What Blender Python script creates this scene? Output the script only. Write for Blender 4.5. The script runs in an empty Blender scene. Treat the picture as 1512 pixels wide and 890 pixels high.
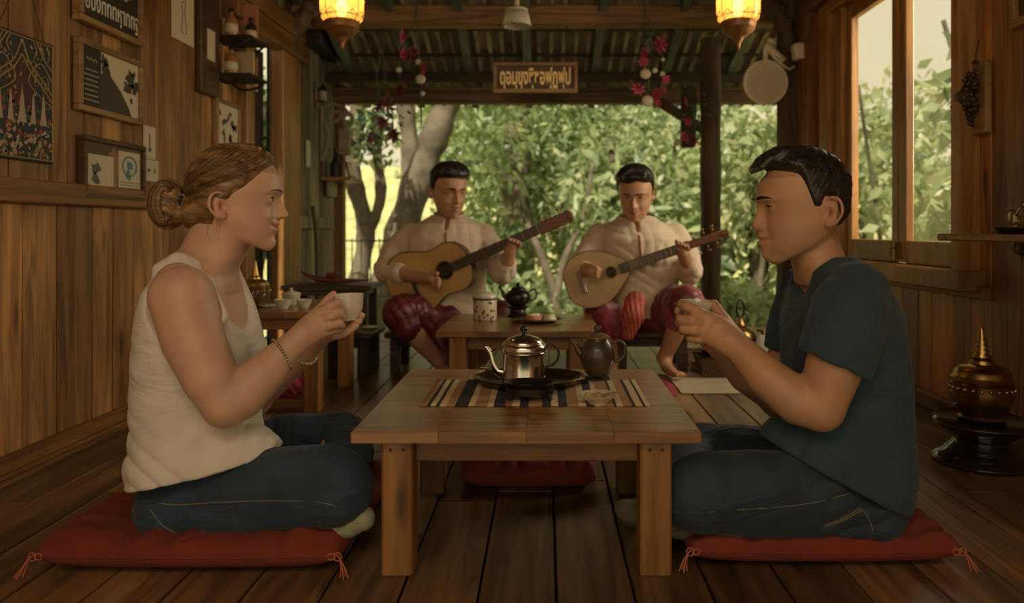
import bpy, bmesh, math, random
import numpy as np
from mathutils import Vector, Matrix, Euler
PI = math.pi
SC = bpy.context.scene
COL = SC.collection
random.seed(7); np.random.seed(7)
FPX, VX, VY, CH = 1080.0, 805.0, 338.0, 0.66

# ---------------- camera ----------------
cd = bpy.data.cameras.new('camera'); cam = bpy.data.objects.new('camera', cd); COL.objects.link(cam)
cam.location = (0, 0, CH); cam.rotation_euler = (PI/2, 0, 0)
cd.sensor_fit = 'HORIZONTAL'; cd.sensor_width = 36.0; cd.lens = 36.0*FPX/1512
cd.shift_x = (756-VX)/1512; cd.shift_y = -(445-VY)/1512
cd.clip_start = 0.05; cd.clip_end = 200
cd.dof.use_dof = True; cd.dof.focus_distance = 1.7; cd.dof.aperture_fstop = 2.8
SC.camera = cam
# ---------------- world, sun, exposure ----------------
w = bpy.data.worlds.new('world'); SC.world = w; w.use_nodes = True
wn = w.node_tree.nodes; bg = wn['Background']
bg.inputs[0].default_value = (1.0, 0.86, 0.54, 1); bg.inputs[1].default_value = 0.78
sd = bpy.data.lights.new('sun', 'SUN'); sd.energy = 5.2; sd.angle = 0.03; sd.color = (1.0, 0.90, 0.66)
sun = bpy.data.objects.new('sun', sd); COL.objects.link(sun)
sun.rotation_euler = Euler((math.radians(40), math.radians(-14), 0))
def area(name, loc, target, size, power, col):
    d = bpy.data.lights.new(name, 'AREA'); d.shape = 'RECTANGLE'; d.size, d.size_y = size; d.energy = power; d.color = col
    o = bpy.data.objects.new(name, d); COL.objects.link(o); o.location = loc; o.rotation_euler = (Vector(target)-Vector(loc)).to_track_quat('-Z', 'Y').to_euler(); return o
area('front_fill_light', (-.25, -.35, 1.95), (.1, 2.0, .55), (1.5, .5), 12, (1.0, .72, .46))  # warm fill added above and behind the camera; no window is built there
area('side_window_light', (2.05, 2.75, 1.35), (-.6, 1.9, .45), (1.1, 1.1), 42, (1.0, .86, .62))
SC.view_settings.view_transform = 'Standard'; SC.view_settings.look = 'None'
SC.view_settings.gamma = 1; SC.view_settings.use_curve_mapping = False
SC.view_settings.exposure = 0.2
# ---------------- helpers ----------------
def W(px, py, Y): return Vector(((px-VX)*Y/FPX, Y, CH-(py-VY)*Y/FPX))
def WX(px, py, X):                      # the point of plane x = X behind a pixel
    Y = X*FPX/(px-VX); return Vector((X, Y, CH-(py-VY)*Y/FPX))
_mats = {}
def newmat(name):
    m = bpy.data.materials.new(name); m.use_nodes = True
    return m, m.node_tree.nodes, m.node_tree.links, m.node_tree.nodes['Principled BSDF']
def plain(name, col, rough=0.6, metal=0.0, trans=0.0, emit=None, es=0.0, noise=0.0, nscale=20, bump=0.0, sub=0.0, alpha=1.0, coat=0.0):
    if name in _mats: return _mats[name]
    m, n, l, b = newmat(name)
    b.inputs['Base Color'].default_value = (*col, 1); b.inputs['Roughness'].default_value = rough
    b.inputs['Metallic'].default_value = metal; b.inputs['Transmission Weight'].default_value = trans
    b.inputs['Coat Weight'].default_value = coat
    if sub: b.inputs['Subsurface Weight'].default_value = sub; b.inputs['Subsurface Radius'].default_value = (1, .4, .2); b.inputs['Subsurface Scale'].default_value = .01
    if emit: b.inputs['Emission Color'].default_value = (*emit, 1); b.inputs['Emission Strength'].default_value = es
    if noise or bump:
        tc = n.new('ShaderNodeTexCoord'); nz = n.new('ShaderNodeTexNoise'); nz.inputs['Scale'].default_value = nscale; nz.inputs['Detail'].default_value = 5
        l.new(tc.outputs['Object'], nz.inputs['Vector'])
        if noise:
            mx = n.new('ShaderNodeMapRange'); mx.inputs[1].default_value = .3; mx.inputs[2].default_value = .7
            mx.inputs[3].default_value = 1-noise; mx.inputs[4].default_value = 1+noise
            l.new(nz.outputs['Fac'], mx.inputs[0])
            h = n.new('ShaderNodeHueSaturation'); h.inputs['Color'].default_value = (*col, 1); l.new(mx.outputs[0], h.inputs['Value']); l.new(h.outputs[0], b.inputs['Base Color'])
        if bump:
            bp = n.new('ShaderNodeBump'); bp.inputs['Strength'].default_value = bump; bp.inputs['Distance'].default_value = .01
            l.new(nz.outputs['Fac'], bp.inputs['Height']); l.new(bp.outputs[0], b.inputs['Normal'])
    _mats[name] = m; return m
def wood(name, dark, light, axis='Z', rough=0.5, scale=1.0, bump=0.25, stain=0.5, coat=0.0):
    """grain stretched along an axis; per-board 'tint' attribute shifts value and the grain"""
    if name in _mats: return _mats[name]
    m, n, l, b = newmat(name)
    tc = n.new('ShaderNodeTexCoord'); at = n.new('ShaderNodeAttribute'); at.attribute_name = 'tint'
    mp = n.new('ShaderNodeMapping'); s = {'X': (1.6, 22, 22), 'Y': (22, 1.6, 22), 'Z': (22, 22, 1.6)}[axis]
    mp.inputs['Scale'].default_value = [v*scale for v in s]
    l.new(tc.outputs['Object'], mp.inputs['Vector'])
    off = n.new('ShaderNodeVectorMath'); off.operation = 'SCALE'; off.inputs[0].default_value = (37, 51, 43); l.new(at.outputs['Fac'], off.inputs['Scale'])
    l.new(off.outputs[0], mp.inputs['Location'])
    nz = n.new('ShaderNodeTexNoise'); nz.inputs['Scale'].default_value = 1.0; nz.inputs['Detail'].default_value = 8; nz.inputs['Roughness'].default_value = .62; nz.inputs['Distortion'].default_value = 1.1
    l.new(mp.outputs[0], nz.inputs['Vector'])
    nz2 = n.new('ShaderNodeTexNoise'); nz2.inputs['Scale'].default_value = 2.2*scale; nz2.inputs['Detail'].default_value = 4; l.new(tc.outputs['Object'], nz2.inputs['Vector'])
    cr = n.new('ShaderNodeValToRGB'); cr.color_ramp.elements[0].position = .36; cr.color_ramp.elements[0].color = (*dark, 1)
    cr.color_ramp.elements[1].position = .64; cr.color_ramp.elements[1].color = (*light, 1); l.new(nz.outputs['Fac'], cr.inputs[0])
    vor = n.new('ShaderNodeTexVoronoi'); vor.inputs['Scale'].default_value = 1.0
    mp2 = n.new('ShaderNodeMapping'); s2 = {'X': (2.4, 9, 9), 'Y': (9, 2.4, 9), 'Z': (9, 9, 2.4)}[axis]; mp2.inputs['Scale'].default_value = s2
    l.new(tc.outputs['Object'], mp2.inputs['Vector']); l.new(off.outputs[0], mp2.inputs['Location']); l.new(mp2.outputs[0], vor.inputs['Vector'])
    kn = n.new('ShaderNodeMapRange'); kn.inputs[1].default_value = .05; kn.inputs[2].default_value = .16; kn.inputs[3].default_value = .35; kn.inputs[4].default_value = 1; l.new(vor.outputs['Distance'], kn.inputs[0])
    st = n.new('ShaderNodeMapRange'); st.inputs[1].default_value = .35; st.inputs[2].default_value = .65; st.inputs[3].default_value = 1-stain*.6; st.inputs[4].default_value = 1+stain*.3; l.new(nz2.outputs['Fac'], st.inputs[0])
    tv = n.new('ShaderNodeMapRange'); tv.inputs[3].default_value = .55; tv.inputs[4].default_value = 1.38; l.new(at.outputs['Fac'], tv.inputs[0])
    m1 = n.new('ShaderNodeMath'); m1.operation = 'MULTIPLY'; l.new(st.outputs[0], m1.inputs[0]); l.new(tv.outputs[0], m1.inputs[1])
    m2 = n.new('ShaderNodeMath'); m2.operation = 'MULTIPLY'; l.new(m1.outputs[0], m2.inputs[0]); l.new(kn.outputs[0], m2.inputs[1])
    h = n.new('ShaderNodeHueSaturation'); l.new(cr.outputs[0], h.inputs['Color']); l.new(m2.outputs[0], h.inputs['Value']); l.new(h.outputs[0], b.inputs['Base Color'])
    b.inputs['Roughness'].default_value = rough; b.inputs['Coat Weight'].default_value = coat; b.inputs['Coat Roughness'].default_value = .25
    bp = n.new('ShaderNodeBump'); bp.inputs['Strength'].default_value = bump; bp.inputs['Distance'].default_value = .004
    l.new(nz.outputs['Fac'], bp.inputs['Height']); l.new(bp.outputs[0], b.inputs['Normal'])
    _mats[name] = m; return m

class MB:
    """collects shapes; build() links them as one mesh object"""
    def __init__(s): s.v = []; s.f = []; s.t = []
    def add(s, vs, fs, tint=.5, M=None):
        o = len(s.v)
        for p in vs:
            p = Vector(p)
            if M is not None: p = M @ p
            s.v.append(tuple(p)); s.t.append(tint)
        for q in fs: s.f.append([i+o for i in q])
        return s
    def box(s, c, d, bev=.003, rot=None, tint=.5, M=None):
        hx, hy, hz = d[0]/2, d[1]/2, d[2]/2; b = min(bev, hx*.6, hy*.6, hz*.6)
        vs = []; idx = {}
        for sx in (-1, 1):
            for sy in (-1, 1):
                for sz in (-1, 1):
                    for a in range(3):
                        p = [sx*(hx-(b if a != 0 else 0)), sy*(hy-(b if a != 1 else 0)), sz*(hz-(b if a != 2 else 0))]
                        idx[(sx, sy, sz, a)] = len(vs); vs.append(p)
        fs = []
        for a in range(3):
            u, v_ = (a+1) % 3, (a+2) % 3
            for sg in (-1, 1):
                q = []
                for (su, sv) in ((-1, -1), (1, -1), (1, 1), (-1, 1)):
                    k = [0, 0, 0]; k[a] = sg; k[u] = su; k[v_] = sv; q.append(idx[(*k, a)])
                fs.append(q if sg > 0 else q[::-1])
        for a in range(3):                      # edges parallel to axis a
            u, v_ = (a+1) % 3, (a+2) % 3
            for su in (-1, 1):
                for sv in (-1, 1):
                    def K(sa, c_):
                        k = [0, 0, 0]; k[a] = sa; k[u] = su; k[v_] = sv; return idx[(*k, c_)]
                    q = [K(-1, u), K(1, u), K(1, v_), K(-1, v_)]
                    fs.append(q if su*sv < 0 else q[::-1])
        for sx in (-1, 1):
            for sy in (-1, 1):
                for sz in (-1, 1):
                    q = [idx[(sx, sy, sz, a)] for a in range(3)]
                    fs.append(q if sx*sy*sz > 0 else q[::-1])
        R = (Euler(rot).to_matrix().to_4x4() if rot is not None else Matrix.Identity(4))
        T = Matrix.Translation(c) @ R
        return s.add(vs, fs, tint, (M @ T) if M is not None else T)
    def bar(s, a, b, w_, h_, up=(0, 0, 1), bev=.003, tint=.5):
        a = Vector(a); b = Vector(b); d = b-a; L = d.length; z = d.normalized(); up = Vector(up)
        x = up.cross(z)
        if x.length < 1e-4: x = Vector((1, 0, 0)).cross(z)
        x.normalize(); y = z.cross(x)
        R = Matrix((x, y, z)).transposed().to_4x4()
        return s.box((0, 0, 0), (w_, h_, L), bev, None, tint, Matrix.Translation((a+b)/2) @ R)
    def lathe(s, prof, n=32, c=(0, 0, 0), tint=.5, M=None, flute=0, fa=0.0, sx=1, sy=1):
        vs = []; fs = []
        for (r, z) in prof:
            for i in range(n):
                a = 2*PI*i/n; rr = r*(1+fa*math.cos(flute*a)) if flute else r
                vs.append((c[0]+rr*math.cos(a)*sx, c[1]+rr*math.sin(a)*sy, c[2]+z))
        m = len(prof)
        for j in range(m-1):
            for i in range(n):
                k = (i+1) % n; fs.append([j*n+i, j*n+k, (j+1)*n+k, (j+1)*n+i])
        if prof[0][0] > 1e-4: fs.append([i for i in range(n)][::-1])
        if prof[-1][0] > 1e-4: fs.append([(m-1)*n+i for i in range(n)])
        return s.add(vs, fs, tint, M)
    def tube(s, pts, r, n=8, tint=.5, closed=False, flat=1.0, M=None):
        pts = [Vector(p) for p in pts]; N = len(pts); rr = r if isinstance(r, (list, tuple)) else [r]*N
        vs = []; fs = []; prev = None
        for i, p in enumerate(pts):
            t = (pts[(i+1) % N]-pts[i-1]) if closed else (pts[min(i+1, N-1)]-pts[max(i-1, 0)])
            if t.length < 1e-9: t = Vector((0, 0, 1))
            t.normalize()
            if prev is None:
                x = t.cross(Vector((0, 0, 1)))
                if x.length < .05: x = t.cross(Vector((0, 1, 0)))
            else: x = prev-t*prev.dot(t)
            if x.length < 1e-6: x = t.orthogonal()
            x.normalize(); prev = x; y = t.cross(x)
            for k in range(n):
                a = 2*PI*k/n; vs.append(p+x*rr[i]*math.cos(a)+y*rr[i]*flat*math.sin(a))
        for i in range(N if closed else N-1):
            j = (i+1) % N
            for k in range(n):
                q = (k+1) % n; fs.append([i*n+k, i*n+q, j*n+q, j*n+k])
        if not closed: fs.append(list(range(n))[::-1]); fs.append([(N-1)*n+k for k in range(n)])
        return s.add(vs, fs, tint, M)
    def prism(s, poly, d, M=None, tint=.5, bev=0):
        """2-D outline (x,z), extruded from y=0 to y=d"""
        n = len(poly); ar = sum(poly[i][0]*poly[(i+1) % n][1]-poly[(i+1) % n][0]*poly[i][1] for i in range(n))
        if ar < 0: poly = poly[::-1]
        vs = [(x, 0, z) for x, z in poly]+[(x, d, z) for x, z in poly]
        fs = [list(range(n)), [n+i for i in range(n)][::-1]]
        for i in range(n):
            j = (i+1) % n; fs.append([j, i, n+i, n+j])
        return s.add(vs, fs, tint, M)
    def ball(s, c, r, n=12, m=8, tint=.5, M=None, sc=(1, 1, 1)):
        prof = [(max(math.sin(PI*i/m), 0)*1.0, -math.cos(PI*i/m)) for i in range(m+1)]
        T = Matrix.Translation(c) @ Matrix.Diagonal((r*sc[0], r*sc[1], r*sc[2], 1))
        return s.lathe(prof, n, tint=tint, M=(M @ T) if M is not None else T)
    def build(s, name, mat, parent=None, smooth=False, auto=None, loc=None, kind=None, recalc=False):
        me = bpy.data.meshes.new(name); me.from_pydata(s.v, [], s.f); me.update()
        if mat is not None: me.materials.append(mat)
        if recalc:
            bm = bmesh.new(); bm.from_mesh(me); bmesh.ops.recalc_face_normals(bm, faces=bm.faces); bm.to_mesh(me); bm.free()
        a = me.attributes.new('tint', 'FLOAT', 'POINT'); a.data.foreach_set('value', s.t)
        if smooth:
            me.polygons.foreach_set('use_smooth', [True]*len(me.polygons))
            if auto: me.set_sharp_from_angle(angle=math.radians(auto))
        o = bpy.data.objects.new(name, me); COL.objects.link(o)
        if parent is not None: o.parent = parent
        if loc is not None: o.location = loc
        if kind: o['kind'] = kind
        return o
def multi(name, pairs, parent):
    """several coloured layers of one surface pattern, as one mesh"""
    vs, fs, mi = [], [], []
    for k, (m, _) in enumerate(pairs):
        o = len(vs); vs += m.v; fs += [[i+o for i in q] for q in m.f]; mi += [k]*len(m.f)
    me = bpy.data.meshes.new(name); me.from_pydata(vs, [], fs); me.update()
    for _, mt in pairs: me.materials.append(mt)
    me.polygons.foreach_set('material_index', mi); o = bpy.data.objects.new(name, me); COL.objects.link(o); o.parent = parent; return o
def tag(o, label=None, cat=None, group=None, kind=None):
    if label: o['label'] = label
    if cat: o['category'] = cat
    if group: o['group'] = group
    if kind: o['kind'] = kind
    return o
def thing(name, loc, label, cat, rz=0, group=None, rot=None):
    o = bpy.data.objects.new(name, None); o.empty_display_size = .02; COL.objects.link(o)
    o.location = loc; o.rotation_euler = rot if rot is not None else (0, 0, rz)
    return tag(o, label, cat, group)
def copy_tree(o, parent=None, loc=None, rz=None):
    c = o.copy(); COL.objects.link(c)
    if parent is not None: c.parent = parent
    if loc is not None: c.location = loc
    if rz is not None: c.rotation_euler = (0, 0, rz)
    for ch in list(o.children): copy_tree(ch, c)
    return c
def spline(pts, n=8):
    """catmull-rom through points (tuples of any length)"""
    P = [np.array(p, float) for p in pts]; P = [2*P[0]-P[1]]+P+[2*P[-1]-P[-2]]; out = []
    for i in range(1, len(P)-2):
        for k in range(n):
            t = k/n; a, b, c, d = P[i-1:i+3]
            out.append(tuple(.5*((2*b)+(-a+c)*t+(2*a-5*b+4*c-d)*t*t+(-a+3*b-3*c+d)*t**3)))
    out.append(tuple(P[-2])); return out
def text_mesh(name, body, size, mat, parent, M, depth=.002, bold=0.0, sx=1.0):
    cu = bpy.data.curves.new(name, 'FONT'); cu.body = body; cu.size = size; cu.extrude = depth; cu.offset = bold
    cu.align_x = 'CENTER'; cu.align_y = 'CENTER'
    t = bpy.data.objects.new(name, cu); COL.objects.link(t)
    bpy.context.view_layer.update()
    me = bpy.data.meshes.new_from_object(t.evaluated_get(bpy.context.evaluated_depsgraph_get()))
    bpy.data.objects.remove(t); me.transform(M @ Matrix.Diagonal((sx, 1, 1, 1))); me.materials.clear(); me.materials.append(mat); me.name = name
    o = bpy.data.objects.new(name, me); COL.objects.link(o); o.parent = parent; return o
# ---------------- setting ----------------
XL, XR = -1.45, 1.42
M_wall = wood('wall_boards_wood', (.18, .080, .022), (.48, .235, .075), 'Z', .55, 1.0)
M_wallR = wood('wall_boards_red_wood', (.19, .070, .018), (.44, .195, .056), 'Z', .45, 1.0)
M_grey = wood('weathered_boards_wood', (.11, .085, .045), (.26, .21, .12), 'Z', .7, 1.0)
M_floor = wood('floor_planks_wood', (.10, .05, .021), (.30, .16, .07), 'Y', .36, .9, bump=.2, stain=.7)
M_trimw = wood('trim_wood', (.15, .062, .015), (.30, .14, .04), 'Y', .5, 1.0)
M_trimz = wood('frame_wood', (.20, .085, .02), (.38, .18, .05), 'Z', .45, 1.0)
M_beamx = wood('beam_wood', (.13, .06, .02), (.33, .17, .06), 'X', .6, 1.0)
M_dark = wood('dark_beam_wood', (.03, .018, .009), (.085, .05, .025), 'X', .7, 1.0)
M_post = wood('post_wood', (.05, .026, .012), (.15, .085, .04), 'Z', .7, 1.0, bump=.5)
M_rafter = wood('rafter_paint', (.07, .08, .06), (.17, .19, .14), 'Y', .7, 1.0)
M_void = plain('underfloor', (.01, .007, .004), 1)

# floor planks
mb = MB(); bw = .141
k0 = -12
for k in range(k0, 14):
    x0 = .02+bw*k; y = -.6-random.random()*.8
    while y < 4.95:
        L = random.uniform(.9, 1.9); y1 = min(y+L, 4.95)
        if y1 > 4.6: y1 = 4.95
        if y1 > -.5: mb.box((x0+bw/2, (y+y1)/2, -.012), (bw-.005, y1-y-.003, .024), .002, tint=random.random())
        y = y1
mb.build('floor', M_floor, kind='structure')
MB().box((0, 2.1, -.04), (3.6, 5.8, .02)).build('floor_underlay', M_void, kind='structure')

def boards(name, X, y0, y1, z0, z1, mat, wd=(.09, .15), nx=1, holes=(), th=.02):
    """vertical boards on plane x=X; nx = direction the face looks"""
    mb = MB(); y = y0
    while y < y1-1e-4:
        w_ = random.uniform(*wd); e = min(y+w_, y1)
        if y1-e < wd[0]*.5: e = y1
        for (a, b, c, d) in holes:
            for g in (a, b):
                if y+.004 < g < e-.001: e = g
        segs = [(z0, z1)]
        for (a, b, c, d) in holes:
            if e > a+.005 and y < b-.005:
                ns = []
                for (p, q) in segs:
                    if c > p: ns.append((p, min(c, q)))
                    if d < q: ns.append((max(d, p), q))
                segs = ns
        tn = random.random()
        for (p, q) in segs:
            if q-p > .01: mb.box((X-nx*(th/2+random.random()*.002), (y+e)/2, (p+q)/2), (th, e-y-.0035, q-p), .003, tint=tn)
        y = e
    # backing so that no light leaks through the joints
    return mb.build(name, mat, kind='structure')
ZC = 2.05
YD0, YD1, ZD = 3.53, 3.90, 1.62
boards('wall_left', XL, -.6, YD0, .745, ZC, M_wall, (.07, .13), 1)
boards('wall_left', XL, -.6, YD0, 0, .75, M_wall, (.06, .15), 1)
boards('wall_left', XL, YD0, YD1, ZD, ZC, M_wall, (.09, .15), 1)
boards('wall_left', XL, YD1, 5.05, 0, ZC-.1, M_grey, (.07, .11), 1)
b_ = MB(); b_.box((XL-.035, 1.45, ZC/2), (.02, 4.1, ZC), .001); b_.box((XL-.035, 4.5, ZC/2), (.02, 1.15, ZC), .001); b_.box((XL-.035, 3.7, ZD+.22), (.02, .4, .42), .001)
b_.build('wall_left_backing', M_void, kind='structure')
MB().box((XL+.012, 1.45, .765), (.03, 4.16, .068), .005, tint=.45).build('trim_1', M_trimw, kind='structure')
mb = MB(); mb.box((XL+.009, 1.45, .0275), (.02, 4.16, .055), .006, tint=.4); mb.box((XL+.02, 1.45, .006), (.03, 4.16, .012), .003, tint=.3)
mb.build('baseboard_left', M_trimw, kind='structure')
MB().box((XL+.012, 4.5, .70), (.024, .9, .075), .004, tint=.6).build('trim_2', M_grey, kind='structure')
# left doorway
mb = MB()
mb.box((XL+.02, YD0-.045, ZD/2), (.06, .09, ZD), .005, tint=.6)
mb.build('trim_3', M_trimz, kind='structure')
MB().box((XL+.02, YD1+.14, ZD/2), (.07, .28, ZD), .006, tint=.55).build('trim_4', M_trimz, kind='structure')
MB().box((XL+.03, 3.78, ZD+.045), (.09, 1.0, .10), .006, tint=.45).build('trim_5', M_trimw, kind='structure')
MB().box((XL+.03, 1.6, 1.77), (.10, 5.2, .10), .006, tint=.35).build('trim_6', M_trimw, kind='structure')
MB().box((XL+.04, 4.8, 1.83), (.12, .8, .12), .006, tint=.15).build('trim_7', M_dark, kind='structure')
# right wall with window
YW0, YW1, ZW0, ZW1 = 2.44, 3.50, .525, 1.70
boards('wall_right', XR, -.6, 3.98, 0, 2.05, M_wallR, (.09, .15), -1, holes=((YW0, YW1, ZW0, ZW1),))
mb = MB(); mb.box((XR+.035, .91, 1.0), (.02, 3.0, 2.1), .001); mb.box((XR+.035, 3.78, 1.0), (.02, .50, 2.1), .001)
mb.box((XR+.035, 3.1, .26), (.02, 1.2, .5), .001); mb.box((XR+.035, 3.1, 1.9), (.02, 1.2, .38), .001)
mb.build('wall_right_backing', M_void, kind='structure')
MB().box((XR-.01, 1.65, .03), (.022, 4.5, .06), .006, tint=.35).build('baseboard_right', M_trimw, kind='structure')
# corner boards beyond the window
MB().box((XR-.03, 3.86, 1.0), (.07, .16, 2.0), .006, tint=.25).build('trim_8', M_wallR, kind='structure')
win = thing('window_1', (XR, (YW0+YW1)/2, ZW0), None, None); win['kind'] = 'structure'
M_glass, n_, l_, b__ = newmat('window_glass'); n_.remove(b__)
tr = n_.new('ShaderNodeBsdfTransparent'); gl = n_.new('ShaderNodeBsdfGlossy'); gl.inputs['Roughness'].default_value = .05; mx = n_.new('ShaderNodeMixShader'); mx.inputs[0].default_value = .07
l_.new(tr.outputs[0], mx.inputs[1]); l_.new(gl.outputs[0], mx.inputs[2]); l_.new(mx.outputs[0], n_['Material Output'].inputs[0])
H = ZW1-ZW0; D = YW1-YW0
mb = MB()   # casing on the room side + jambs
for (yy, ww, zc) in ((-D/2-.025, .05, H/2), (D/2+.055, .11, H/2)): mb.box((-.02, yy, zc), (.10, ww, H+.10), .006, tint=.6)
mb.box((-.02, 0, H+.03), (.10, D, .07), .006, tint=.5); mb.box((-.025, 0, -.035), (.12, D+.16, .07), .006, tint=.45)
mb.box((0, D/2-.045, H/2), (.08, .09, H), .004, tint=.8)
mb.build('window_frame', M_trimz, win)
mid = -.065   # the meeting stile
for s_, (a, b) in enumerate(((-D/2+.002, mid-.002), (mid+.002, D/2-.092))):
    sa = MB(); t = .055; c = (a+b)/2
    sa.box((0, a+t/2, H/2), (.035, t, H-.01), .004, tint=.55); sa.box((0, b-t/2, H/2), (.035, t, H-.01), .004, tint=.5)
    sa.box((0, c, .045), (.035, b-a-2*t-.002, .09), .004, tint=.45); sa.box((0, c, H-.04), (.035, b-a-2*t-.002, .07), .004, tint=.45)
    so = sa.build('sash', M_trimz, win)
    MB().box((0, c, H/2), (.004, b-a-2*t, H-.13), .0005).build('pane', M_glass, so)
lt = MB(); lt.box((-.03, mid, .05), (.012, .018, .07), .002); lt.tube([(-.035, mid, .06), (-.055, mid, .06), (-.055, mid, .02)], .004); lt.build('latch', plain('brass_old', (.25, .16, .05), .45, 1), win)
# window top-plate and sill rail
MB().box((XR-.03, 2.0, 1.83), (.09, 4.2, .10), .006, tint=.35).build('trim_9', M_trimw, kind='structure')
MB().box((XR-.012, 3.1, .455), (.03, 1.55, .045), .004, tint=.55).build('trim_10', M_trimw, kind='structure')
# ceiling + back wall behind the camera
mb = MB()
for k in range(24): mb.box((-1.45+.06+.123*k, 1.5, ZC+.012), (.12, 5.4, .02), .003, tint=random.random())
mb.build('ceiling', M_dark, kind='structure')
# big cross beam where the room opens to the veranda
MB().box((0.0, 4.23, 1.885), (2.95, .10, .115), .008, tint=.6).build('trim_11', M_beamx, kind='structure')
# veranda roof
Y0, Z0r, Y1, Z1r = 4.05, 2.03, 5.32, 1.60
def rz_(y): return Z0r+(Z1r-Z0r)*(y-Y0)/(Y1-Y0)
M_tile = plain('old_clay_tile', (.30, .24, .17), .85, noise=.45, nscale=9, bump=.5)
mb = MB(); cw = .078; rows = 6
for r in range(rows):
    ya = Y0+(Y1-Y0)*r/rows; yb = Y0+(Y1-Y0)*(r+1)/rows+.05
    for k in range(-22, 22):
        xc = k*cw; tn = random.random(); N = 6
        vs = []; fs = []
        for (yy, dz) in ((ya, .012), (yb, -.012)):
            for lay in (0, .010):
                for i in range(N+1):
                    a = PI*i/N; vs.append((xc-math.cos(a)*cw*.5, yy, rz_(yy)+dz+math.sin(a)*.034+lay))
        n1 = N+1
        for i in range(N):
            fs.append([i, i+1, 2*n1+i+1, 2*n1+i]); fs.append([n1+i, 3*n1+i, 3*n1+i+1, n1+i+1]); fs.append([2*n1+i, 2*n1+i+1, 3*n1+i+1, 3*n1+i]); fs.append([i, n1+i, n1+i+1, i+1])
        mb.add(vs, fs, tn)
        mb.add([(xc+cw*.35, ya, rz_(ya)-.004), (xc+cw*.65, ya, rz_(ya)-.004), (xc+cw*.65, yb, rz_(yb)-.022), (xc+cw*.35, yb, rz_(yb)-.022)], [[0, 1, 2, 3]], tn)
mb.build('roof_tiles', M_tile, kind='structure', smooth=True, auto=40)
for i, x in enumerate((-1.28, -.89, -.50, -.115, .33, .80, 1.22)):
    mb = MB(); mb.bar((x, Y0, rz_(Y0)-.055), (x, 5.28, rz_(5.28)-.055), .05, .06, tint=random.random()); mb.build('rafter', M_rafter, kind='structure')
for y in (4.45, 4.72, 4.93): MB().box((0, y, rz_(y)-.018), (3.3, .035, .02), .003, tint=random.random()).build('batten', M_dark, kind='structure')
MB().box((0, 4.83, rz_(4.83)-.11), (3.3, .05, .05), .004, tint=.3).build('purlin', M_dark, kind='structure')
mb = MB(); mb.box((0, 5.05, 1.565), (3.3, .09, .085), .006, tint=.5); mb.build('eave_beam', wood('eave_wood', (.09, .045, .016), (.22, .12, .05), 'X', .65), kind='structure')
MB().box((0, 5.0, 1.615), (3.3, .03, .02), .003, tint=.8).build('trim_12', wood('eave_wood', (0, 0, 0), (0, 0, 0)), kind='structure')
# upper roof over the room (blocks the sun)
MB().box((0, 1.5, ZC+.06), (3.4, 5.5, .03), .002).build('roof', M_void, kind='structure')
# posts
def post(x, y, w_, z1, tint=.5, name='veranda_post'):
    mb = MB(); seg = 14
    pts = []
    prof = [(w_*.5*(1+.05*math.sin(i*1.7+x)), z1*i/seg) for i in range(seg+1)]
    mb.lathe(prof, 12, (x, y, 0), tint); return mb.build(name, M_post, kind='structure', smooth=True, auto=50)
post(.995, 4.40, .125, 1.80)
MB().box((1.36, 4.02, 1.0), (.145, .12, 2.0), .012, tint=.35).build('corner_post', M_post, kind='structure')
MB().box((XL+.02, 5.08, .83), (.075, .075, 1.66), .006, tint=.6).build('corner_post', wood('corner_post_wood', (.12, .05, .014), (.26, .12, .04), 'Z', .6), kind='structure')
MB().box((1.31, 4.10, .9), (.02, .02, 1.75), .004, tint=.6).build('trim_13', plain('grey_metal_strip', (.16, .17, .13), .5), kind='structure')
# diagonal knee braces
mb = MB(); mb.bar((.50, 4.40, 1.54), (.95, 4.40, 1.26), .05, .06, up=(0, 1, 0), tint=.5); mb.build('knee_brace', M_post, kind='structure')
MB().box((.86, 4.40, 1.33), (.085, .07, .36), .01, tint=.3).build('post_bracket', M_post, kind='structure')
mb = MB(); mb.tube(spline([(1.05, 3.95, 2.04), (1.13, 3.95, 1.96), (1.22, 3.96, 1.87), (1.30, 3.97, 1.75), (1.33, 3.98, 1.62)], 6), [.05+.012*math.sin(i*1.9) for i in range(25)], 10)
mb.build('carved_brace', M_post, kind='structure', smooth=True)
mb = MB(); mb.tube(spline([(-1.12, 4.05, 2.04), (-1.22, 4.05, 1.93), (-1.32, 4.05, 1.86), (-1.42, 4.05, 1.70)], 6), [.05+.012*math.sin(i*1.9) for i in range(19)], 10)
mb.build('carved_brace', M_post, kind='structure', smooth=True)
# open door leaf
dl = MB(); dl.box((0, 0, .8), (.03, .27, 1.6), .004, tint=.2)
do = thing('door_1', (XL-.065, 3.762, 0), None, None, rz=0); do['kind'] = 'structure'
dl.build('door_leaf', M_dark, do)
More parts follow.
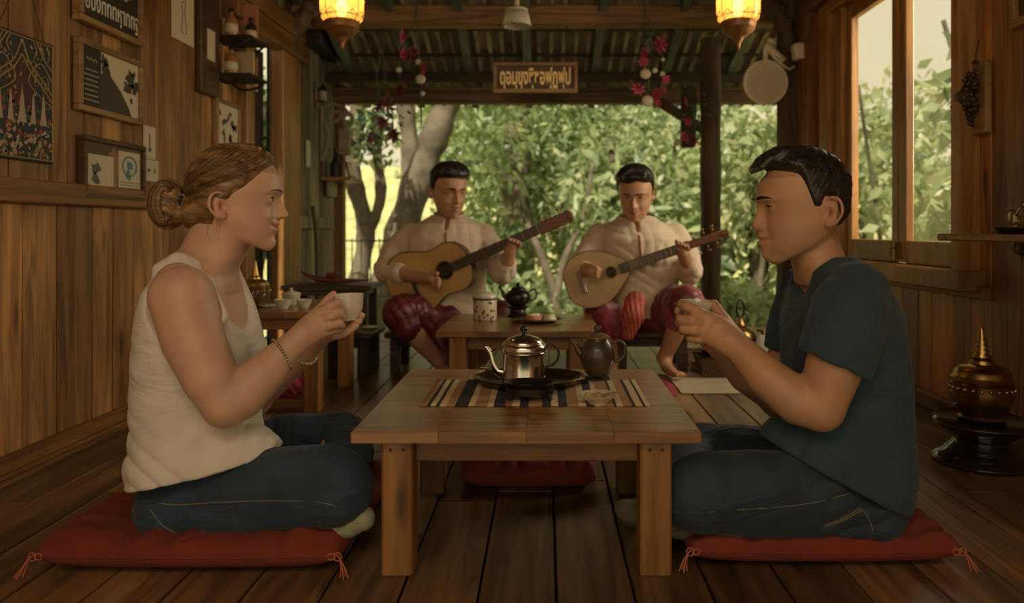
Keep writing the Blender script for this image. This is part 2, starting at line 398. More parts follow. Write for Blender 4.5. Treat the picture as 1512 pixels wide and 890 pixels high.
# ---------------- implicit surfaces for bodies and cloth ----------------
def axis(lo, hi, h, fine=(), hf=.002):
    a = [lo]; x = lo
    while x < hi:
        s = h
        for (p, q) in fine:
            if p-h <= x < q: s = hf
        x += s; a.append(x)
    return np.array(a)
class Vol:
    def __init__(s, lo, hi, h=.004, fine=((), (), ()), hf=.002):
        s.ax = [axis(lo[i], hi[i], h, fine[i], hf) for i in range(3)]
        s.F = np.full([len(a) for a in s.ax], .05, np.float32)
    def sub(s, lo, hi):
        return tuple(slice(int(np.searchsorted(s.ax[i], lo[i])), int(np.searchsorted(s.ax[i], hi[i]))) for i in range(3))
    def grid(s, sl):
        return s.ax[0][sl[0]][:, None, None], s.ax[1][sl[1]][None, :, None], s.ax[2][sl[2]][None, None, :]
    def op(s, fn, lo, hi, k=.01, mode='add'):
        m = .012+k; lo = np.array(lo)-m; hi = np.array(hi)+m; sl = s.sub(lo, hi)
        if any(q.stop <= q.start for q in sl): return s
        d = fn(*s.grid(sl)).astype(np.float32); A = s.F[sl]
        if mode == 'sub': A = -A
        r = np.minimum(A, d)
        if k > 0:
            h = np.maximum(k-np.abs(A-d), 0)/k; r = r-h*h*k*.25
        s.F[sl] = -r if mode == 'sub' else r
        return s
    def chain(s, pts, k=.01, mode='add', flat=None, up=(0, 0, 1), ki=0.0):
        """pts: (x,y,z,r) joints of a tapering limb; flat: thickness ratio along 'up'"""
        P = np.array([tuple(p) for p in pts], float); rm = P[:, 3].max()
        lo = P[:, :3].min(0)-rm; hi = P[:, :3].max(0)+rm; up_ = np.array(up, float); up_ /= np.linalg.norm(up_)
        def fn(X, Y, Z):
            best = None
            for a, b in zip(P[:-1], P[1:]):
                ab = b[:3]-a[:3]; L2 = max((ab**2).sum(), 1e-9)
                t = np.clip(((X-a[0])*ab[0]+(Y-a[1])*ab[1]+(Z-a[2])*ab[2])/L2, 0, 1)
                dx, dy, dz = X-a[0]-t*ab[0], Y-a[1]-t*ab[1], Z-a[2]-t*ab[2]; r = a[3]+(b[3]-a[3])*t
                if flat:
                    u = dx*up_[0]+dy*up_[1]+dz*up_[2]; q = (1/flat**2-1)
                    d = np.sqrt(dx*dx+dy*dy+dz*dz+q*u*u); d = (d-r)*(.5+.5*flat)
                else: d = np.sqrt(dx*dx+dy*dy+dz*dz)-r
                if best is None: best = d
                elif ki > 0:
                    h = np.maximum(ki-np.abs(best-d), 0)/ki; best = np.minimum(best, d)-h*h*ki*.25
                else: best = np.minimum(best, d)
            return best
        return s.op(fn, lo, hi, k, mode)
    def ell(s, c, r, k=.01, mode='add', rot=None):
        R = np.array((Euler(rot).to_matrix() if rot is not None else Matrix.Identity(3))).T; c = np.array(tuple(c)[:3], float); r = np.array(r, float); m = r.max()
        lo = c-(r if rot is None else m); hi = c+(r if rot is None else m)
        def fn(X, Y, Z):
            x, y, z = X-c[0], Y-c[1], Z-c[2]
            u = R[0, 0]*x+R[0, 1]*y+R[0, 2]*z; v = R[1, 0]*x+R[1, 1]*y+R[1, 2]*z; w_ = R[2, 0]*x+R[2, 1]*y+R[2, 2]*z
            k0 = np.sqrt((u/r[0])**2+(v/r[1])**2+(w_/r[2])**2); k1 = np.sqrt((u/r[0]**2)**2+(v/r[1]**2)**2+(w_/r[2]**2)**2)
            return k0*(k0-1)/np.maximum(k1, 1e-6)
        return s.op(fn, lo, hi, k, mode)
    def loft(s, rows, yc, k=.01, mode='add', off=0.0, n=2.3):
        """rows: (z, xback, xfront, halfwidth[, ycentre]) horizontal superellipses stacked in z"""
        R = np.array(sorted([tuple(r)+((yc,) if len(r) == 4 else ()) for r in rows])); lo = (R[:, 1:3].min()-.01, (R[:, 4]-R[:, 3]).min()-.01, R[0, 0]-.01); hi = (R[:, 1:3].max()+.01, (R[:, 4]+R[:, 3]).max()+.01, R[-1, 0]+.01)
        zs = np.linspace(R[0, 0], R[-1, 0], 200); T = [np.interp(zs, R[:, 0], R[:, i]) for i in (1, 2, 3, 4)]
        ker = np.exp(-np.linspace(-2, 2, 13)**2); ker /= ker.sum(); T = [np.convolve(np.pad(t, 6, mode='edge'), ker, 'valid') for t in T]
        def fn(X, Y, Z):
            b, f, w_, yy = [np.interp(Z, zs, t) for t in T]; c = (b+f)/2; a = np.abs(f-b)/2; x = np.abs(X-c); y = np.abs(Y-yy)
            rho = ((x/a)**n+(y/w_)**n)**(1/n); pl = np.sqrt(x*x+y*y)
            d = (rho-1)*pl/np.maximum(rho, 1e-4); d = np.where(rho < .3, -.7*np.minimum(a, w_), d)
            dz = np.maximum(R[0, 0]-Z, Z-R[-1, 0])
            return np.maximum(d, dz)+off
        return s.op(fn, lo, hi, k, mode)
    def cut(s, p, nrm, k=.004, lo=None, hi=None):
        """remove everything on the side the normal points to"""
        nrm = np.array(tuple(nrm), float); nrm /= np.linalg.norm(nrm); p = np.array(tuple(p), float)
        if lo is None: lo = [a[0] for a in s.ax]; hi = [a[-1]+1 for a in s.ax]
        sl = s.sub(lo, hi); X, Y, Z = s.grid(sl); d = (X-p[0])*nrm[0]+(Y-p[1])*nrm[1]+(Z-p[2])*nrm[2]
        A = s.F[sl]; h = np.maximum(k-np.abs(A-d), 0)/k; s.F[sl] = np.maximum(A, d)+h*h*k*.25; return s
    def disp(s, fn, lo, hi):
        sl = s.sub(lo, hi); s.F[sl] += fn(*s.grid(sl)).astype(np.float32); return s
    def front(s, x, z, y0=None):
        i = int(np.clip(np.searchsorted(s.ax[0], x), 1, len(s.ax[0])-1)); k = int(np.clip(np.searchsorted(s.ax[2], z), 1, len(s.ax[2])-1))
        u = (x-s.ax[0][i-1])/(s.ax[0][i]-s.ax[0][i-1]); v = (z-s.ax[2][k-1])/(s.ax[2][k]-s.ax[2][k-1])
        c = (1-u)*(1-v)*s.F[i-1, :, k-1]+u*(1-v)*s.F[i, :, k-1]+(1-u)*v*s.F[i-1, :, k]+u*v*s.F[i, :, k]
        j = np.argmax(c < 0)
        if c[j] >= 0 or j == 0: return None
        t = c[j-1]/(c[j-1]-c[j]); return s.ax[1][j-1]+t*(s.ax[1][j]-s.ax[1][j-1])
    def draw(s, pts, Y, r, out=.0005):
        """a seam laid on the near surface, traced through photo points"""
        P = []
        for (px, py) in spline(pts, 6):
            y = Y
            for _ in range(6):
                q = W(px, py, y); f = s.front(q.x, q.z)
                if f is None: break
                y = .5*y+.5*f
            q = W(px, py, y); P.append(Vector((q.x, q.y-out, q.z)))
        return P
    def keep(s):
        """drop loose crumbs is left to the shapes themselves"""; return s
    def mesh(s):
        F = s.F; F[0] = F[-1] = .05; F[:, 0] = F[:, -1] = .05; F[:, :, 0] = F[:, :, -1] = .05
        S = F < 0; cnt = np.zeros([n-1 for n in F.shape], np.int8)
        for a in (0, 1):
            for b in (0, 1):
                for c in (0, 1): cnt += S[a:F.shape[0]-1+a, b:F.shape[1]-1+b, c:F.shape[2]-1+c]
        act = (cnt > 0) & (cnt < 8); I, J, K = np.nonzero(act); idx = np.full(cnt.shape, -1, np.int64); idx[act] = np.arange(len(I))
        acc = np.zeros((len(I), 3)); num = np.zeros(len(I)); xs, ys, zs = s.ax
        for ax in range(3):
            for u in (0, 1):
                for v in (0, 1):
                    o = [0, 0, 0]; o[(ax+1) % 3] = u; o[(ax+2) % 3] = v; e = list(o); e[ax] = 1
                    va = F[I+o[0], J+o[1], K+o[2]]; vb = F[I+e[0], J+e[1], K+e[2]]; m = (va < 0) != (vb < 0); t = va/np.where(m, va-vb, 1)
                    pa = np.stack([xs[I+o[0]], ys[J+o[1]], zs[K+o[2]]], 1); pb = np.stack([xs[I+e[0]], ys[J+e[1]], zs[K+e[2]]], 1)
                    acc += np.where(m[:, None], pa+(pb-pa)*t[:, None], 0); num += m
        V = acc/num[:, None]; Q = []
        for ax in range(3):
            A = np.moveaxis(S, ax, 0); ID = np.moveaxis(idx, ax, 0); d = A[:-1, 1:-1, 1:-1] != A[1:, 1:-1, 1:-1]; i, j, k = np.nonzero(d); neg = A[:-1, 1:-1, 1:-1][i, j, k]
            q = np.stack([ID[i, j, k], ID[i, j+1, k], ID[i, j+1, k+1], ID[i, j, k+1]], 1)
            if ax == 1: neg = ~neg
            q[~neg] = q[~neg][:, ::-1]; Q.append(q)
        Q = np.concatenate(Q); return V, Q[(Q >= 0).all(1)]
def np_mesh(name, V, Q, mat, parent, tint=None, smooth=True, origin=(0, 0, 0), relax=0):
    V = V.copy()
    for _ in range(relax):
        e = np.concatenate([Q[:, [0, 1]], Q[:, [1, 2]], Q[:, [2, 3]], Q[:, [3, 0]]]); S = np.zeros_like(V); c = np.zeros(len(V))
        for d in range(3): S[:, d] = np.bincount(e[:, 0], V[e[:, 1], d], len(V))+np.bincount(e[:, 1], V[e[:, 0], d], len(V))
        c = np.bincount(e[:, 0], minlength=len(V))+np.bincount(e[:, 1], minlength=len(V)); V = V*.5+.5*S/np.maximum(c, 1)[:, None]
    n = Q.shape[1]; me = bpy.data.meshes.new(name); V2 = V-np.array(tuple(origin)); me.vertices.add(len(V)); me.vertices.foreach_set('co', V2.ravel())
    me.loops.add(Q.size); me.loops.foreach_set('vertex_index', Q.ravel().astype(np.int32)); me.polygons.add(len(Q)); me.polygons.foreach_set('loop_start', np.arange(len(Q))*n)
    me.update(calc_edges=True); me.polygons.foreach_set('use_smooth', [smooth]*len(Q)); me.materials.append(mat)
    if tint is not None: a = me.attributes.new('tint', 'FLOAT', 'POINT'); a.data.foreach_set('value', tint(V).astype(np.float32))
    o = bpy.data.objects.new(name, me); COL.objects.link(o); o.parent = parent; return o
def fold(X, Y, Z, d, freq, amp, warp=.6, ph=0.0):
    """soft cloth creases running across direction d"""
    t = (X*d[0]+Y*d[1]+Z*d[2])*freq; wv = warp*np.sin(X*21+Z*17+ph)+warp*np.sin(Y*26-Z*13+1.7*ph)
    s = np.sin(t+wv*2+ph); return amp*(1-np.abs(s))**1.5*(.6+.4*np.sin(X*9+Z*11+ph*2))-amp*.3
def sm(x, a, b):
    t = np.clip((x-a)/(b-a), 0, 1); return t*t*(3-2*t)

# ---------------- a head ----------------
class Head:
    """local frame: x forward, y left, z up, origin by the ear; tables traced in px from that origin (x forward px, y down px)"""
    def __init__(s, prof, base, back, wide, eye, ear, cran, jaw, pxm, nose_w=1.0, smile=0.0, lipw=.018, eyesep=.031, fx=1.08, lid=.3, mouth=(.0038, .0021)):
        s.lid = lid; s.mo = mouth; pxf = pxm*fx
        g = lambda L: (np.array([-p[1] for p in L][::-1])/pxm, np.array([p[0] for p in L][::-1])/pxf)
        s.zs = np.linspace(-.125, .12, 500); f = lambda L, q=5: np.convolve(np.pad(np.interp(s.zs, *g(L)), q, mode='edge'), np.ones(2*q+1)/(2*q+1), 'valid')
        s.p, s.b, s.k = f(prof, 3), f(base, 12), f(back, 12); s.w = np.convolve(np.pad(np.interp(s.zs, np.array([-p[0] for p in wide][::-1])/pxm, np.array([p[1] for p in wide][::-1])), 12, mode='edge'), np.ones(25)/25, 'valid')
        s.eye = (eye[0]/pxm, -eye[1]/pxm); s.ear = ear; s.cran = cran; s.jaw = jaw; s.pxm = pxm; s.nw = nose_w; s.sm = smile; s.lw = lipw; s.es = eyesep
        s.nose = [v/pxm for v in (jaw['nasion'], jaw['nose_tip'], jaw['subnasale'], jaw['mouth'], jaw['chin'])]
    def sig(s, Z):
        na, nt, sn, mo, ch = [-v for v in s.nose]
        zz = [ch-.02, ch, (mo+ch)/2, mo, sn-.003, sn+.002, nt-.001, nt+.006, (nt+na)/2, na, na+.02, .08]
        ww = [.020, .017, .018, s.lw, s.lw*.9, .0125*s.nw, .0130*s.nw, .0100*s.nw, .0075*s.nw, .0085*s.nw, .03, .05]
        return np.interp(Z, zz, ww)
    def f(s, X, Y, Z):
        b = np.interp(Z, s.zs, s.b); k = np.interp(Z, s.zs, s.k); w_ = np.interp(Z, s.zs, s.w); p = np.interp(Z, s.zs, s.p)
        c = k+(b-k)*.5; a = (b-k)*.5; x = np.abs(X-c); y = np.abs(Y); n = np.where(X > c, 2.25, 2.2)
        rho = ((x/a)**n+(y/w_)**n)**(1/n); pl = np.sqrt(x*x+y*y); d = (rho-1)*pl/np.maximum(rho, 1e-3); d = np.where(rho < .3, -.03, d)
        sg = s.sig(Z); fr = sm(X, .02, .05)
        d = d-(p-b)*np.exp(-np.abs(Y/sg)**2.3)*fr
        na, nt, sn, mo, ch = [-v for v in s.nose]
        # eye sockets, cheeks, brow, mouth line, philtrum folds
        ex, ez = s.eye; G = lambda yy, zz, sy, sz: np.exp(-((y-yy)/sy)**2-((Z-zz)/sz)**2)
        d = d+fr*(.0065*G(s.es-.004, ez+.001, .017, .0095)-.0045*G(.030, ez+.017, .022, .007)-.0035*G(.036, sn+.008, .016, .014))
        mc = s.lw*1.25; mz = mo+s.sm*(y/mc)**2*.006
        d = d+fr*s.mo[0]*np.exp(-((Z-mz)/s.mo[1])**2)*sm(-y, -mc-.004, -mc+.004)
        d = d+fr*.0025*np.exp(-((y-mc-.003)/.005)**2-((Z-mz)/.007)**2)
        d = d-fr*(.0022*np.exp(-((Z-mz-.0055)/.0035)**2-(y/(mc*.8))**2)+.003*np.exp(-((Z-mz+.0065)/.0042)**2-(y/(mc*.7))**2))
        # nostril wings
        d = d-fr*.0035*np.exp(-((y-.0135*s.nw)/.0045)**2-((Z-nt+.003)/.0055)**2)*sm(X, .035, .05)
        d = d+fr*.003*np.exp(-((y-.007*s.nw)/.0035)**2-((Z-sn+.0005)/.003)**2)
        # underside of the jaw
        j = s.jaw; nx, nz = j['n']; pl2 = (X-j['p'][0]/s.pxm)*nx+(Z+j['p'][1]/s.pxm)*nz; kk = .012; h = np.maximum(kk-np.abs(d-pl2), 0)/kk; d = np.maximum(d, pl2)+h*h*kk*.25
        # cranium
        d = np.maximum(d, Z-.070)
        cc, cr = s.cran; cx, cz = cc[0]/s.pxm, -cc[1]/s.pxm
        k0 = np.sqrt(((X-cx)/cr[0])**2+(Y/cr[1])**2+((Z-cz)/cr[2])**2); k1 = np.sqrt(((X-cx)/cr[0]**2)**2+(Y/cr[1]**2)**2+((Z-cz)/cr[2]**2)**2); e = k0*(k0-1)/np.maximum(k1, 1e-5)
        kk = .016; h = np.maximum(kk-np.abs(d-e), 0)/kk; d = np.minimum(d, e)-h*h*kk*.25
        return d
    def surf(s, y, z, x0=.14):
        xs = np.linspace(x0, .0, 700); v = s.f(xs, np.full_like(xs, y), np.full_like(xs, z)); i = np.argmax(v < 0); return xs[i]
    def side(s, x, z):
        ys = np.linspace(.11, .0, 500); v = s.f(np.full_like(ys, x), ys, np.full_like(ys, z)); return ys[np.argmax(v < 0)]
    def put(s, vol, M, ears=True):
        Mi = np.array(M.inverted())
        def fn(X, Y, Z):
            return s.f(Mi[0, 0]*X+Mi[0, 1]*Y+Mi[0, 2]*Z+Mi[0, 3], Mi[1, 0]*X+Mi[1, 1]*Y+Mi[1, 2]*Z+Mi[1, 3], Mi[2, 0]*X+Mi[2, 1]*Y+Mi[2, 2]*Z+Mi[2, 3])
        c = M.translation; R = .135; vol.op(fn, (c.x-R-.02, c.y-R, c.z-R), (c.x+R+.02, c.y+R, c.z+R), k=.015)
        # ears, lids
        def L(x, y, z, r): q = M @ Vector((x, y, z)); return (q.x, q.y, q.z, r)
        (ex, ey), (ew, eh) = s.ear; ex /= s.pxm; ez = -ey/s.pxm; ew /= s.pxm; eh /= s.pxm
        for sd in ((1, -1) if ears else ()):
            y0 = s.side(ex, ez)
            E = lambda u, v, o: L(ex+u*ew, sd*(y0+.004+o-u*.012), ez+v*eh, 1)
            q = [E(*t) for t in ((.45, -.05, .0), (.42, .28, .003), (.10, .48, .008), (-.32, .42, .012), (-.50, .10, .014), (-.40, -.20, .011), (-.08, -.42, .006), (.22, -.45, .001))]
            rr = [.0028, .003, .0032, .0034, .0034, .0032, .0042, .0040]
            vol.chain(spline([(a[0], a[1], a[2], r) for a, r in zip(q, rr)], 4), k=.003)
            for (u_, v_, r_) in ((.12, .22, .0075), (-.12, .18, .0085), (-.10, -.12, .0075), (.12, -.28, .0055)):
                vol.ell(E(u_, v_, .0015-u_*.006)[:3], (.0105 if abs(v_) < .2 else r_*1.25, .0032, r_*1.5), k=.004, rot=(0, 0, (M.to_euler().z)-sd*.25))
            vol.chain([(*E(.15, .25, -.001)[:3], .0042), (*E(-.22, .1, .004)[:3], .0045), (*E(-.1, -.25, .003)[:3], .0045), (*E(.2, -.3, -.001)[:3], .004)], k=.006)
            vol.chain([(*E(.10, .28, .0035)[:3], .0018), (*E(-.22, .12, .009)[:3], .0018), (*E(-.14, -.18, .007)[:3], .0018)], k=.004)
            vol.ell(E(.14, -.02, .0065)[:3], (.0055, .0055, .009), k=.004, mode='sub')
        ex, ez = s.eye
        for sd in (1, -1):
            xe = s.surf(s.es, ez)-.0038 ; s.xe = xe
            c = (xe-.0035, sd*s.es, ez)
            q = M @ Vector(c); e_ = M.to_euler(); vol.ell(q, (.0140, .0140, .0138), k=.006)
            if s.lid > .12:
                q = M @ Vector((c[0]+.0148, c[1]+sd*.001, c[2]-.0008)); vol.ell(q, (.0078, .0118, .0142*math.sin(s.lid)), k=.0015, mode='sub', rot=tuple(e_))
    def extras(s, M, parent, origin, skin, brow_mat, iris=(.05, .03, .02), lash=True, browt=.0022):
        """eyes, eyebrows and lashes as parts"""
        O = Matrix.Translation(-Vector(origin)) @ M; ex, ez = s.eye
        for sd in (1, -1):
            c = Vector((s.xe-.0035, sd*s.es, ez))
            m = MB(); m.ball((0, 0, 0), .0121, 20, 14, M=O @ Matrix.Translation(c) @ Matrix.Rotation(PI/2, 4, 'Y')); e = m.build('eye', plain('eye_white', (.55, .50, .42), .25), parent, smooth=True)
            m = MB(); m.lathe([(0, .0127), (.0025, .0126), (.005, .0117), (.0055, .011)], 16, M=O @ Matrix.Translation(c) @ Matrix.Rotation(PI/2, 4, 'Y')); m.build('iris', plain('iris_dark', iris, .15), e, smooth=True)
            pts = []
            for i in range(9):
                a = -1.0+2.05*i/8; tt = (s.lid-.06)*math.cos(a*1.35) if abs(a) < 1.1 else 0; R_ = .0147
                pts.append(O @ Vector((c.x+R_*math.cos(a)*math.cos(tt), c.y+sd*R_*math.sin(a)*1.1, c.z+R_*math.sin(tt))))
            MB().tube(pts, [.0004+.0008*math.sin(PI*min(1, (i+1)/9)) for i in range(9)], 6).build('eyelashes', plain('lash_dark', (.02, .012, .008), .7), parent, smooth=True)
            m = MB(); pts = []; R_ = []
            for i in range(12):
                t = i/11; y = .012+.036*t; z = ez+.0175+.005*math.sin(t*2.2)-.004*t; x = s.surf(y, z); pts.append(O @ Vector((x-.0004, sd*y, z))); R_.append(browt*(.65+.6*math.sin(PI*(t*.75+.12)))*(1-.6*t*t))
            m.tube(pts, R_, 8); m.build('eyebrow', brow_mat, parent, smooth=True)
def rows_px(T, Y):
    """(px left, px right, py, half width in depth): the ellipse whose outline, seen in perspective, spans those pixels"""
    R = []
    for (a, b, py, h) in T:
        u1, u2 = (min(a, b)-VX)/FPX, (max(a, b)-VX)/FPX; lo_, hi_ = .012, .4
        for _ in range(40):
            m_ = (lo_+hi_)/2; g = math.sqrt(m_*m_+(h*u1)**2)+math.sqrt(m_*m_+(h*u2)**2)
            if g < (u2-u1)*Y: lo_ = m_
            else: hi_ = m_
        X0 = u1*Y+math.sqrt(m_*m_+(h*u1)**2); R.append((W(0, py, Y).z, X0-m_, X0+m_, h))
    return R
def xform(pos, yaw=0, pitch=0, roll=0):
    return Matrix.Translation(pos) @ Matrix.Rotation(yaw, 4, 'Z') @ Matrix.Rotation(pitch, 4, 'Y') @ Matrix.Rotation(roll, 4, 'X')
def skin_mat(name, col, lip, rough=.48):
    m, n, l, b = newmat(name); tc = n.new('ShaderNodeTexCoord'); nz = n.new('ShaderNodeTexNoise'); nz.inputs['Scale'].default_value = 18; nz.inputs['Detail'].default_value = 4; l.new(tc.outputs['Object'], nz.inputs['Vector'])
    cr = n.new('ShaderNodeValToRGB'); cr.color_ramp.elements[0].color = (*[c*.88 for c in col], 1); cr.color_ramp.elements[1].color = (col[0]*1.08, col[1]*1.03, col[2]*1.0, 1); cr.color_ramp.elements[0].position = .3; cr.color_ramp.elements[1].position = .7; l.new(nz.outputs['Fac'], cr.inputs[0])
    at = n.new('ShaderNodeAttribute'); at.attribute_name = 'tint'; mx = n.new('ShaderNodeMix'); mx.data_type = 'RGBA'; l.new(at.outputs['Fac'], mx.inputs[0]); l.new(cr.outputs[0], mx.inputs[6]); mx.inputs[7].default_value = (*lip, 1); l.new(mx.outputs[2], b.inputs['Base Color'])
    b.inputs['Roughness'].default_value = rough; b.inputs['Subsurface Weight'].default_value = .25; b.inputs['Subsurface Radius'].default_value = (1, .35, .2); b.inputs['Subsurface Scale'].default_value = .006
    nb = n.new('ShaderNodeTexNoise'); nb.inputs['Scale'].default_value = 260; l.new(tc.outputs['Object'], nb.inputs['Vector']); bp = n.new('ShaderNodeBump'); bp.inputs['Strength'].default_value = .12; bp.inputs['Distance'].default_value = .001; l.new(nb.outputs['Fac'], bp.inputs['Height']); l.new(bp.outputs[0], b.inputs['Normal'])
    return m
def cloth_mat(name, col, weave=900, var=.12, rough=.85, sheen=.1, wr=.55):
    m, n, l, b = newmat(name); tc = n.new('ShaderNodeTexCoord'); nz = n.new('ShaderNodeTexNoise'); nz.inputs['Scale'].default_value = 12; nz.inputs['Detail'].default_value = 6; l.new(tc.outputs['Object'], nz.inputs['Vector'])
    mr = n.new('ShaderNodeMapRange'); mr.inputs[1].default_value = .3; mr.inputs[2].default_value = .7; mr.inputs[3].default_value = 1-var; mr.inputs[4].default_value = 1+var; l.new(nz.outputs['Fac'], mr.inputs[0])
    h = n.new('ShaderNodeHueSaturation'); h.inputs['Color'].default_value = (*col, 1); l.new(mr.outputs[0], h.inputs['Value']); l.new(h.outputs[0], b.inputs['Base Color']); b.inputs['Roughness'].default_value = rough; b.inputs['Sheen Weight'].default_value = sheen
    nb = n.new('ShaderNodeTexNoise'); nb.inputs['Scale'].default_value = weave*.35; nb.inputs['Detail'].default_value = 2; l.new(tc.outputs['Object'], nb.inputs['Vector']); bp = n.new('ShaderNodeBump'); bp.inputs['Strength'].default_value = .25; bp.inputs['Distance'].default_value = .001; l.new(nb.outputs['Fac'], bp.inputs['Height'])
    mp = n.new('ShaderNodeMapping'); mp.inputs['Rotation'].default_value = (.3, .5, .2); mp.inputs['Scale'].default_value = (5, 7, 13); l.new(tc.outputs['Object'], mp.inputs['Vector']); nw = n.new('ShaderNodeTexNoise'); nw.inputs['Scale'].default_value = 1; nw.inputs['Detail'].default_value = 3; nw.inputs['Distortion'].default_value = 1.6; l.new(mp.outputs[0], nw.inputs['Vector'])
    b2 = n.new('ShaderNodeBump'); b2.inputs['Strength'].default_value = wr; b2.inputs['Distance'].default_value = .02; l.new(nw.outputs['Fac'], b2.inputs['Height']); l.new(bp.outputs[0], b2.inputs['Normal']); l.new(b2.outputs[0], b.inputs['Normal'])
    return m
def strands(name, curves, mat, parent, origin, r=.0007, sides=3):
    """thin tapering hair strands, all in one mesh"""
    m = MB()
    for c in curves:
        N = len(c); m.tube([Vector(p)-Vector(origin) for p in c], [r*(1-.75*i/(N-1)) for i in range(N)], sides, tint=random.random())
    return m.build(name, mat, parent, smooth=True)
def hair_mat(name, dark, light, axis=(1, .2, .1), rough=.38, tr=0.0):
    m, n, l, b = newmat(name); tc = n.new('ShaderNodeTexCoord'); mp = n.new('ShaderNodeMapping'); mp.inputs['Scale'].default_value = [160*(1-a)+14*a for a in axis]; l.new(tc.outputs['Object'], mp.inputs['Vector'])
    nz = n.new('ShaderNodeTexNoise'); nz.inputs['Scale'].default_value = 1; nz.inputs['Detail'].default_value = 6; l.new(mp.outputs[0], nz.inputs['Vector'])
    at = n.new('ShaderNodeAttribute'); at.attribute_name = 'tint'; ad = n.new('ShaderNodeMath'); ad.operation = 'ADD'; l.new(nz.outputs['Fac'], ad.inputs[0]); mu = n.new('ShaderNodeMath'); mu.operation = 'MULTIPLY_ADD'; l.new(at.outputs['Fac'], mu.inputs[0]); mu.inputs[1].default_value = .5; mu.inputs[2].default_value = -.25; l.new(mu.outputs[0], ad.inputs[1])
    cr = n.new('ShaderNodeValToRGB'); cr.color_ramp.elements[0].position = .3; cr.color_ramp.elements[0].color = (*dark, 1); cr.color_ramp.elements[1].position = .75; cr.color_ramp.elements[1].color = (*light, 1); l.new(ad.outputs[0], cr.inputs[0]); l.new(cr.outputs[0], b.inputs['Base Color'])
    b.inputs['Roughness'].default_value = rough; bp = n.new('ShaderNodeBump'); bp.inputs['Strength'].default_value = .5; bp.inputs['Distance'].default_value = .002; l.new(nz.outputs['Fac'], bp.inputs['Height']); l.new(bp.outputs[0], b.inputs['Normal'])
    return m
# ---------------- garden beyond the veranda ----------------
def leaf_mat(name, cols, tr=.55):
    m = bpy.data.materials.new(name); m.use_nodes = True; n = m.node_tree.nodes; l = m.node_tree.links; n.clear()
    out = n.new('ShaderNodeOutputMaterial'); at = n.new('ShaderNodeAttribute'); at.attribute_name = 'tint'
    cr = n.new('ShaderNodeValToRGB'); e = cr.color_ramp.elements
    e[0].position = 0; e[0].color = (*cols[0], 1); e[1].position = 1; e[1].color = (*cols[-1], 1)
    for i, c in enumerate(cols[1:-1]): q = e.new((i+1)/(len(cols)-1)); q.color = (*c, 1)
    l.new(at.outputs['Fac'], cr.inputs[0])
    d = n.new('ShaderNodeBsdfDiffuse'); t = n.new('ShaderNodeBsdfTranslucent'); g = n.new('ShaderNodeBsdfGlossy'); g.inputs['Roughness'].default_value = .45
    mx = n.new('ShaderNodeMixShader'); mx.inputs[0].default_value = tr; m2 = n.new('ShaderNodeMixShader'); m2.inputs[0].default_value = .06
    l.new(cr.outputs[0], d.inputs[0]); l.new(cr.outputs[0], t.inputs[0]); l.new(d.outputs[0], mx.inputs[1]); l.new(t.outputs[0], mx.inputs[2])
    l.new(mx.outputs[0], m2.inputs[1]); l.new(g.outputs[0], m2.inputs[2]); l.new(m2.outputs[0], out.inputs[0]); return m
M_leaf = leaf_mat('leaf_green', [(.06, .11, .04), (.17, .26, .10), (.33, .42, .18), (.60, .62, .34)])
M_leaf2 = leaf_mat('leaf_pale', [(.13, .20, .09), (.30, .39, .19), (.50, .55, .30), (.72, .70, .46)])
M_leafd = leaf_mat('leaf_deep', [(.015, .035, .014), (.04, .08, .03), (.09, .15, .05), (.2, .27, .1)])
M_bark = plain('pale_bark', (.13, .105, .078), .9, noise=.5, nscale=7, bump=.8)
M_barkd = plain('dark_bark', (.10, .08, .055), .9, noise=.5, nscale=7, bump=.8)
M_grass = plain('garden_ground', (.42, .42, .20), .95, noise=.35, nscale=1.3, bump=.3)
rng = np.random.default_rng(11)
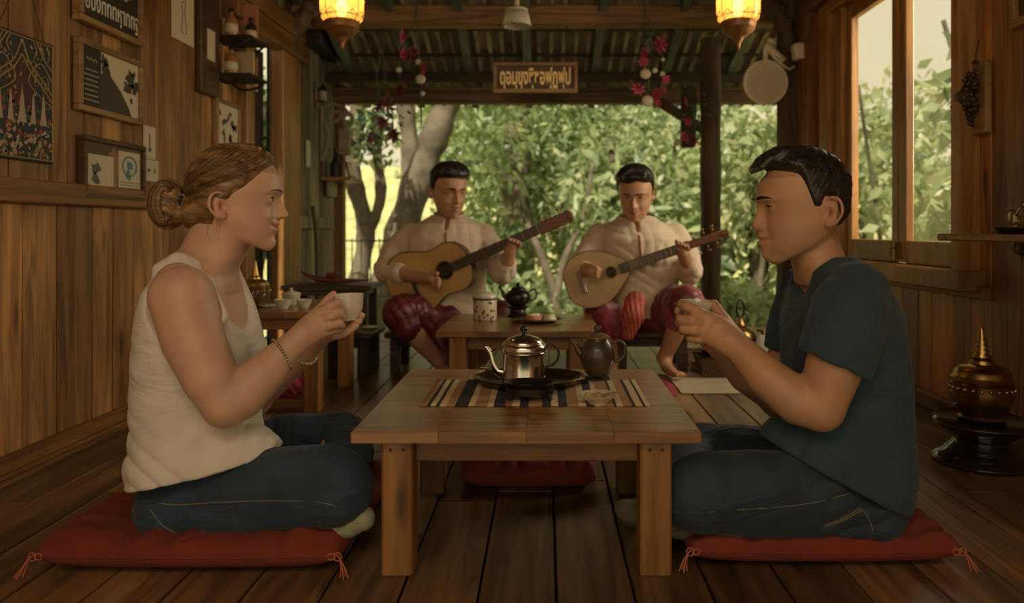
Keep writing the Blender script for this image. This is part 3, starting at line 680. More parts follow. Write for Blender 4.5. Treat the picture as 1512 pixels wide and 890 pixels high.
def leaves(name, blobs, n, size, mat, parent, asp=.42, droop=.35, tr=(0, 1), kind='stuff'):
    """many small bent leaves (four triangles each) scattered through the crown's blobs"""
    vol = np.array([b[1][0]*b[1][1]*b[1][2] if isinstance(b[1], tuple) else b[1]**3 for b in blobs]); pr = vol/vol.sum()
    k = rng.choice(len(blobs), n, p=pr)
    u = rng.normal(size=(n, 3)); u /= np.linalg.norm(u, axis=1)[:, None]; u *= (rng.random(n)**.42)[:, None]
    c = np.array([b[0] for b in blobs])[k]; r = np.array([b[1] if isinstance(b[1], tuple) else (b[1],)*3 for b in blobs])[k]
    P = c+u*r
    d = rng.normal(size=(n, 3)); d[:, 2] -= droop*2; d /= np.linalg.norm(d, axis=1)[:, None]
    s = np.cross(d, rng.normal(size=(n, 3))); s /= np.linalg.norm(s, axis=1)[:, None]; nn = np.cross(d, s)
    L = size*rng.uniform(.55, 1.35, n)[:, None]; wd = L*asp*.5
    v = np.stack([P, P+d*L*.4+s*wd, P+d*L*.4-s*wd, P+d*L*.45-nn*L*.06, P+d*L-nn*L*.10], 1).reshape(-1, 3)
    o = np.arange(n)*5
    f = np.stack([np.stack([o, o+3, o+1], 1), np.stack([o+1, o+3, o+4], 1), np.stack([o, o+2, o+3], 1), np.stack([o+3, o+2, o+4], 1)], 1).reshape(-1, 3)
    me = bpy.data.meshes.new(name); me.vertices.add(len(v)); me.vertices.foreach_set('co', v.ravel())
    me.loops.add(f.size); me.loops.foreach_set('vertex_index', f.ravel()); me.polygons.add(len(f)); me.polygons.foreach_set('loop_start', np.arange(len(f))*3)
    me.update(calc_edges=True); me.materials.append(mat)
    t = np.repeat(np.clip(rng.beta(2, 2.2, n)*(tr[1]-tr[0])+tr[0], 0, 1), 5); a = me.attributes.new('tint', 'FLOAT', 'POINT'); a.data.foreach_set('value', t.astype(np.float32))
    ob = bpy.data.objects.new(name, me); COL.objects.link(ob); ob.parent = parent
    if kind: ob['kind'] = kind
    return ob
ZG = -.35
def tree(name, label, cat, x, y, stems, blobs, n, size, lm, bark=None, group=None, tr=(0, 1), asp=.42, droop=.35):
    t = thing(name, (x, y, ZG), label, cat, group=group)
    for (pts, r0, r1) in stems:
        p = spline(pts, 6); N = len(p)
        rr = [(r0+(r1-r0)*i/(N-1))*(1+.10*math.sin(i*1.3+x*5)+.06*math.sin(i*2.9)) for i in range(N)]
        MB().tube(p, rr, 12).build('trunk' if r0 > .05 else 'branch', bark or M_bark, t, smooth=True)
    if n: leaves('foliage', blobs, n, size, lm, t, tr=tr, asp=asp, droop=droop)
    return t
gr = MB(); N = 24
vs = [(-24+48*i/N, 4.9+32*j/N, ZG+.02*math.sin(i*2.1+j)+(0 if j < 12 else (j-12)**1.5*.10)) for j in range(N+1) for i in range(N+1)]
fs = [[j*(N+1)+i, j*(N+1)+i+1, (j+1)*(N+1)+i+1, (j+1)*(N+1)+i] for j in range(N) for i in range(N)]
gr.add(vs, fs).build('garden_ground', M_grass, kind='structure', smooth=True)
sg = MB(); sg.add([(-16, -3, ZG), (-1.6, -3, ZG), (-1.6, 5.2, ZG), (-16, 5.2, ZG)], [[0, 1, 2, 3]]); sg.add([(1.6, -3, ZG), (16, -3, ZG), (16, 5.2, ZG), (1.6, 5.2, ZG)], [[0, 1, 2, 3]])
sg.build('garden_ground', M_grass, kind='structure')
def T(px, py, Y, x, y):
    p = W(px, py, Y); return (p.x-x, p.y-y, p.z-ZG)
# the big pale forked trunks on the left
x, y = W(575, 520, 6.4).x, 6.4
tree('forked_tree', 'pale thick forked trunk leaning right behind the left guitar player', 'tree', x, y,
     [([(0, 0, -.1), T(572, 430, 6.4, x, y), T(597, 330, 6.4, x, y), T(628, 240, 6.4, x, y), T(662, 150, 6.4, x, y), T(720, 20, 6.4, x, y)], .16, .11),
      ([T(597, 330, 6.4, x, y), T(606, 230, 6.5, x, y), T(598, 150, 6.5, x, y), T(585, 20, 6.5, x, y)], .085, .07)],
     [(T(700, 60, 6.6, x, y), .7), (T(790, 130, 6.8, x, y), .45)], 900, .13, M_leaf)
x, y = W(535, 520, 5.9).x, 5.9
tree('slim_tree', 'slim crooked grey tree beside the left corner post', 'tree', x, y,
     [([(0, 0, -.1), T(528, 430, 5.9, x, y), T(540, 340, 5.9, x, y), T(520, 250, 5.9, x, y), T(528, 150, 5.9, x, y), T(520, 20, 5.9, x, y)], .08, .06),
      ([T(540, 350, 5.9, x, y), T(562, 290, 5.9, x, y), T(556, 200, 5.9, x, y), T(575, 100, 5.9, x, y)], .05, .035)],
     [(T(545, 200, 5.8, x, y), (.25, .3, .3))], 160, .10, M_leaf)
x, y = W(765, 500, 9).x, 9.0
tree('straight_tree', 'straight brown tree trunk standing between the two guitar players', 'tree', x, y,
     [([(0, 0, 0), T(768, 380, 9, x, y), T(762, 260, 9, x, y), T(768, 100, 9, x, y)], .20, .16)],
     [(T(700, 200, 8.6, x, y), 1.0), (T(860, 170, 9.4, x, y), 1.1), (T(740, 330, 9.6, x, y), .8)], 3600, .15, M_leaf)
x, y = W(822, 520, 7).x, 7.0
tree('thin_tree', 'thin v-shaped bare stems to the left of the right guitar player', 'tree', x, y,
     [([(0, 0, 0), T(820, 440, 7, x, y), T(800, 380, 7, x, y), T(778, 330, 7, x, y)], .05, .03),
      ([T(820, 445, 7, x, y), T(835, 380, 7, x, y), T(862, 320, 7, x, y), T(875, 240, 7, x, y)], .04, .02)],
     [(T(860, 300, 7.1, x, y), .30)], 160, .13, M_leaf2)
x, y = W(1150, 560, 7).x, 7.0
tree('thin_tree', 'thin leaning stems seen just left of the man in blue', 'tree', x, y,
     [([(0, 0, 0), T(1150, 450, 7, x, y), T(1165, 390, 7, x, y), T(1190, 300, 7, x, y)], .045, .03),
      ([(-.1, .1, 0), T(1120, 440, 7, x, y), T(1128, 360, 7, x, y), T(1120, 280, 7, x, y)], .04, .02)],
     [(T(1130, 230, 7.1, x, y), .55)], 700, .15, M_leaf2, M_barkd)
# shrubs and trees: (px, py, Y, radii, leaves, size, material, tint)
sh = [
 ('dense green bush low beyond the left guitar player', 690, 400, 8.2, (.9, .8, .6), 1800, .15, M_leaf, (0, .9), 'bush'),
 ('tall leafy tree filling the view above the rear table', 765, 250, 10.5, (1.5, 1.2, 1.3), 4800, .15, M_leaf, (0, 1), 'leafy_tree'),
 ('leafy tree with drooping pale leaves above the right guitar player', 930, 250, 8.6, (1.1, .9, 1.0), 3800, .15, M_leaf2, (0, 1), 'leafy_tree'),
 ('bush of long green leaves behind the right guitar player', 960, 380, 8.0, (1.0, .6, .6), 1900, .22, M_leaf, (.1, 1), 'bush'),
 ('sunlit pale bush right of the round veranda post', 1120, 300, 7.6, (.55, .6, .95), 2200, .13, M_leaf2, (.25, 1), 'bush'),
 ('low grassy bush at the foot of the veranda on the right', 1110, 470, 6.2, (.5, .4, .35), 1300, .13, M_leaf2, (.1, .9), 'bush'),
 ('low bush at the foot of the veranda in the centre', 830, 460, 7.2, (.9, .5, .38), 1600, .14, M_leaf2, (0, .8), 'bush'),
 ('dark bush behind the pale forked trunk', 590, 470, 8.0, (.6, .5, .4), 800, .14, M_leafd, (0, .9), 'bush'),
 ('far tree top seen above the left guitar player', 720, 175, 12, (1.3, 1.2, .8), 1300, .2, M_leaf, (.2, 1), 'leafy_tree'),
 ('far green tree filling the right of the veranda view', 1040, 260, 12, (2.0, 1.5, 2.0), 6000, .18, M_leaf, (.1, 1), 'leafy_tree'),
 ('far green tree behind the straight brown trunk', 840, 330, 13, (2.0, 1.4, 1.7), 4600, .18, M_leaf, (.15, 1), 'leafy_tree'),
 ('hanging creeper with few leaves under the eave at the left', 548, 190, 5.7, (.22, .2, .2), 160, .08, M_leafd, (0, .8), 'creeper'),
]
for (lab, px, py, Y, r, n, s, m, tr, nm) in sh:
    c = W(px, py, Y); t = thing(nm, (c.x, Y, ZG), lab, {'bush': 'bush', 'leafy_tree': 'tree', 'creeper': 'creeper'}[nm], group='garden trees and bushes')
    zc = c.z-ZG
    if nm == 'creeper':
        MB().tube([(0, 0, zc-.1), (.02, 0, zc+.1), (0, 0, zc+.5)], .008, 6).build('stem', M_barkd, t)
    else:
        for k in range(3):
            a = k*2.1; MB().tube(spline([(.1*math.cos(a), .1*math.sin(a), 0), (r[0]*.15*math.cos(a), r[1]*.15*math.sin(a), zc*.5), (r[0]*.5*math.cos(a), r[1]*.5*math.sin(a), zc+r[2]*.3)], 4), .03+.006*k, 7).build('stem', M_barkd, t, smooth=True)
    bl = [((rng.uniform(-.6, .6)*r[0], rng.uniform(-.6, .6)*r[1], zc+rng.uniform(-.6, .6)*r[2]), tuple(np.array(r)*rng.uniform(.35, .65))) for _ in range(11)]
    leaves('foliage', bl, n, s, m, t, tr=tr)
# plants outside the side window
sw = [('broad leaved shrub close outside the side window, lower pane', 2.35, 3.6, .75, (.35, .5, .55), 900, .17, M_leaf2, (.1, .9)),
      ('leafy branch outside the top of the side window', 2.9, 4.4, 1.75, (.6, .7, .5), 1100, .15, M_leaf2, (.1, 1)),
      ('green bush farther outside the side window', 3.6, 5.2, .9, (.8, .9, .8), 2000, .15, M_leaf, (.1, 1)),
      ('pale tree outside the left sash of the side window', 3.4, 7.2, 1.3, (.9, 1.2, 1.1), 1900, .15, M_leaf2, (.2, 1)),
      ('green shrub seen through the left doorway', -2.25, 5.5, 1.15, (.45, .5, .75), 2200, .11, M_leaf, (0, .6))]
for (lab, x, y, z, r, n, s, m, tr) in sw:
    t = thing('garden_shrub', (x, y, ZG), lab, 'shrub', group='plants outside the windows'); zc = z-ZG
    for k in range(4):
        a = k*1.7+.4; MB().tube(spline([(0, 0, 0), (r[0]*.3*math.cos(a), r[1]*.3*math.sin(a), zc*.6), (r[0]*.8*math.cos(a), r[1]*.8*math.sin(a), zc+r[2]*.6)], 5), [.03-.0015*i for i in range(11)], 7).build('branch', M_barkd, t, smooth=True)
    bl = [((rng.uniform(-.6, .6)*r[0], rng.uniform(-.6, .6)*r[1], zc+rng.uniform(-.6, .6)*r[2]), tuple(np.array(r)*rng.uniform(.35, .6))) for _ in range(9)]
    leaves('foliage', bl, n, s, m, t, tr=tr, asp=.55, kind='stuff')
# neighbouring hut roof seen low through the window
M_hut = plain('hut_green_metal', (.06, .10, .075), .7, noise=.2, nscale=6)
ht = thing('garden_hut', (3.5, 7.9, ZG), 'grey green garden hut low outside the side window', 'hut')
mb = MB()
for k in range(16): mb.box((-.95+.12*k, 0, .45), (.115, .05, .9), .004)
mb.build('wall', M_hut, ht)
mb = MB(); mb.prism([(-1.1, .88), (0, 1.18), (1.1, .88), (1.1, .92), (0, 1.23), (-1.1, .92)], .8, Matrix.Translation((0, -.1, 0))); mb.build('roof', M_hut, ht)
# lantern-like white posts by the tree
fe = thing('garden_fence', (W(545, 0, 5.6).x, 5.6, ZG), 'dark green wire fence at the left edge of the veranda', 'fence')
mb = MB()
for k in range(7): mb.box((-.2+.07*k, 0, .47), (.008, .008, .94), .001)
for z in (.15, .5, .92): mb.box((0, 0, z), (.5, .012, .012), .002)
mb.build('mesh_panel', plain('dark_green_wire', (.02, .035, .025), .6), fe)
# ---------------- furniture and the things on the tables ----------------
M_tab = wood('table_top_wood', (.17, .072, .021), (.42, .195, .062), 'X', .26, .8, bump=.10, stain=.5, coat=.35)
M_tabl = wood('table_leg_wood', (.18, .075, .018), (.40, .18, .05), 'Z', .42, .9, bump=.12)
M_taba = wood('table_apron_wood', (.15, .062, .016), (.34, .15, .042), 'X', .42, .9, bump=.12)
M_tabd = wood('dark_stool_wood', (.035, .02, .01), (.11, .06, .03), 'X', .5, .9)
M_brass = plain('aged_brass', (.36, .22, .08), .35, 1, noise=.25, nscale=30)
M_silver = plain('tarnished_silver', (.72, .66, .56), .2, 1, noise=.12, nscale=20)
M_lacq = plain('black_lacquer', (.012, .008, .006), .16, coat=.6)
M_cer = plain('ivory_china', (.66, .58, .44), .25, coat=.3)
M_gold = plain('gold_leaf', (.55, .36, .12), .38, 1, noise=.3, nscale=40)

def table(name, label, x0, x1, y0, y1, z, th, leg, inset, apron, group=None, mats=None, pegs=True, tops=4, backin=None):
    mt, ml, ma = mats or (M_tab, M_tabl, M_taba)
    cx, cy = (x0+x1)/2, (y0+y1)/2; t = thing(name, (cx, cy, 0), label, 'table', group=group); w_, d_ = x1-x0, y1-y0
    mb = MB(); dz = d_/tops
    xs = [-w_/2+w_*i/tops for i in range(tops+1)]
    for i in range(tops): mb.box(((xs[i]+xs[i+1])/2, 0, z-th/2), (xs[i+1]-xs[i]-.0004, d_, th), .0005 if 0 < i < tops-1 else .001, tint=.35+.3*random.random())
    mb.build('tabletop', mt, t)
    bi = backin if backin is not None else inset
    lx, ly0, ly1 = w_/2-inset-leg/2, -d_/2+inset*.4+leg/2, d_/2-bi-leg/2
    for sx in (-1, 1):
        for yy in (ly0, ly1):
            m = MB(); m.box((sx*lx, yy, (z-th)/2), (leg, leg, z-th), .004, tint=random.random())
            l = m.build('leg', ml, t)
            if pegs:
                m = MB()
                for q in (-.012, .012): m.lathe([(.0035, 0), (.0035, .0015)], 10, M=Matrix.Translation((sx*lx+q, yy-leg/2, z-th-.018)) @ Matrix.Rotation(PI/2, 4, 'X'))
                m.build('peg', plain('peg_dark', (.05, .025, .01), .6), l)
    for yy in (ly0, ly1): MB().box((0, yy+(.008 if yy < 0 else -.008), z-th-apron/2), (2*lx-leg-.0005, .022, apron), .002, tint=random.random()).build('apron', ma, t)
    for sx in (-1, 1): MB().box((sx*lx, (ly0+ly1)/2, z-th-apron/2), (.022, ly1-ly0-leg-.0005, apron), .002, tint=random.random()).build('apron', ma, t)
    return t
ZT = .281
table('low_table', 'low square wooden table in the foreground between the seated man and woman', -.363, .292, 1.365, 1.977, ZT, .0215, .060, .052, .048, backin=.10)
ZB = .275
table('low_table', 'wooden table behind, in front of the two guitar players', -.412, .206, 2.75, 3.32, ZB, .022, .065, .048, .055)

def teapot_parts(t, m_body, body, spout, handle, lid, knob, m_h=None, m_lid=None, n=36):
    b = MB().lathe(body, n).build('body', m_body, t, smooth=True, auto=50)
    MB().lathe(lid, n).build('lid', m_lid or m_body, t, smooth=True, auto=50)
    MB().lathe(knob, 16).build('knob', m_h or m_body, t, smooth=True)
    p, r = spout; MB().tube(spline(p, 6), [r[0]+(r[1]-r[0])*i/(6*(len(p)-1)) for i in range(6*(len(p)-1)+1)], 12).build('spout', m_body, t, smooth=True)
    p, r = handle; MB().tube(spline(p, 6), r, 10, flat=.7).build('handle', m_h or m_body, t, smooth=True)
def stripe_mat(name, cols, per, axis=0, off=0):
    m, n, l, b = newmat(name); tc = n.new('ShaderNodeTexCoord'); sp = n.new('ShaderNodeSeparateXYZ'); l.new(tc.outputs['Object'], sp.inputs[0])
    mu = n.new('ShaderNodeMath'); mu.operation = 'MULTIPLY_ADD'; mu.inputs[1].default_value = 1/per; mu.inputs[2].default_value = off; l.new(sp.outputs[axis], mu.inputs[0]); fr = n.new('ShaderNodeMath'); fr.operation = 'FRACT'; l.new(mu.outputs[0], fr.inputs[0])
    cr = n.new('ShaderNodeValToRGB'); cr.color_ramp.interpolation = 'CONSTANT'; e = cr.color_ramp.elements; e[0].position = 0; e[0].color = (*cols[0][1], 1); e[1].position = cols[1][0]; e[1].color = (*cols[1][1], 1)
    for p, c in cols[2:]: q = e.new(p); q.color = (*c, 1)
    l.new(fr.outputs[0], cr.inputs[0]); nz = n.new('ShaderNodeTexNoise'); nz.inputs['Scale'].default_value = 300; l.new(tc.outputs['Object'], nz.inputs['Vector']); mr = n.new('ShaderNodeMapRange'); mr.inputs[3].default_value = .75; mr.inputs[4].default_value = 1.25; l.new(nz.outputs['Fac'], mr.inputs[0])
    h = n.new('ShaderNodeHueSaturation'); l.new(cr.outputs[0], h.inputs['Color']); l.new(mr.outputs[0], h.inputs['Value']); l.new(h.outputs[0], b.inputs['Base Color']); b.inputs['Roughness'].default_value = .9
    bp = n.new('ShaderNodeBump'); bp.inputs['Strength'].default_value = .5; bp.inputs['Distance'].default_value = .001; l.new(nz.outputs['Fac'], bp.inputs['Height']); l.new(bp.outputs[0], b.inputs['Normal']); return m
tan, crm, drk, org_ = (.38, .21, .09), (.62, .46, .26), (.030, .030, .032), (.30, .13, .045)
M_run = stripe_mat('runner_stripes', [(0, tan), (.03, drk), (.045, crm), (.07, drk), (.085, crm), (.11, tan), (.15, drk), (.21, crm), (.235, tan), (.29, crm), (.32, drk), (.37, org_), (.40, crm), (.43, drk), (.47, tan), (.53, drk), (.57, crm), (.60, drk), (.64, tan), (.69, crm), (.72, drk), (.76, crm), (.785, tan), (.84, drk), (.855, crm), (.88, tan), (.92, drk), (.935, crm), (.965, drk), (.98, crm)][:32], .492, 0, .5)
r = MB(); N = 40
vs = []; fs = []
for j in range(9):
    for i in range(N+1): vs.append((-.246+.492*i/N, -.137+.274*j/8, .0018+.0006*math.sin(i*.9+j)))
for j in range(8):
    for i in range(N): a = j*(N+1)+i; fs.append([a, a+1, a+N+2, a+N+1])
r.add(vs, fs)
ro = r.build('table_runner', M_run, loc=(-.022, 1.698, ZT+.0004), smooth=True); md = ro.modifiers.new('solid', 'SOLIDIFY'); md.thickness = .0016
tag(ro, 'striped tan and black woven runner lying across the foreground table', 'table runner')
# oval tray
tr_ = thing('serving_tray', (-.040, 1.775, ZT+.0035), 'dark oval metal tray under the silver teapot', 'tray')
MB().lathe([(0, .004), (.100, .004), (.118, .010), (.134, .020), (.1355, .0205), (.134, .0175), (.119, .006), (.100, 0), (0, 0)], 48, sy=.78).build('dish', plain('bronze_tray', (.10, .075, .045), .33, .9, noise=.3, nscale=12), tr_, smooth=True, auto=60)
MB().tube([(.134*math.cos(a), .1045*math.sin(a), .0205) for a in [2*PI*i/48 for i in range(48)]], .0016, 6, closed=True).build('rim', M_brass, tr_, smooth=True)
# silver teapot
t = thing('silver_teapot', (-.052, 1.785, ZT+.0080), 'shiny silver teapot with tall domed lid and black handle on the oval tray', 'teapot')
teapot_parts(t, M_silver, [(0, 0), (.050, 0), (.053, .004), (.0535, .008), (.051, .012), (.051, .066), (.0535, .072), (.056, .078), (.055, .084), (.0535, .090), (.047, .0935), (0, .094)],
             ([(-.049, 0, .022), (-.064, 0, .026), (-.075, 0, .045), (-.081, 0, .068), (-.094, 0, .086)], (.0095, .0048)),
             ([(.052, 0, .084), (.066, 0, .089), (.083, 0, .078), (.083, 0, .055), (.070, 0, .040), (.052, 0, .034)], .0042),
             [(.047, .0935), (.046, .099), (.036, .106), (.016, .112), (.006, .114), (0, .114)], [(.004, .1135), (.004, .118), (.009, .123), (.0095, .128), (.006, .134), (0, .136)], m_h=plain('ebony', (.014, .010, .008), .35))
for z, rr in ((.072, .0545), (.012, .052), (.093, .049)): MB().tube([(rr*math.cos(a), rr*math.sin(a), z) for a in [2*PI*i/40 for i in range(40)]], .0016, 6, closed=True).build('band', M_silver, t, smooth=True)
# small footed burner stand in front
t = thing('burner_stand', (-.034, 1.625, ZT+.0022), 'small dark footed stand in front of the silver teapot', 'stand')
MB().lathe([(0, .020), (.040, .020), (.052, .028), (.059, .036), (.0605, .0365), (.058, .0385), (.050, .031), (.038, .025), (0, .025)], 36, sy=.72).build('bowl', plain('dark_bronze', (.035, .026, .018), .4, .7), tr_ if False else t, smooth=True, auto=50)
MB().lathe([(.050, .012), (.052, .012), (.053, .027), (.050, .027)], 36, sy=.72).build('band', plain('dark_bronze', (0, 0, 0)), t, smooth=True, auto=50)
for a in (.5, PI-.5, PI+.5, -.5):
    m = MB(); m.bar((.047*math.cos(a), .034*math.sin(a), .016), (.052*math.cos(a), .038*math.sin(a), 0), .012, .008, bev=.002); m.build('foot', plain('dark_bronze', (0, 0, 0)), t)
# spoon resting on the tray
t = thing('spoon', (-.125, 1.80, ZT+.020), 'small bronze spoon leaning on the left rim of the oval tray', 'spoon', rot=(0, .35, -.4))
m = MB(); m.tube([(-.03, 0, .004), (0, 0, .002), (.03, 0, 0)], [.0018, .0014, .0014], 8); m.build('handle', M_brass, t, smooth=True)
m = MB(); m.ball((-.038, 0, .005), .011, 14, 8, sc=(1, .7, .35)); m.build('bowl', M_brass, t, smooth=True)
# brown ceramic teapot
M_brn = plain('brown_stoneware', (.075, .048, .026), .38, noise=.3, nscale=14, coat=.25)
t = thing('ceramic_teapot', (.132, 1.845, ZT+.0062), 'brown stoneware teapot with a lid at the back right of the foreground table', 'teapot')
teapot_parts(t, M_brn, [(0, .006), (.026, .006), (.029, .009), (.038, .026), (.0435, .045), (.0445, .056), (.042, .070), (.036, .083), (.029, .091), (.027, .096), (.026, .099), (0, .0995)],
             ([(-.034, 0, .052), (-.047, 0, .064), (-.055, 0, .080), (-.066, 0, .092)], (.0115, .0045)),
             ([(.037, 0, .084), (.052, 0, .092), (.068, 0, .080), (.067, 0, .056), (.055, 0, .042), (.041, 0, .040)], .0052),
             [(.031, .0985), (.031, .102), (.026, .106), (.014, .110), (.008, .112), (0, .112)], [(.008, .111), (.006, .116), (.010, .121), (.009, .128), (0, .130)], m_lid=plain('glazed_lid', (.16, .105, .06), .3, noise=.3, nscale=30))
tc_ = MB().box((0, 0, .002), (.062, .050, .0035), .001).build('coaster', plain('dark_coaster', (.03, .022, .016), .7), loc=(.132, 1.845, ZT+.0005)); tag(tc_, 'small dark square coaster under the brown stoneware teapot', 'coaster')
# saucer with snack
t = thing('saucer', (.114, 1.585, ZT+.0024), 'small pale saucer with crumbs at the front right of the runner', 'saucer')
MB().lathe([(0, .004), (.018, .004), (.020, 0), (.022, 0), (.024, .005), (.036, .013), (.042, .019), (.0425, .0198), (.040, .0195), (.030, .0125), (.018, .0085), (0, .008)], 36).build('dish', M_cer, t, smooth=True, auto=60)
m = MB(); R0 = random.Random(4)
for i in range(60):
    a, q = R0.uniform(0, 2*PI), .030*math.sqrt(R0.random()); m.ball((q*math.cos(a), q*math.sin(a), .0125+.004*(q/.03)**2), .0028, 6, 4)
m.build('snack', plain('snack_flakes', (.50, .36, .17), .8), t, smooth=True, kind='stuff')
m = MB(); m.tube([(.01, -.004, .018), (.045, .006, .024)], [.0022, .0012], 6); m.build('pick', plain('pick_wood', (.3, .18, .08), .6), t, smooth=True)
# cups held by the couple
def cup(name, loc, label, r, h, cone, rot, mat):
    t = thing(name, loc, label, 'cup', rot=rot)
    if cone: prof = [(0, .003), (r*.45, .003), (r*.47, 0), (r*.52, 0), (r*.54, .004), (r*.72, h*.35), (r*.9, h*.75), (r, h), (r*.965, h+.0008), (r*.86, h*.74), (r*.68, h*.37), (r*.5, .008), (0, .007)]
    else: prof = [(0, .003), (r*.50, .003), (r*.52, 0), (r*.56, 0), (r*.58, .005), (r*.80, h*.22), (r*.93, h*.5), (r*.97, h*.8), (r, h), (r*.965, h+.0008), (r*.93, h*.8), (r*.88, h*.5), (r*.75, h*.25), (r*.5, .009), (0, .008)]
    MB().lathe(prof, 48).build('bowl', mat, t, smooth=True, auto=60)
    MB().lathe([(0, h*.72), (r*.86, h*.72)], 36).build('tea', plain('tea_liquid', (.10, .045, .012), .08), t, smooth=True)
    return t
c = W(513, 474, 1.60); cup('teacup', (c.x, c.y, c.z), 'white china teacup held by the woman', .0365, .058, False, (-.16, -.08, 0), M_cer)
c = W(1029, 474, 1.583); t = cup('teacup', (c.x, c.y, c.z), 'white conical teacup held by the man in blue', .0395, .044, True, (0, .03, 0), M_cer)
# things on the rear table
t = thing('tea_jar', W(716, 0, 3.10), 'white and brown patterned lidded jar on the rear table', 'jar'); t.location.z = ZB+.0006
def pattern_mat():
    m, n, l, b = newmat('jar_pattern'); tc = n.new('ShaderNodeTexCoord'); v_ = n.new('ShaderNodeTexVoronoi'); v_.inputs['Scale'].default_value = 55; l.new(tc.outputs['Object'], v_.inputs['Vector']); cr = n.new('ShaderNodeValToRGB'); cr.color_ramp.interpolation = 'CONSTANT'
    cr.color_ramp.elements[0].color = (.05, .035, .02, 1); cr.color_ramp.elements[1].position = .33; cr.color_ramp.elements[1].color = (.62, .52, .36, 1); l.new(v_.outputs['Distance'], cr.inputs[0]); l.new(cr.outputs[0], b.inputs['Base Color']); b.inputs['Roughness'].default_value = .3; return m
MB().lathe([(0, 0), (.046, 0), (.050, .006), (.050, .086), (.047, .092), (.047, .094), (0, .094)], 36).build('body', pattern_mat(), t, smooth=True, auto=50)
MB().lathe([(.051, .0945), (.052, .100), (.048, .108), (.020, .116), (0, .117)], 36).build('lid', M_cer, t, smooth=True, auto=50)
MB().lathe([(.0515, .0855), (.0525, .089), (.0525, .094), (.050, .0945)], 36).build('band', plain('jar_band', (.07, .05, .03), .4), t, smooth=True)
t = thing('dark_teapot', (W(765, 0, 3.22).x, 3.22, ZB+.0006), 'dark metal teapot raised on a pedestal on the rear table', 'teapot')
M_iron = plain('dark_metal_pot', (.045, .035, .028), .32, .8)
MB().lathe([(0, 0), (.048, 0), (.050, .006), (.036, .016), (.032, .030), (.044, .040), (.046, .046), (0, .046)], 30).build('pedestal', M_iron, t, smooth=True, auto=40)
b0 = len(t.children); teapot_parts(t, M_iron, [(0, .047), (.030, .047), (.048, .060), (.056, .080), (.054, .098), (.042, .112), (.030, .118), (0, .1185)], ([(-.045, 0, .075), (-.062, 0, .090), (-.070, 0, .112), (-.082, 0, .128)], (.011, .005)), ([(.045, 0, .105), (.066, 0, .120), (.080, 0, .108), (.076, 0, .080), (.054, 0, .068)], .0055), [(.032, .1182), (.030, .125), (.018, .131), (0, .133)], [(.004, .132), (.010, .140), (.006, .150), (0, .152)])
pl = thing('pastry_plate', (W(797, 0, 3.02).x, 3.02, ZB+.0006), 'dark plate of pastries on the rear table', 'plate')
MB().lathe([(0, .003), (.05, .003), (.055, 0), (.060, 0), (.070, .008), (.092, .014), (.093, .0155), (.070, .0115), (.055, .006), (0, .006)], 40).build('dish', M_tabd, pl, smooth=True, auto=50)
pz = ZB+.0074; M_bun = plain('baked_bun', (.42, .18, .07), .6, noise=.3, nscale=40, bump=.3); M_cream = plain('cream_icing', (.70, .60, .42), .6)
for i, (dx, dy, rr, hh, m_, lb, dz) in enumerate(((-.028, -.01, .036, .020, M_bun, 'round golden brown bun at the left of the pastry plate', 0), (.040, -.008, .028, .016, M_cream, 'pale iced cake at the right of the pastry plate', 0), (-.015, .052, .024, .017, M_bun, 'small bun at the back of the pastry plate', 0), (.050, .042, .018, .014, M_bun, 'tiny brown cake behind the iced cake', 0))):
    q = thing('pastry', (pl.location.x+dx, pl.location.y+dy, pz), lb, 'pastry', group='pastries on the rear table plate')
    MB().lathe([(0, 0), (rr*.8, 0), (rr, hh*.35), (rr*.98, hh*.7), (rr*.7, hh*1.1), (0, hh*1.35)], 24).build('dough', m_, q, smooth=True)
    MB().lathe([(rr*.72, hh*1.1), (rr*.6, hh*1.32), (0, hh*1.5)], 20, flute=7, fa=.08).build('topping', M_cream, q, smooth=True)

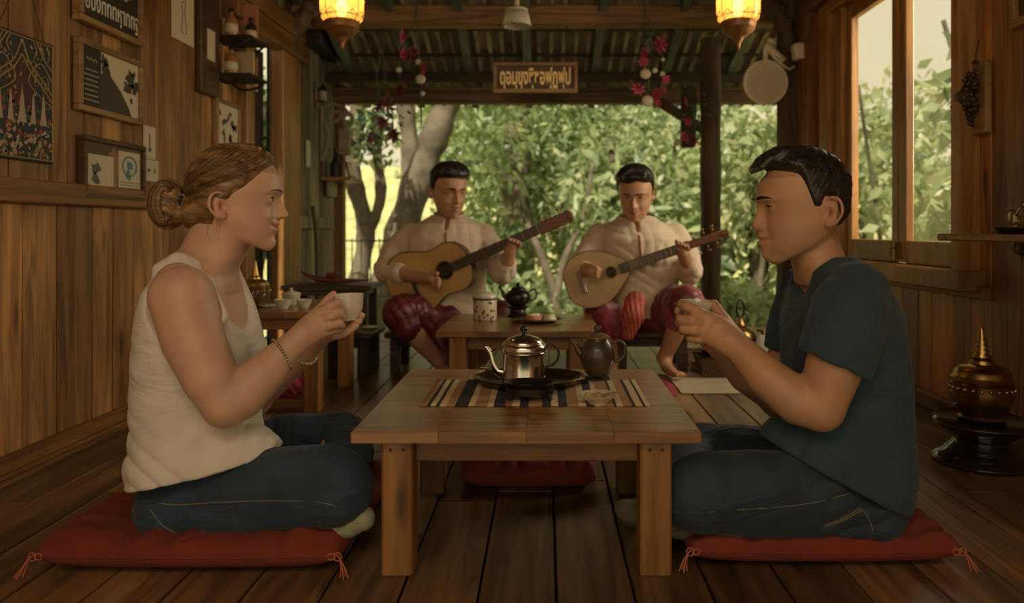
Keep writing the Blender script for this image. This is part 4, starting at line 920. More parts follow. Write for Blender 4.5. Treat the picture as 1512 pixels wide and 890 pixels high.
# red cushions
M_red = cloth_mat('brick_red_cotton', (.185, .025, .011), var=.12, sheen=.02)
def cushion(label, loc, sx, sy, h, rz=0, seed=0, dents=(), tassels=True, mat=None, group='red floor cushions', name='floor_cushion'):
    t = thing(name, loc, label, 'cushion', rz=rz, group=group); R1 = random.Random(seed); N = 72; M2 = 60
    ph = [R1.uniform(0, 6) for _ in range(8)]
    def top(u, v_):
        e = (max(0, 1-abs(u)**9)*max(0, 1-abs(v_)**9))**.40
        x, y = u*sx/2, v_*sy/2; zz = h*(.42+.58*e*(.84+.16*(1-u*u)*(1-v_*v_)))
        pl_ = math.sin(u*26+ph[0]+2*math.sin(v_*3+ph[1]))*.0045*sm(abs(v_), .45, .9)*(1-abs(u)*.3)*(.5+.5*math.sin(u*7+ph[4]))+math.sin(v_*24+ph[2]+2*math.sin(u*4+ph[3]))*.0035*sm(abs(u), .4, .85)
        zz += pl_*e*2.2
        for (dx, dy, rx, ry, dp) in dents: zz -= dp*math.exp(-((x-dx)/rx)**2-((y-dy)/ry)**2)*e
        return max(zz, h*.30)
    vs = []; fs = []
    def P(u, v_, up):
        ru = u*(1-.035*v_*v_*abs(u)); rv = v_*(1-.035*u*u*abs(v_)); x, y = ru*sx/2, rv*sy/2; z = top(u, v_) if up else h*.42*(1-((max(0, 1-abs(u)**8)*max(0, 1-abs(v_)**8))**.45))
        return (x, y, max(z, 0))
    g = lambda i, n: math.sin((i/n*2-1)*PI/2)
    for up in (1, 0):
        for j in range(M2+1):
            for i in range(N+1): vs.append(P(g(i, N), g(j, M2), up))
    o = (N+1)*(M2+1)
    for j in range(M2):
        for i in range(N): a = j*(N+1)+i; fs.append([a, a+1, a+N+2, a+N+1]); fs.append([o+a, o+a+N+1, o+a+N+2, o+a+1])
    for i in range(N): fs.append([i, o+i, o+i+1, i+1]); b = M2*(N+1)+i; fs.append([b, b+1, o+b+1, o+b])
    for j in range(M2): a = j*(N+1); fs.append([a, a+N+1, o+a+N+1, o+a]); b = a+N; fs.append([b, o+b, o+b+N+1, b+N+1])
    MB().add(vs, fs).build('cover', mat or M_red, t, smooth=True)
    m = MB(); m.tube([(x*sx/2*.998, y*sy/2*.998, h*.42) for x, y in [(q*(1-.035*r_*r_*abs(q)), r_*(1-.035*q*q*abs(r_))) for q, r_ in [(max(-1, min(1, 1.45*math.cos(a))), max(-1, min(1, 1.45*math.sin(a)))) for a in [2*PI*(i+.5)/64 for i in range(64)]]]], .0022, 6, closed=True)
    m.build('piping', mat or M_red, t, smooth=True)
    if tassels:
        for (cx, cy) in ((-1, -1), (1, -1)):
            m = MB(); x0, y0 = cx*sx/2*.955, cy*sy/2*.955
            for q in range(4):
                a = q*1.5; m.tube(spline([(x0-cx*.012, y0+.01, h*.5), (x0+cx*.006, y0-.004, h*.42), (x0+cx*(.016+.004*math.sin(a)), y0-.010-.004*math.cos(a), .016), (x0+cx*(.020+.008*math.sin(a)), y0-.018-.006*math.cos(a), .0025)], 5), .0016, 5)
            m.tube([(x0+cx*.004+.007*math.cos(a)-.0, y0-.004, h*.42+.008*math.sin(a)) for a in [2*PI*i/12 for i in range(12)]], .0016, 5, closed=True)
            m.tube([(x0+cx*.004+.007*math.cos(a)-cx*.012, y0-.004, h*.42+.006*math.sin(a)) for a in [2*PI*i/12 for i in range(12)]], .0016, 5, closed=True)
            m.build('tie_tassel', plain('tassel_cotton', (.45, .13, .07), .9), t, smooth=True)
    return t
cushion('large red floor cushion the woman sits on', (-.685, 1.652, .001), .60, .54, .086, seed=1, dents=((.0, -.02, .22, .17, .036), (-.05, .05, .22, .2, .012)))
cushion('large red floor cushion the man in blue sits on', (.545, 1.660, .001), .545, .50, .080, seed=2, dents=((-.02, -.01, .22, .16, .030), (.05, .05, .2, .2, .010)))
cushion('smaller red cushion lying on the floor behind the foreground table', (-.041, 2.005, .001), .35, .34, .080, seed=3, tassels=False)

# left side table with a tea set
table('side_table', 'orange brown wooden side table by the left wall carrying the tea set', -1.36, -.80, 2.62, 3.12, .362, .022, .056, .012, .045, pegs=False)
t_ = bpy.data.objects['side_table']
MB().box((0, -.212, .028), (.47, .03, .03), .003).build('stretcher', M_taba, t_)
M_crk = plain('crackled_china', (.58, .52, .40), .35, noise=.15, nscale=60)
ZS = .3626
def small_cup(x, y, z, s, label, group, lidded=False, mat=None):
    t = thing('tea_cup', (x, y, z), label, 'cup', group=group)
    MB().lathe([(0, .003*s), (.014*s, 0), (.018*s, 0), (.020*s, .006*s), (.030*s, .020*s), (.034*s, .038*s), (.0325*s, .038*s), (.028*s, .021*s), (.015*s, .009*s), (0, .009*s)], 24).build('bowl', mat or M_crk, t, smooth=True, auto=60)
    if lidded:
        MB().lathe([(.035*s, .0385*s), (.033*s, .044*s), (.012*s, .050*s), (.004*s, .054*s), (.007*s, .060*s), (0, .064*s)], 20).build('lid', mat or M_crk, t, smooth=True)
    return t
c = W(418, 0, 2.72); small_cup(c.x, 2.72, ZS, .95, 'pale teacup at the front left of the side table set', 'tea cups on the side table')
c = W(449, 0, 2.76); small_cup(c.x, 2.76, ZS, .85, 'pale teacup at the right of the side table set', 'tea cups on the side table')
c = W(430, 0, 2.88); small_cup(c.x, 2.88, ZS, 1.05, 'lidded pale teacup at the back of the side table set', 'tea cups on the side table', True)
c = W(396, 0, 2.80); t = thing('saucer', (c.x, 2.80, ZS), 'small saucer beside the bronze urn on the side table', 'saucer'); MB().lathe([(0, 0), (.02, 0), (.036, .008), (.035, .009), (.02, .003), (0, .003)], 24).build('dish', M_crk, t, smooth=True)
def spired_urn(name, loc, label, s, m1, m2):
    t = thing(name, loc, label, 'urn')
    MB().lathe([(r_*s, z*s) for r_, z in ((0, 0), (.060, 0), (.066, .006), (.060, .014), (.072, .030), (.086, .060), (.090, .085), (.086, .105), (.088, .112), (.082, .118), (0, .118))], 40).build('body', m1, t, smooth=True, auto=50)
    MB().lathe([(r_*s, z*s) for r_, z in ((.083, .1185), (.086, .128), (.080, .136), (.078, .146), (.066, .158), (.050, .166), (.036, .170), (.034, .180), (.024, .184), (0, .185))], 40).build('lid', m2, t, smooth=True, auto=50)
    MB().lathe([(r_*s, z*s) for r_, z in ((.024, .185), (.027, .194), (.016, .199), (.024, .208), (.014, .214), (.021, .222), (.012, .229), (.017, .237), (.009, .245), (.013, .253), (.007, .261), (.009, .270), (.004, .278), (0, .292))], 20).build('spire', m2, t, smooth=True)
    m = MB()
    for k in range(24):
        a = 2*PI*k/24; m.ball((.089*s*math.cos(a), .089*s*math.sin(a), .098*s), .006*s, 8, 6)
    m.build('beading', m2, t, smooth=True); return t
M_amber = plain('amber_glaze', (.10, .045, .015), .12, coat=.8, noise=.2, nscale=9)
c = W(371, 0, 2.78); spired_urn('spired_urn', (c.x, 2.82, ZS), 'dark glazed spired urn with gold rims on the side table behind the woman', .62, M_amber, M_gold)
cloth = bpy.data.objects.new('tmp', None)
# red patterned bundle under the side table
M_bund = plain('red_patterned_cloth', (.26, .03, .035), .85, noise=.8, nscale=22)
c = W(415, 0, 2.86); b = Vol((c.x-.16, 2.72, -.01), (c.x+.16, 3.02, .22), .006); b.ell((c.x, 2.87, .075), (.115, .10, .085), k=0); b.ell((c.x+.03, 2.85, .10), (.06, .06, .08), k=.03)
b.disp(lambda X, Y, Z: fold(X, Y, Z, (.8, .5, .7), 70, .012, ph=1), (c.x-.16, 2.72, -.01), (c.x+.16, 3.02, .22)); b.cut((0, 0, .002), (0, 0, -1), .01)
t = thing('cloth_bag', (c.x, 2.87, 0), 'red patterned cloth bag on the floor under the side table', 'bag'); V, Q = b.mesh(); np_mesh('bag_body', V, Q, M_bund, t, origin=t.location); MB().tube(spline([(-.03, -.02, .165), (-.02, -.02, .20), (.03, -.02, .20), (.04, -.02, .17)], 5), .006, 8).build('strap', M_bund, t, smooth=True)
# dark console at the far left, and its carving
tb = table('console_table', 'dark wooden console standing against the weathered far left wall', -1.40, -.925, 3.86, 4.16, .362, .026, .045, .02, .03, mats=(M_tabd,)*3, pegs=False)
t = thing('carved_boat', (-1.14, 3.98, .363), 'dark red carved wooden boat on the far left console', 'carving', rz=-.1)
M_rc = plain('red_lacquer_wood', (.16, .035, .015), .4, noise=.3, nscale=20)
m = MB(); m.tube(spline([(-.20, 0, .065), (-.12, 0, .030), (0, 0, .016), (.12, 0, .018), (.20, 0, .022)], 6), [.004, .006, .009, .012, .014, .017, .019, .020, .021, .022, .022, .022, .022, .021, .020, .019, .017, .015, .013, .011, .009, .008, .006, .005, .004], 12, flat=.7); m.build('hull', M_rc, t, smooth=True)
m = MB(); m.ball((-.03, 0, .045), .020, 12, 8, sc=(1.4, 1, .9)); m.ball((.0, .0, .056), .012, 10, 8); m.build('canopy', M_rc, t, smooth=True)
t = tag(MB().tube(spline([(-1.345, 4.30, .012), (-1.36, 4.36, .35), (-1.385, 4.42, .62), (-1.40, 4.40, .80)], 6), .012, 8).build('walking_stick', M_post, smooth=True), 'long brown stick leaning on the weathered far left wall', 'stick')
# low dark stools
def stool(label, x0, x1, y0, y1, z, grp='low dark wooden stools'):
    cx, cy = (x0+x1)/2, (y0+y1)/2; t = thing('low_stool', (cx, cy, 0), label, 'stool', group=grp); w_, d_ = x1-x0, y1-y0
    MB().box((0, 0, z-.014), (w_, d_, .028), .006, tint=.5).build('seat', M_tabd, t)
    for sx in (-1, 1):
        for sy in (-1, 1): MB().box((sx*(w_/2-.045), sy*(d_/2-.035), (z-.028)/2), (.044, .044, z-.0285), .004, tint=.3).build('leg', M_tabd, t)
    for sy in (-1, 1): MB().box((0, sy*(d_/2-.035), z-.05), (w_-.14, .018, .04), .003, tint=.3).build('apron', M_tabd, t)
    return t
stool('empty low dark stool at the left of the guitar players', -.985, -.765, 3.22, 3.50, .200)
t = thing('orange_fruit', (-.865, 3.32, .2005), 'small orange fruit on the empty low stool', 'fruit'); MB().ball((0, 0, .016), .017, 14, 10, sc=(1, 1, .92)).build('flesh', plain('orange_peel', (.55, .16, .03), .5, bump=.3, nscale=200), t, smooth=True); MB().tube([(0, 0, .030), (.002, 0, .037)], .0015, 6).build('stem', M_post, t)
t = thing('tea_saucer', (-.81, 3.38, .2005), 'pale saucer on the empty low stool', 'saucer'); MB().lathe([(0, 0), (.02, 0), (.04, .008), (.039, .009), (.02, .003), (0, .003)], 24).build('dish', M_crk, t, smooth=True)
stool('low dark stool under the left guitar player', -.74, -.36, 3.36, 3.66, .185)
stool('low dark stool under the right guitar player', .31, .68, 3.36, 3.66, .185)

# floor things at the right of the veranda
mt = MB(); mt.box((0, 0, .003), (.40, .40, .005), .001); mo_ = mt.build('floor_mat', cloth_mat('cream_mat', (.50, .40, .26)), loc=(.745, 3.12, .0005)); tag(mo_, 'cream square mat on the veranda floor right of the foreground table', 'mat')
def rag(name, label, cat, c, rx, ry, h, seed, mat):
    m = MB(); R1 = random.Random(seed); N = 28; vs = [(0, 0, h)]; fs = []; ph = R1.uniform(0, 6)
    for j in range(1, 7):
        for i in range(N):
            a = 2*PI*i/N; q = j/6; rr = q*(1+.14*math.sin(3*a+ph)+.08*math.sin(5*a+ph*2)); vs.append((rx*rr*math.cos(a), ry*rr*math.sin(a), max(.0012, h*(1-q**2.2)*(.75+.35*math.sin(a*6+q*9+ph)))))
    for i in range(N): fs.append([0, 1+i, 1+(i+1) % N])
    for j in range(5):
        for i in range(N): a = 1+j*N+i; b = 1+j*N+(i+1) % N; fs.append([a, a+N, b+N, b])
    fs.append([1+5*N+i for i in range(N)][::-1])
    o = m.add(vs, fs).build(name, mat, loc=c, smooth=True, recalc=True); return tag(o, label, cat)
M_crim = cloth_mat('crimson_cloth', (.30, .025, .04), var=.3)
rag('red_cloth', 'crumpled crimson cloth on the veranda floor at the right edge of the cream mat', 'cloth', (.985, 2.93, .006), .13, .10, .030, 5, M_crim)
rag('red_strip', 'narrow crimson cloth along the left edge of the cream mat', 'cloth', (.505, 3.10, .001), .040, .21, .010, 6, M_crim)
def basket_mat():
    m, n, l, b = newmat('wicker'); tc = n.new('ShaderNodeTexCoord'); ck = n.new('ShaderNodeTexBrick'); ck.inputs['Scale'].default_value = 28; ck.inputs['Color1'].default_value = (.34, .18, .07, 1); ck.inputs['Color2'].default_value = (.22, .10, .04, 1); ck.inputs['Mortar'].default_value = (.02, .012, .006, 1); ck.inputs['Mortar Size'].default_value = .07
    mp = n.new('ShaderNodeMapping'); mp.inputs['Rotation'].default_value = (PI/2, 0, 0); l.new(tc.outputs['Object'], mp.inputs['Vector']); l.new(mp.outputs[0], ck.inputs['Vector']); l.new(ck.outputs['Color'], b.inputs['Base Color']); b.inputs['Roughness'].default_value = .6
    bp = n.new('ShaderNodeBump'); bp.inputs['Strength'].default_value = .8; bp.inputs['Distance'].default_value = .003; l.new(ck.outputs['Fac'], bp.inputs['Height']); bp.invert = True; l.new(bp.outputs[0], b.inputs['Normal']); return m
M_wick = basket_mat()
c = W(1063, 0, 3.25); t = thing('wicker_basket', (c.x, 3.28, .006), 'square brown wicker basket on the veranda floor left of the man in blue', 'basket')
m = MB()
vs = []; prof = [(.085, 0), (.092, .05), (.10, .085)]
for z_, rr in ((0, .083), (.045, .090), (.085, .098), (.085, .090), (.02, .082)):
    for (sx, sy) in ((-1, -1), (1, -1), (1, 1), (-1, 1)): vs.append((sx*rr, sy*rr*.8, z_))
fs = [[3, 2, 1, 0]]
for k in range(4):
    for i in range(4): j = (i+1) % 4; fs.append([k*4+i, k*4+j, (k+1)*4+j, (k+1)*4+i])
fs.append([16, 17, 18, 19]); m.add(vs, fs).build('woven_body', M_wick, t)
m = MB(); m.tube([(-.098, -.078, .086), (.098, -.078, .086), (.098, .078, .086), (-.098, .078, .086)], .006, 8, closed=True); m.build('rim', M_tabd, t, smooth=True)
bk = thing('black_bowl', (c.x-.005, 3.275, .0935), 'black lacquer bowl sitting on top of the wicker basket', 'bowl'); MB().lathe([(0, .004), (.03, .004), (.035, 0), (.04, 0), (.06, .012), (.082, .030), (.084, .034), (.078, .032), (.05, .014), (0, .010)], 32).build('dish', M_lacq, bk, smooth=True)
MB().lathe([(.083, .032), (.086, .034), (.084, .037)], 32).build('rim', M_brass, bk, smooth=True)
c = W(1093, 0, 3.5); t = thing('brass_censer', (c.x, 3.50, 0), 'tall brass censer with a looped finial beside the round veranda post', 'censer')
MB().lathe([(0, 0), (.075, 0), (.08, .012), (.055, .03), (.035, .05), (.06, .075), (.085, .10), (.088, .125), (.075, .14), (0, .142)], 32).build('body', M_iron, t, smooth=True, auto=50)
MB().lathe([(.074, .142), (.066, .165), (.045, .18), (.030, .19), (.036, .20), (.022, .212), (.015, .235), (0, .24)], 28).build('lid', M_brass, t, smooth=True, auto=50)
m = MB(); m.tube([(.018*math.cos(a), 0, .278+.042*math.sin(a)) for a in [2*PI*i/20 for i in range(20)]], .0045, 8, closed=True); m.build('finial', M_iron, t, smooth=True)
m = MB(); m.tube(spline([(.07, 0, .12), (.10, 0, .14), (.105, 0, .17), (.08, 0, .175)], 5), .006, 8); m.build('handle', M_iron, t, smooth=True)
c = W(1118, 0, 3.42); t = thing('paper_lamp', (c.x+.02, 3.36, 0), 'pale ribbed conical paper lamp beside the brass censer', 'lamp')
MB().lathe([(.045, 0), (.05, .008), (.02, .018), (.012, .05)], 20).build('base', M_tabd, t, smooth=True); MB().lathe([(.085, .05), (.060, .11), (.028, .17), (.026, .17), (.058, .108), (.082, .05)], 36, flute=18, fa=.03).build('shade', plain('pale_paper', (.55, .5, .38), .8), t, smooth=True)
for i, (px, Y, sx, h, lb, col) in enumerate(((1020, 3.62, .11, .07, 'pale wooden box at the foot of the right stool', (.34, .22, .10)), (1030, 3.42, .09, .03, 'small brown box in front of the pale wooden box', (.20, .10, .04)))):
    c = W(px, 0, Y); t = thing('wooden_box', (c.x+.03, Y, 0), lb, 'box', rz=.25*i, group='boxes on the veranda floor'); mm = plain('box_wood%d' % i, col, .6, noise=.3, nscale=12)
    MB().box((0, 0, h/2), (sx, .09, h), .003).build('body', mm, t); MB().box((0, 0, h+.006), (sx+.008, .098, .011), .003).build('lid', mm, t)
# big urn at the right wall
c = (1.232, 2.065)
t = thing('round_pedestal', (c[0], c[1], 0), 'black lacquered round stepped pedestal on the floor at the far right', 'pedestal')
MB().lathe([(0, 0), (.108, 0), (.124, .006), (.127, .018), (.118, .030), (.098, .038), (.094, .046), (.080, .056), (.072, .068), (.080, .078), (.092, .086), (.100, .092), (0, .092)], 56).build('base', M_lacq, t, smooth=True, auto=45)
MB().lathe([(.100, .0922), (.116, .100), (.124, .110), (.125, .122), (.118, .128), (.110, .124), (0, .124)], 56).build('tray', M_lacq, t, smooth=True, auto=45)
m = MB()
for rr, z in ((.1255, .012), (.1235, .117)): m.tube([(rr*math.cos(a), rr*math.sin(a), z) for a in [2*PI*i/56 for i in range(56)]], .0022, 6, closed=True)
m.build('moulding', plain('brown_lacquer', (.05, .02, .01), .2, coat=.5), t, smooth=True)
M_bronze = plain('warm_bronze', (.20, .10, .035), .22, .85, noise=.3, nscale=10)
spired_urn('spired_urn', (c[0], c[1], .1246), 'bronze spired urn on the black round pedestal at the far right', .92, M_bronze, plain('gilt_bronze', (.42, .26, .09), .28, 1, noise=.3, nscale=25))
# wall shelf at the right with glass teapot
t = thing('wall_shelf', (XR, 1.90, .625), 'wooden wall shelf at the right edge holding the glass teapot', 'shelf')
MB().box((-.146, 0, .012), (.290, .42, .020), .004, tint=.5).build('board', M_taba, t)
MB().lathe([(.020, -.045), (.07, -.040), (.095, -.022), (.10, 0), (0, .0015)], 30, sx=1, c=(-.11, -.02, 0)).build('bracket', M_lacq, t, smooth=True, auto=50)
ZH = .6475
t = thing('round_tray', (1.295, 1.90, ZH), 'dark round tray on the right wall shelf', 'tray'); MB().lathe([(0, 0), (.10, 0), (.113, .008), (.118, .016), (.115, .017), (.105, .008), (0, .005)], 40).build('dish', M_lacq, t, smooth=True, auto=60); MB().tube([(.117*math.cos(a), .117*math.sin(a), .0165) for a in [2*PI*i/40 for i in range(40)]], .0016, 6, closed=True).build('rim', M_tabd, t, smooth=True)
M_gls = plain('clear_glass', (.92, .88, .78), .03, trans=1.0); _mats['clear_glass'].node_tree.nodes['Principled BSDF'].inputs['IOR'].default_value = 1.3
t = thing('glass_teapot', (1.275, 1.90, ZH+.0055), 'clear glass teapot on the dark tray at the right edge', 'teapot')
MB().lathe([(0, 0), (.036, 0), (.046, .010), (.052, .028), (.050, .046), (.038, .062), (.030, .068), (.028, .068), (.036, .060), (.047, .045), (.049, .028), (.043, .011), (.034, .003), (0, .003)], 36).build('body', M_gls, t, smooth=True)
MB().lathe([(.031, .0685), (.028, .074), (.010, .080), (.005, .084), (.009, .090), (0, .095)], 28).build('lid', M_gls, t, smooth=True)
MB().tube(spline([(-.047, 0, .045), (-.066, 0, .054), (-.074, 0, .038), (-.066, 0, .018), (-.048, 0, .018)], 6), .0042, 8).build('handle', M_gls, t, smooth=True)
MB().tube(spline([(.047, 0, .030), (.062, 0, .040), (.072, 0, .060)], 6), [.009-.0004*i for i in range(13)], 10).build('spout', M_gls, t, smooth=True)
MB().lathe([(0, .004), (.033, .004), (.042, .012), (.047, .028), (.044, .040), (0, .040)], 30).build('tea', plain('pale_tea', (.55, .36, .12), .05, trans=.7), t, smooth=True)
t = thing('table_bell', (1.345, 2.00, ZH+.0055), 'dark arched metal handle stand behind the glass teapot', 'stand'); MB().tube(spline([(-.03, 0, .012), (-.032, 0, .08), (0, 0, .13), (.032, 0, .08), (.03, 0, .012)], 6), .005, 8).build('arch', M_iron, t, smooth=True); MB().box((0, 0, .006), (.08, .04, .012), .002).build('base', M_iron, t)
# ---------------- things on the walls and under the roof ----------------
M_fr1 = wood('picture_frame_wood', (.20, .11, .04), (.38, .22, .09), 'Y', .45, 1.2)
M_fr2 = wood('dark_picture_frame_wood', (.05, .022, .009), (.13, .06, .025), 'Y', .45, 1.2)
def frame_on_left(name, label, cat, y0, y1, z0, z1, fw, mfr, picture, depth=.022, group=None):
    """a framed picture hanging on the left wall; picture(parent, width, height, matrix) paints the inside"""
    t = thing(name, (XL+.002, (y0+y1)/2, (z0+z1)/2), label, cat, group=group); w_, h_ = y1-y0, z1-z0
    m = MB()
    if fw:
        m.box((depth/2, 0, h_/2-fw/2), (depth, w_, fw), .003, tint=.4); m.box((depth/2, 0, -h_/2+fw/2), (depth, w_, fw), .003, tint=.6)
        for s in (-1, 1): m.box((depth/2, s*(w_/2-fw/2), 0), (depth, fw, h_-2*fw), .003, tint=.5+.1*s)
        m.build('frame', mfr, t)
    # local picture matrix: x right (towards -y as seen from the room), y up
    M = Matrix.Translation((depth*.55, 0, 0)) @ Matrix(((0, 0, 1, 0), (1, 0, 0, 0), (0, 1, 0, 0), (0, 0, 0, 1)))
    picture(t, w_-2*fw, h_-2*fw, M); return t
def sheet(name, mat, parent, x0, x1, y0, y1, M, z=0, th=.0012):
    return MB().box(((x0+x1)/2, (y0+y1)/2, z), (x1-x0, y1-y0, th), .0003, M=M).build(name, mat, parent)
P_ = lambda n, c, r=.7: plain(n, c, r)
M_pap, M_ink, M_blk = P_('aged_paper', (.55, .46, .31)), P_('ink_black', (.02, .018, .015)), P_('board_black', (.022, .016, .012), .5)
def blob(m, cx, cy, r, n, M, rs, z=.001):
    pts = [(cx+r*(1+.35*math.sin(3*a+rs)+.2*math.sin(7*a+rs*2))*math.cos(a), cy+r*(1+.35*math.sin(2*a+rs)+.2*math.cos(5*a+rs))*math.sin(a), z) for a in [2*PI*i/n for i in range(n)]]
    m.add(pts, [list(range(n))], M=M)
# carved and painted panel at the far left
def thai(t, w_, h_, M):
    sheet('panel', P_('painted_ground', (.020, .022, .026), .6), t, -w_/2, w_/2, -h_/2, h_, M) if False else sheet('panel', P_('painted_ground', (.020, .022, .026), .6), t, -w_/2, w_/2, -h_/2, h_/2, M)
    m = MB(); R1 = random.Random(5); G = P_('painted_gold', (.34, .22, .08), .45); L = []
    def T2(p, z=.0012): return [M @ Vector((a*w_/2, b*h_/2, z)) for a, b in p]
    for s in (-1, 1):
        for (x0, k) in ((0, 1), (.12, .9)):
            m.tube(T2(spline([(s*.97, .12-x0), (s*.6, .37-x0), (s*.25, .57-x0), (0, .93-x0*2)], 6)), .0022, 5)
        m.tube(T2(spline([(s*.95, .55), (s*.7, .7), (s*.45, .95)], 6)), .0022, 5); m.tube(T2(spline([(s*.95, .35), (s*.62, .62), (s*.35, .50), (s*.2, .28), (s*.5, .1), (s*.9, -.05)], 6)), .0018, 5); m.tube(T2([(s*.97, -.97), (s*.97, .97)]), .0020, 5)
        for k in range(3): m.tube(T2(spline([(s*(.35+.22*k), .95), (s*(.45+.2*k), .80), (s*(.36+.22*k), .68)], 5)), .0016, 5)
        for k in range(4): m.tube(T2([(s*(.72+.12*math.cos(a)), .30+.16*k*0+.14*math.sin(a)) if k == 0 else (s*(.3+.05*k+.07*math.cos(a)), .72-.14*k+.06*math.sin(a)) for a in [2*PI*i/14 for i in range(14)]]), .0013, 4, closed=True)
    for b_ in (-.97, .97): m.tube(T2([(-.97, b_), (.97, b_)]), .0022, 5)
    L.append((m, G)); bl = MB()
    bl.prism([(-.42, -.15), (.42, -.15), (.34, .18), (.12, .38), (0, .62), (-.12, .38), (-.34, .18)], .0004, M=M @ Matrix(((w_*.5, 0, 0, 0), (0, 0, h_*.5, .04*h_), (0, 1, 0, .0006), (0, 0, 0, 1)))); L.append((bl, P_('niche_maroon', (.07, .012, .016), .6)))
    for nm, c, n_, lo, hi, sc in (('figure_green', (.05, .09, .05), 30, -.48, -.02, 1.3), ('figure_red', (.26, .04, .025), 30, -.48, .05, 1), ('figure_ochre', (.34, .18, .06), 60, -.48, -.18, .9), ('figure_pale', (.42, .31, .20), 46, -.48, -.14, .8), ('painted_gold', (0, 0, 0), 40, .02, .47, .6)):
        m = MB()
        for i in range(n_): blob(m, R1.uniform(-.46, .46)*w_, R1.uniform(lo, hi)*h_, w_*.028*sc*R1.uniform(.5, 1.4), 9, M, R1.random()*6, .0008+.0001*len(L))
        if nm == 'figure_pale':
            for fx, fs in ((-.66, .9), (-.34, .7), (0, 1.15), (.34, .7), (.66, .9)):
                m.prism([(-.12*fs, -.3), (.12*fs, -.3), (.09*fs, -.18), (.06*fs, -.05), (.05*fs, .03), (.045*fs, .10), (.02*fs, .16), (0, .28*fs), (-.02*fs, .16), (-.045*fs, .10), (-.05*fs, .03), (-.06*fs, -.05), (-.09*fs, -.18)], .0006, M=M @ Matrix(((w_*.5, 0, 0, fx*w_/2), (0, 0, h_*.5, -.10*h_/2), (0, 1, 0, .0012), (0, 0, 0, 1))))
        L.append((m, P_(nm, c, .6)))
    multi('painted_scene', L, t)
tt = frame_on_left('painted_panel', 'dark painted panel with gold tracery and small figures at the far left', 'painting', 1.885, 2.143, .852, 1.195, 0, None, thai, depth=.012)
m = MB(); m.box((.0025, 0, 0), (.005, .264, .349), .002); m.build('backing', P_('green_edge', (.02, .035, .022)), tt)
m = MB(); m.tube([(.008, -.09, .17), (.012, 0, .36), (.008, .09, .17)], .0015, 5); m.build('hanging_cord', M_post, tt)
# black sign with white script
def sign1(t, w_, h_, M):
    sheet('board', M_blk, t, -w_/2, w_/2, -h_/2, h_/2, M)
    text_mesh('lettering', 'ตลาบรฺถูอฐ๋ร', .060, P_('sign_white', (.62, .56, .45)), t, M @ Matrix.Translation((.0, .005, .0012)), .0008, .0006, .8)
    text_mesh('lettering', 'ซอบงทททหฺาททฐ', .078, P_('sign_white', (.62, .56, .45)), t, M @ Matrix.Translation((0, -.085, .0012)), .0008, .0010, .62)
frame_on_left('framed_sign', 'black framed sign with white script at the top of the left wall', 'sign', 2.235, 2.588, 1.302, 1.62, .020, M_fr1, sign1, depth=.03)
def photo1(t, w_, h_, M):
    sheet('text_panel', M_blk, t, -w_/2, -w_*.18, -h_/2, h_/2, M); sheet('print', P_('print_cream', (.56, .47, .32)), t, -w_*.18, w_/2, -h_/2, h_/2, M)
    m = MB(); R1 = random.Random(8)
    for i in range(7): m.box((-w_*.34, h_*(.12-.085*i), .0012), (w_*(.20+.06*R1.random()), h_*.022, .0006), 0, M=M)
    m.tube([M @ Vector((-w_*.42+.006*i, h_*(.30+.03*math.sin(i*1.9)), .0016)) for i in range(10)], .0022, 5); m.build('small_print', P_('print_tan', (.34, .26, .15)), t)
    m = MB(); m.prism([(-.18, -.5), (-.18, .12), (-.08, .20), (.16, -.08), (.33, -.38), (.36, -.5)], .0006, M=M @ Matrix(((w_, 0, 0, 0), (0, 0, h_, 0), (0, 1, 0, .0012), (0, 0, 0, 1))))
    for (a, b_, r) in ((-.13, .36, .10), (-.10, .22, .11), (.34, .20, .12), (.28, .02, .11), (.43, .05, .12), (.40, .28, .06), (.36, -.2, .04)): blob(m, a*w_, b_*h_, r*w_*.62, 13, M, a*30, .0022)
    m.build('photo_shapes', P_('photo_dark', (.055, .042, .028)), t)
frame_on_left('framed_photograph', 'framed monochrome photograph of trees with a dark text strip on the left wall', 'picture', 2.24, 2.597, 1.026, 1.252, .020, M_fr1, photo1, depth=.024)
def draw2(t, w_, h_, M):
    sheet('mount', P_('mount_brown', (.10, .065, .035)), t, -w_/2, w_/2, -h_/2, h_/2, M)
    blue = P_('blue_wash', (.10, .22, .24)); ink = P_('grey_ink', (.10, .11, .11))
    a = sheet('left_sheet', M_pap, t, -w_*.46, -w_*.03, -h_*.42, h_*.26, M, .0014); m = MB(); blob(m, -w_*.34, -h_*.02, w_*.07, 13, M, 1, .0024); blob(m, -w_*.34, -h_*.20, w_*.06, 13, M, 3, .0024); m.build('sketch', ink, a)
    b_ = sheet('right_sheet', M_pap, t, w_*.06, w_*.47, -h_*.44, h_*.42, M, .0014); m = MB()
    m.tube([M @ Vector((w_*(.26+.13*math.cos(q)), h_*(.12+.20*math.sin(q)), .0026)) for q in [2*PI*i/20 for i in range(20)]], .003, 5, closed=True); blob(m, w_*.26, h_*.14, w_*.06, 12, M, 2, .0026); blob(m, w_*.24, -h_*.06, w_*.05, 12, M, 4, .0026); m.build('sketch', blue, b_)
    m = MB()
    for i in range(3): m.box((w_*.265, -h_*(.22+.06*i), .0024), (w_*.36, h_*.014, .0005), 0, M=M)
    m.build('writing_lines', ink, b_); m = MB(); m.prism([(-.12, .30), (-.02, .46), (.06, .30), (.03, -.46), (-.01, -.46)], .0006, M=M @ Matrix(((w_, 0, 0, .0), (0, 0, h_, 0), (0, 1, 0, .0012), (0, 0, 0, 1)))); m.build('ochre_shape', P_('ochre_shape', (.28, .15, .05)), t)
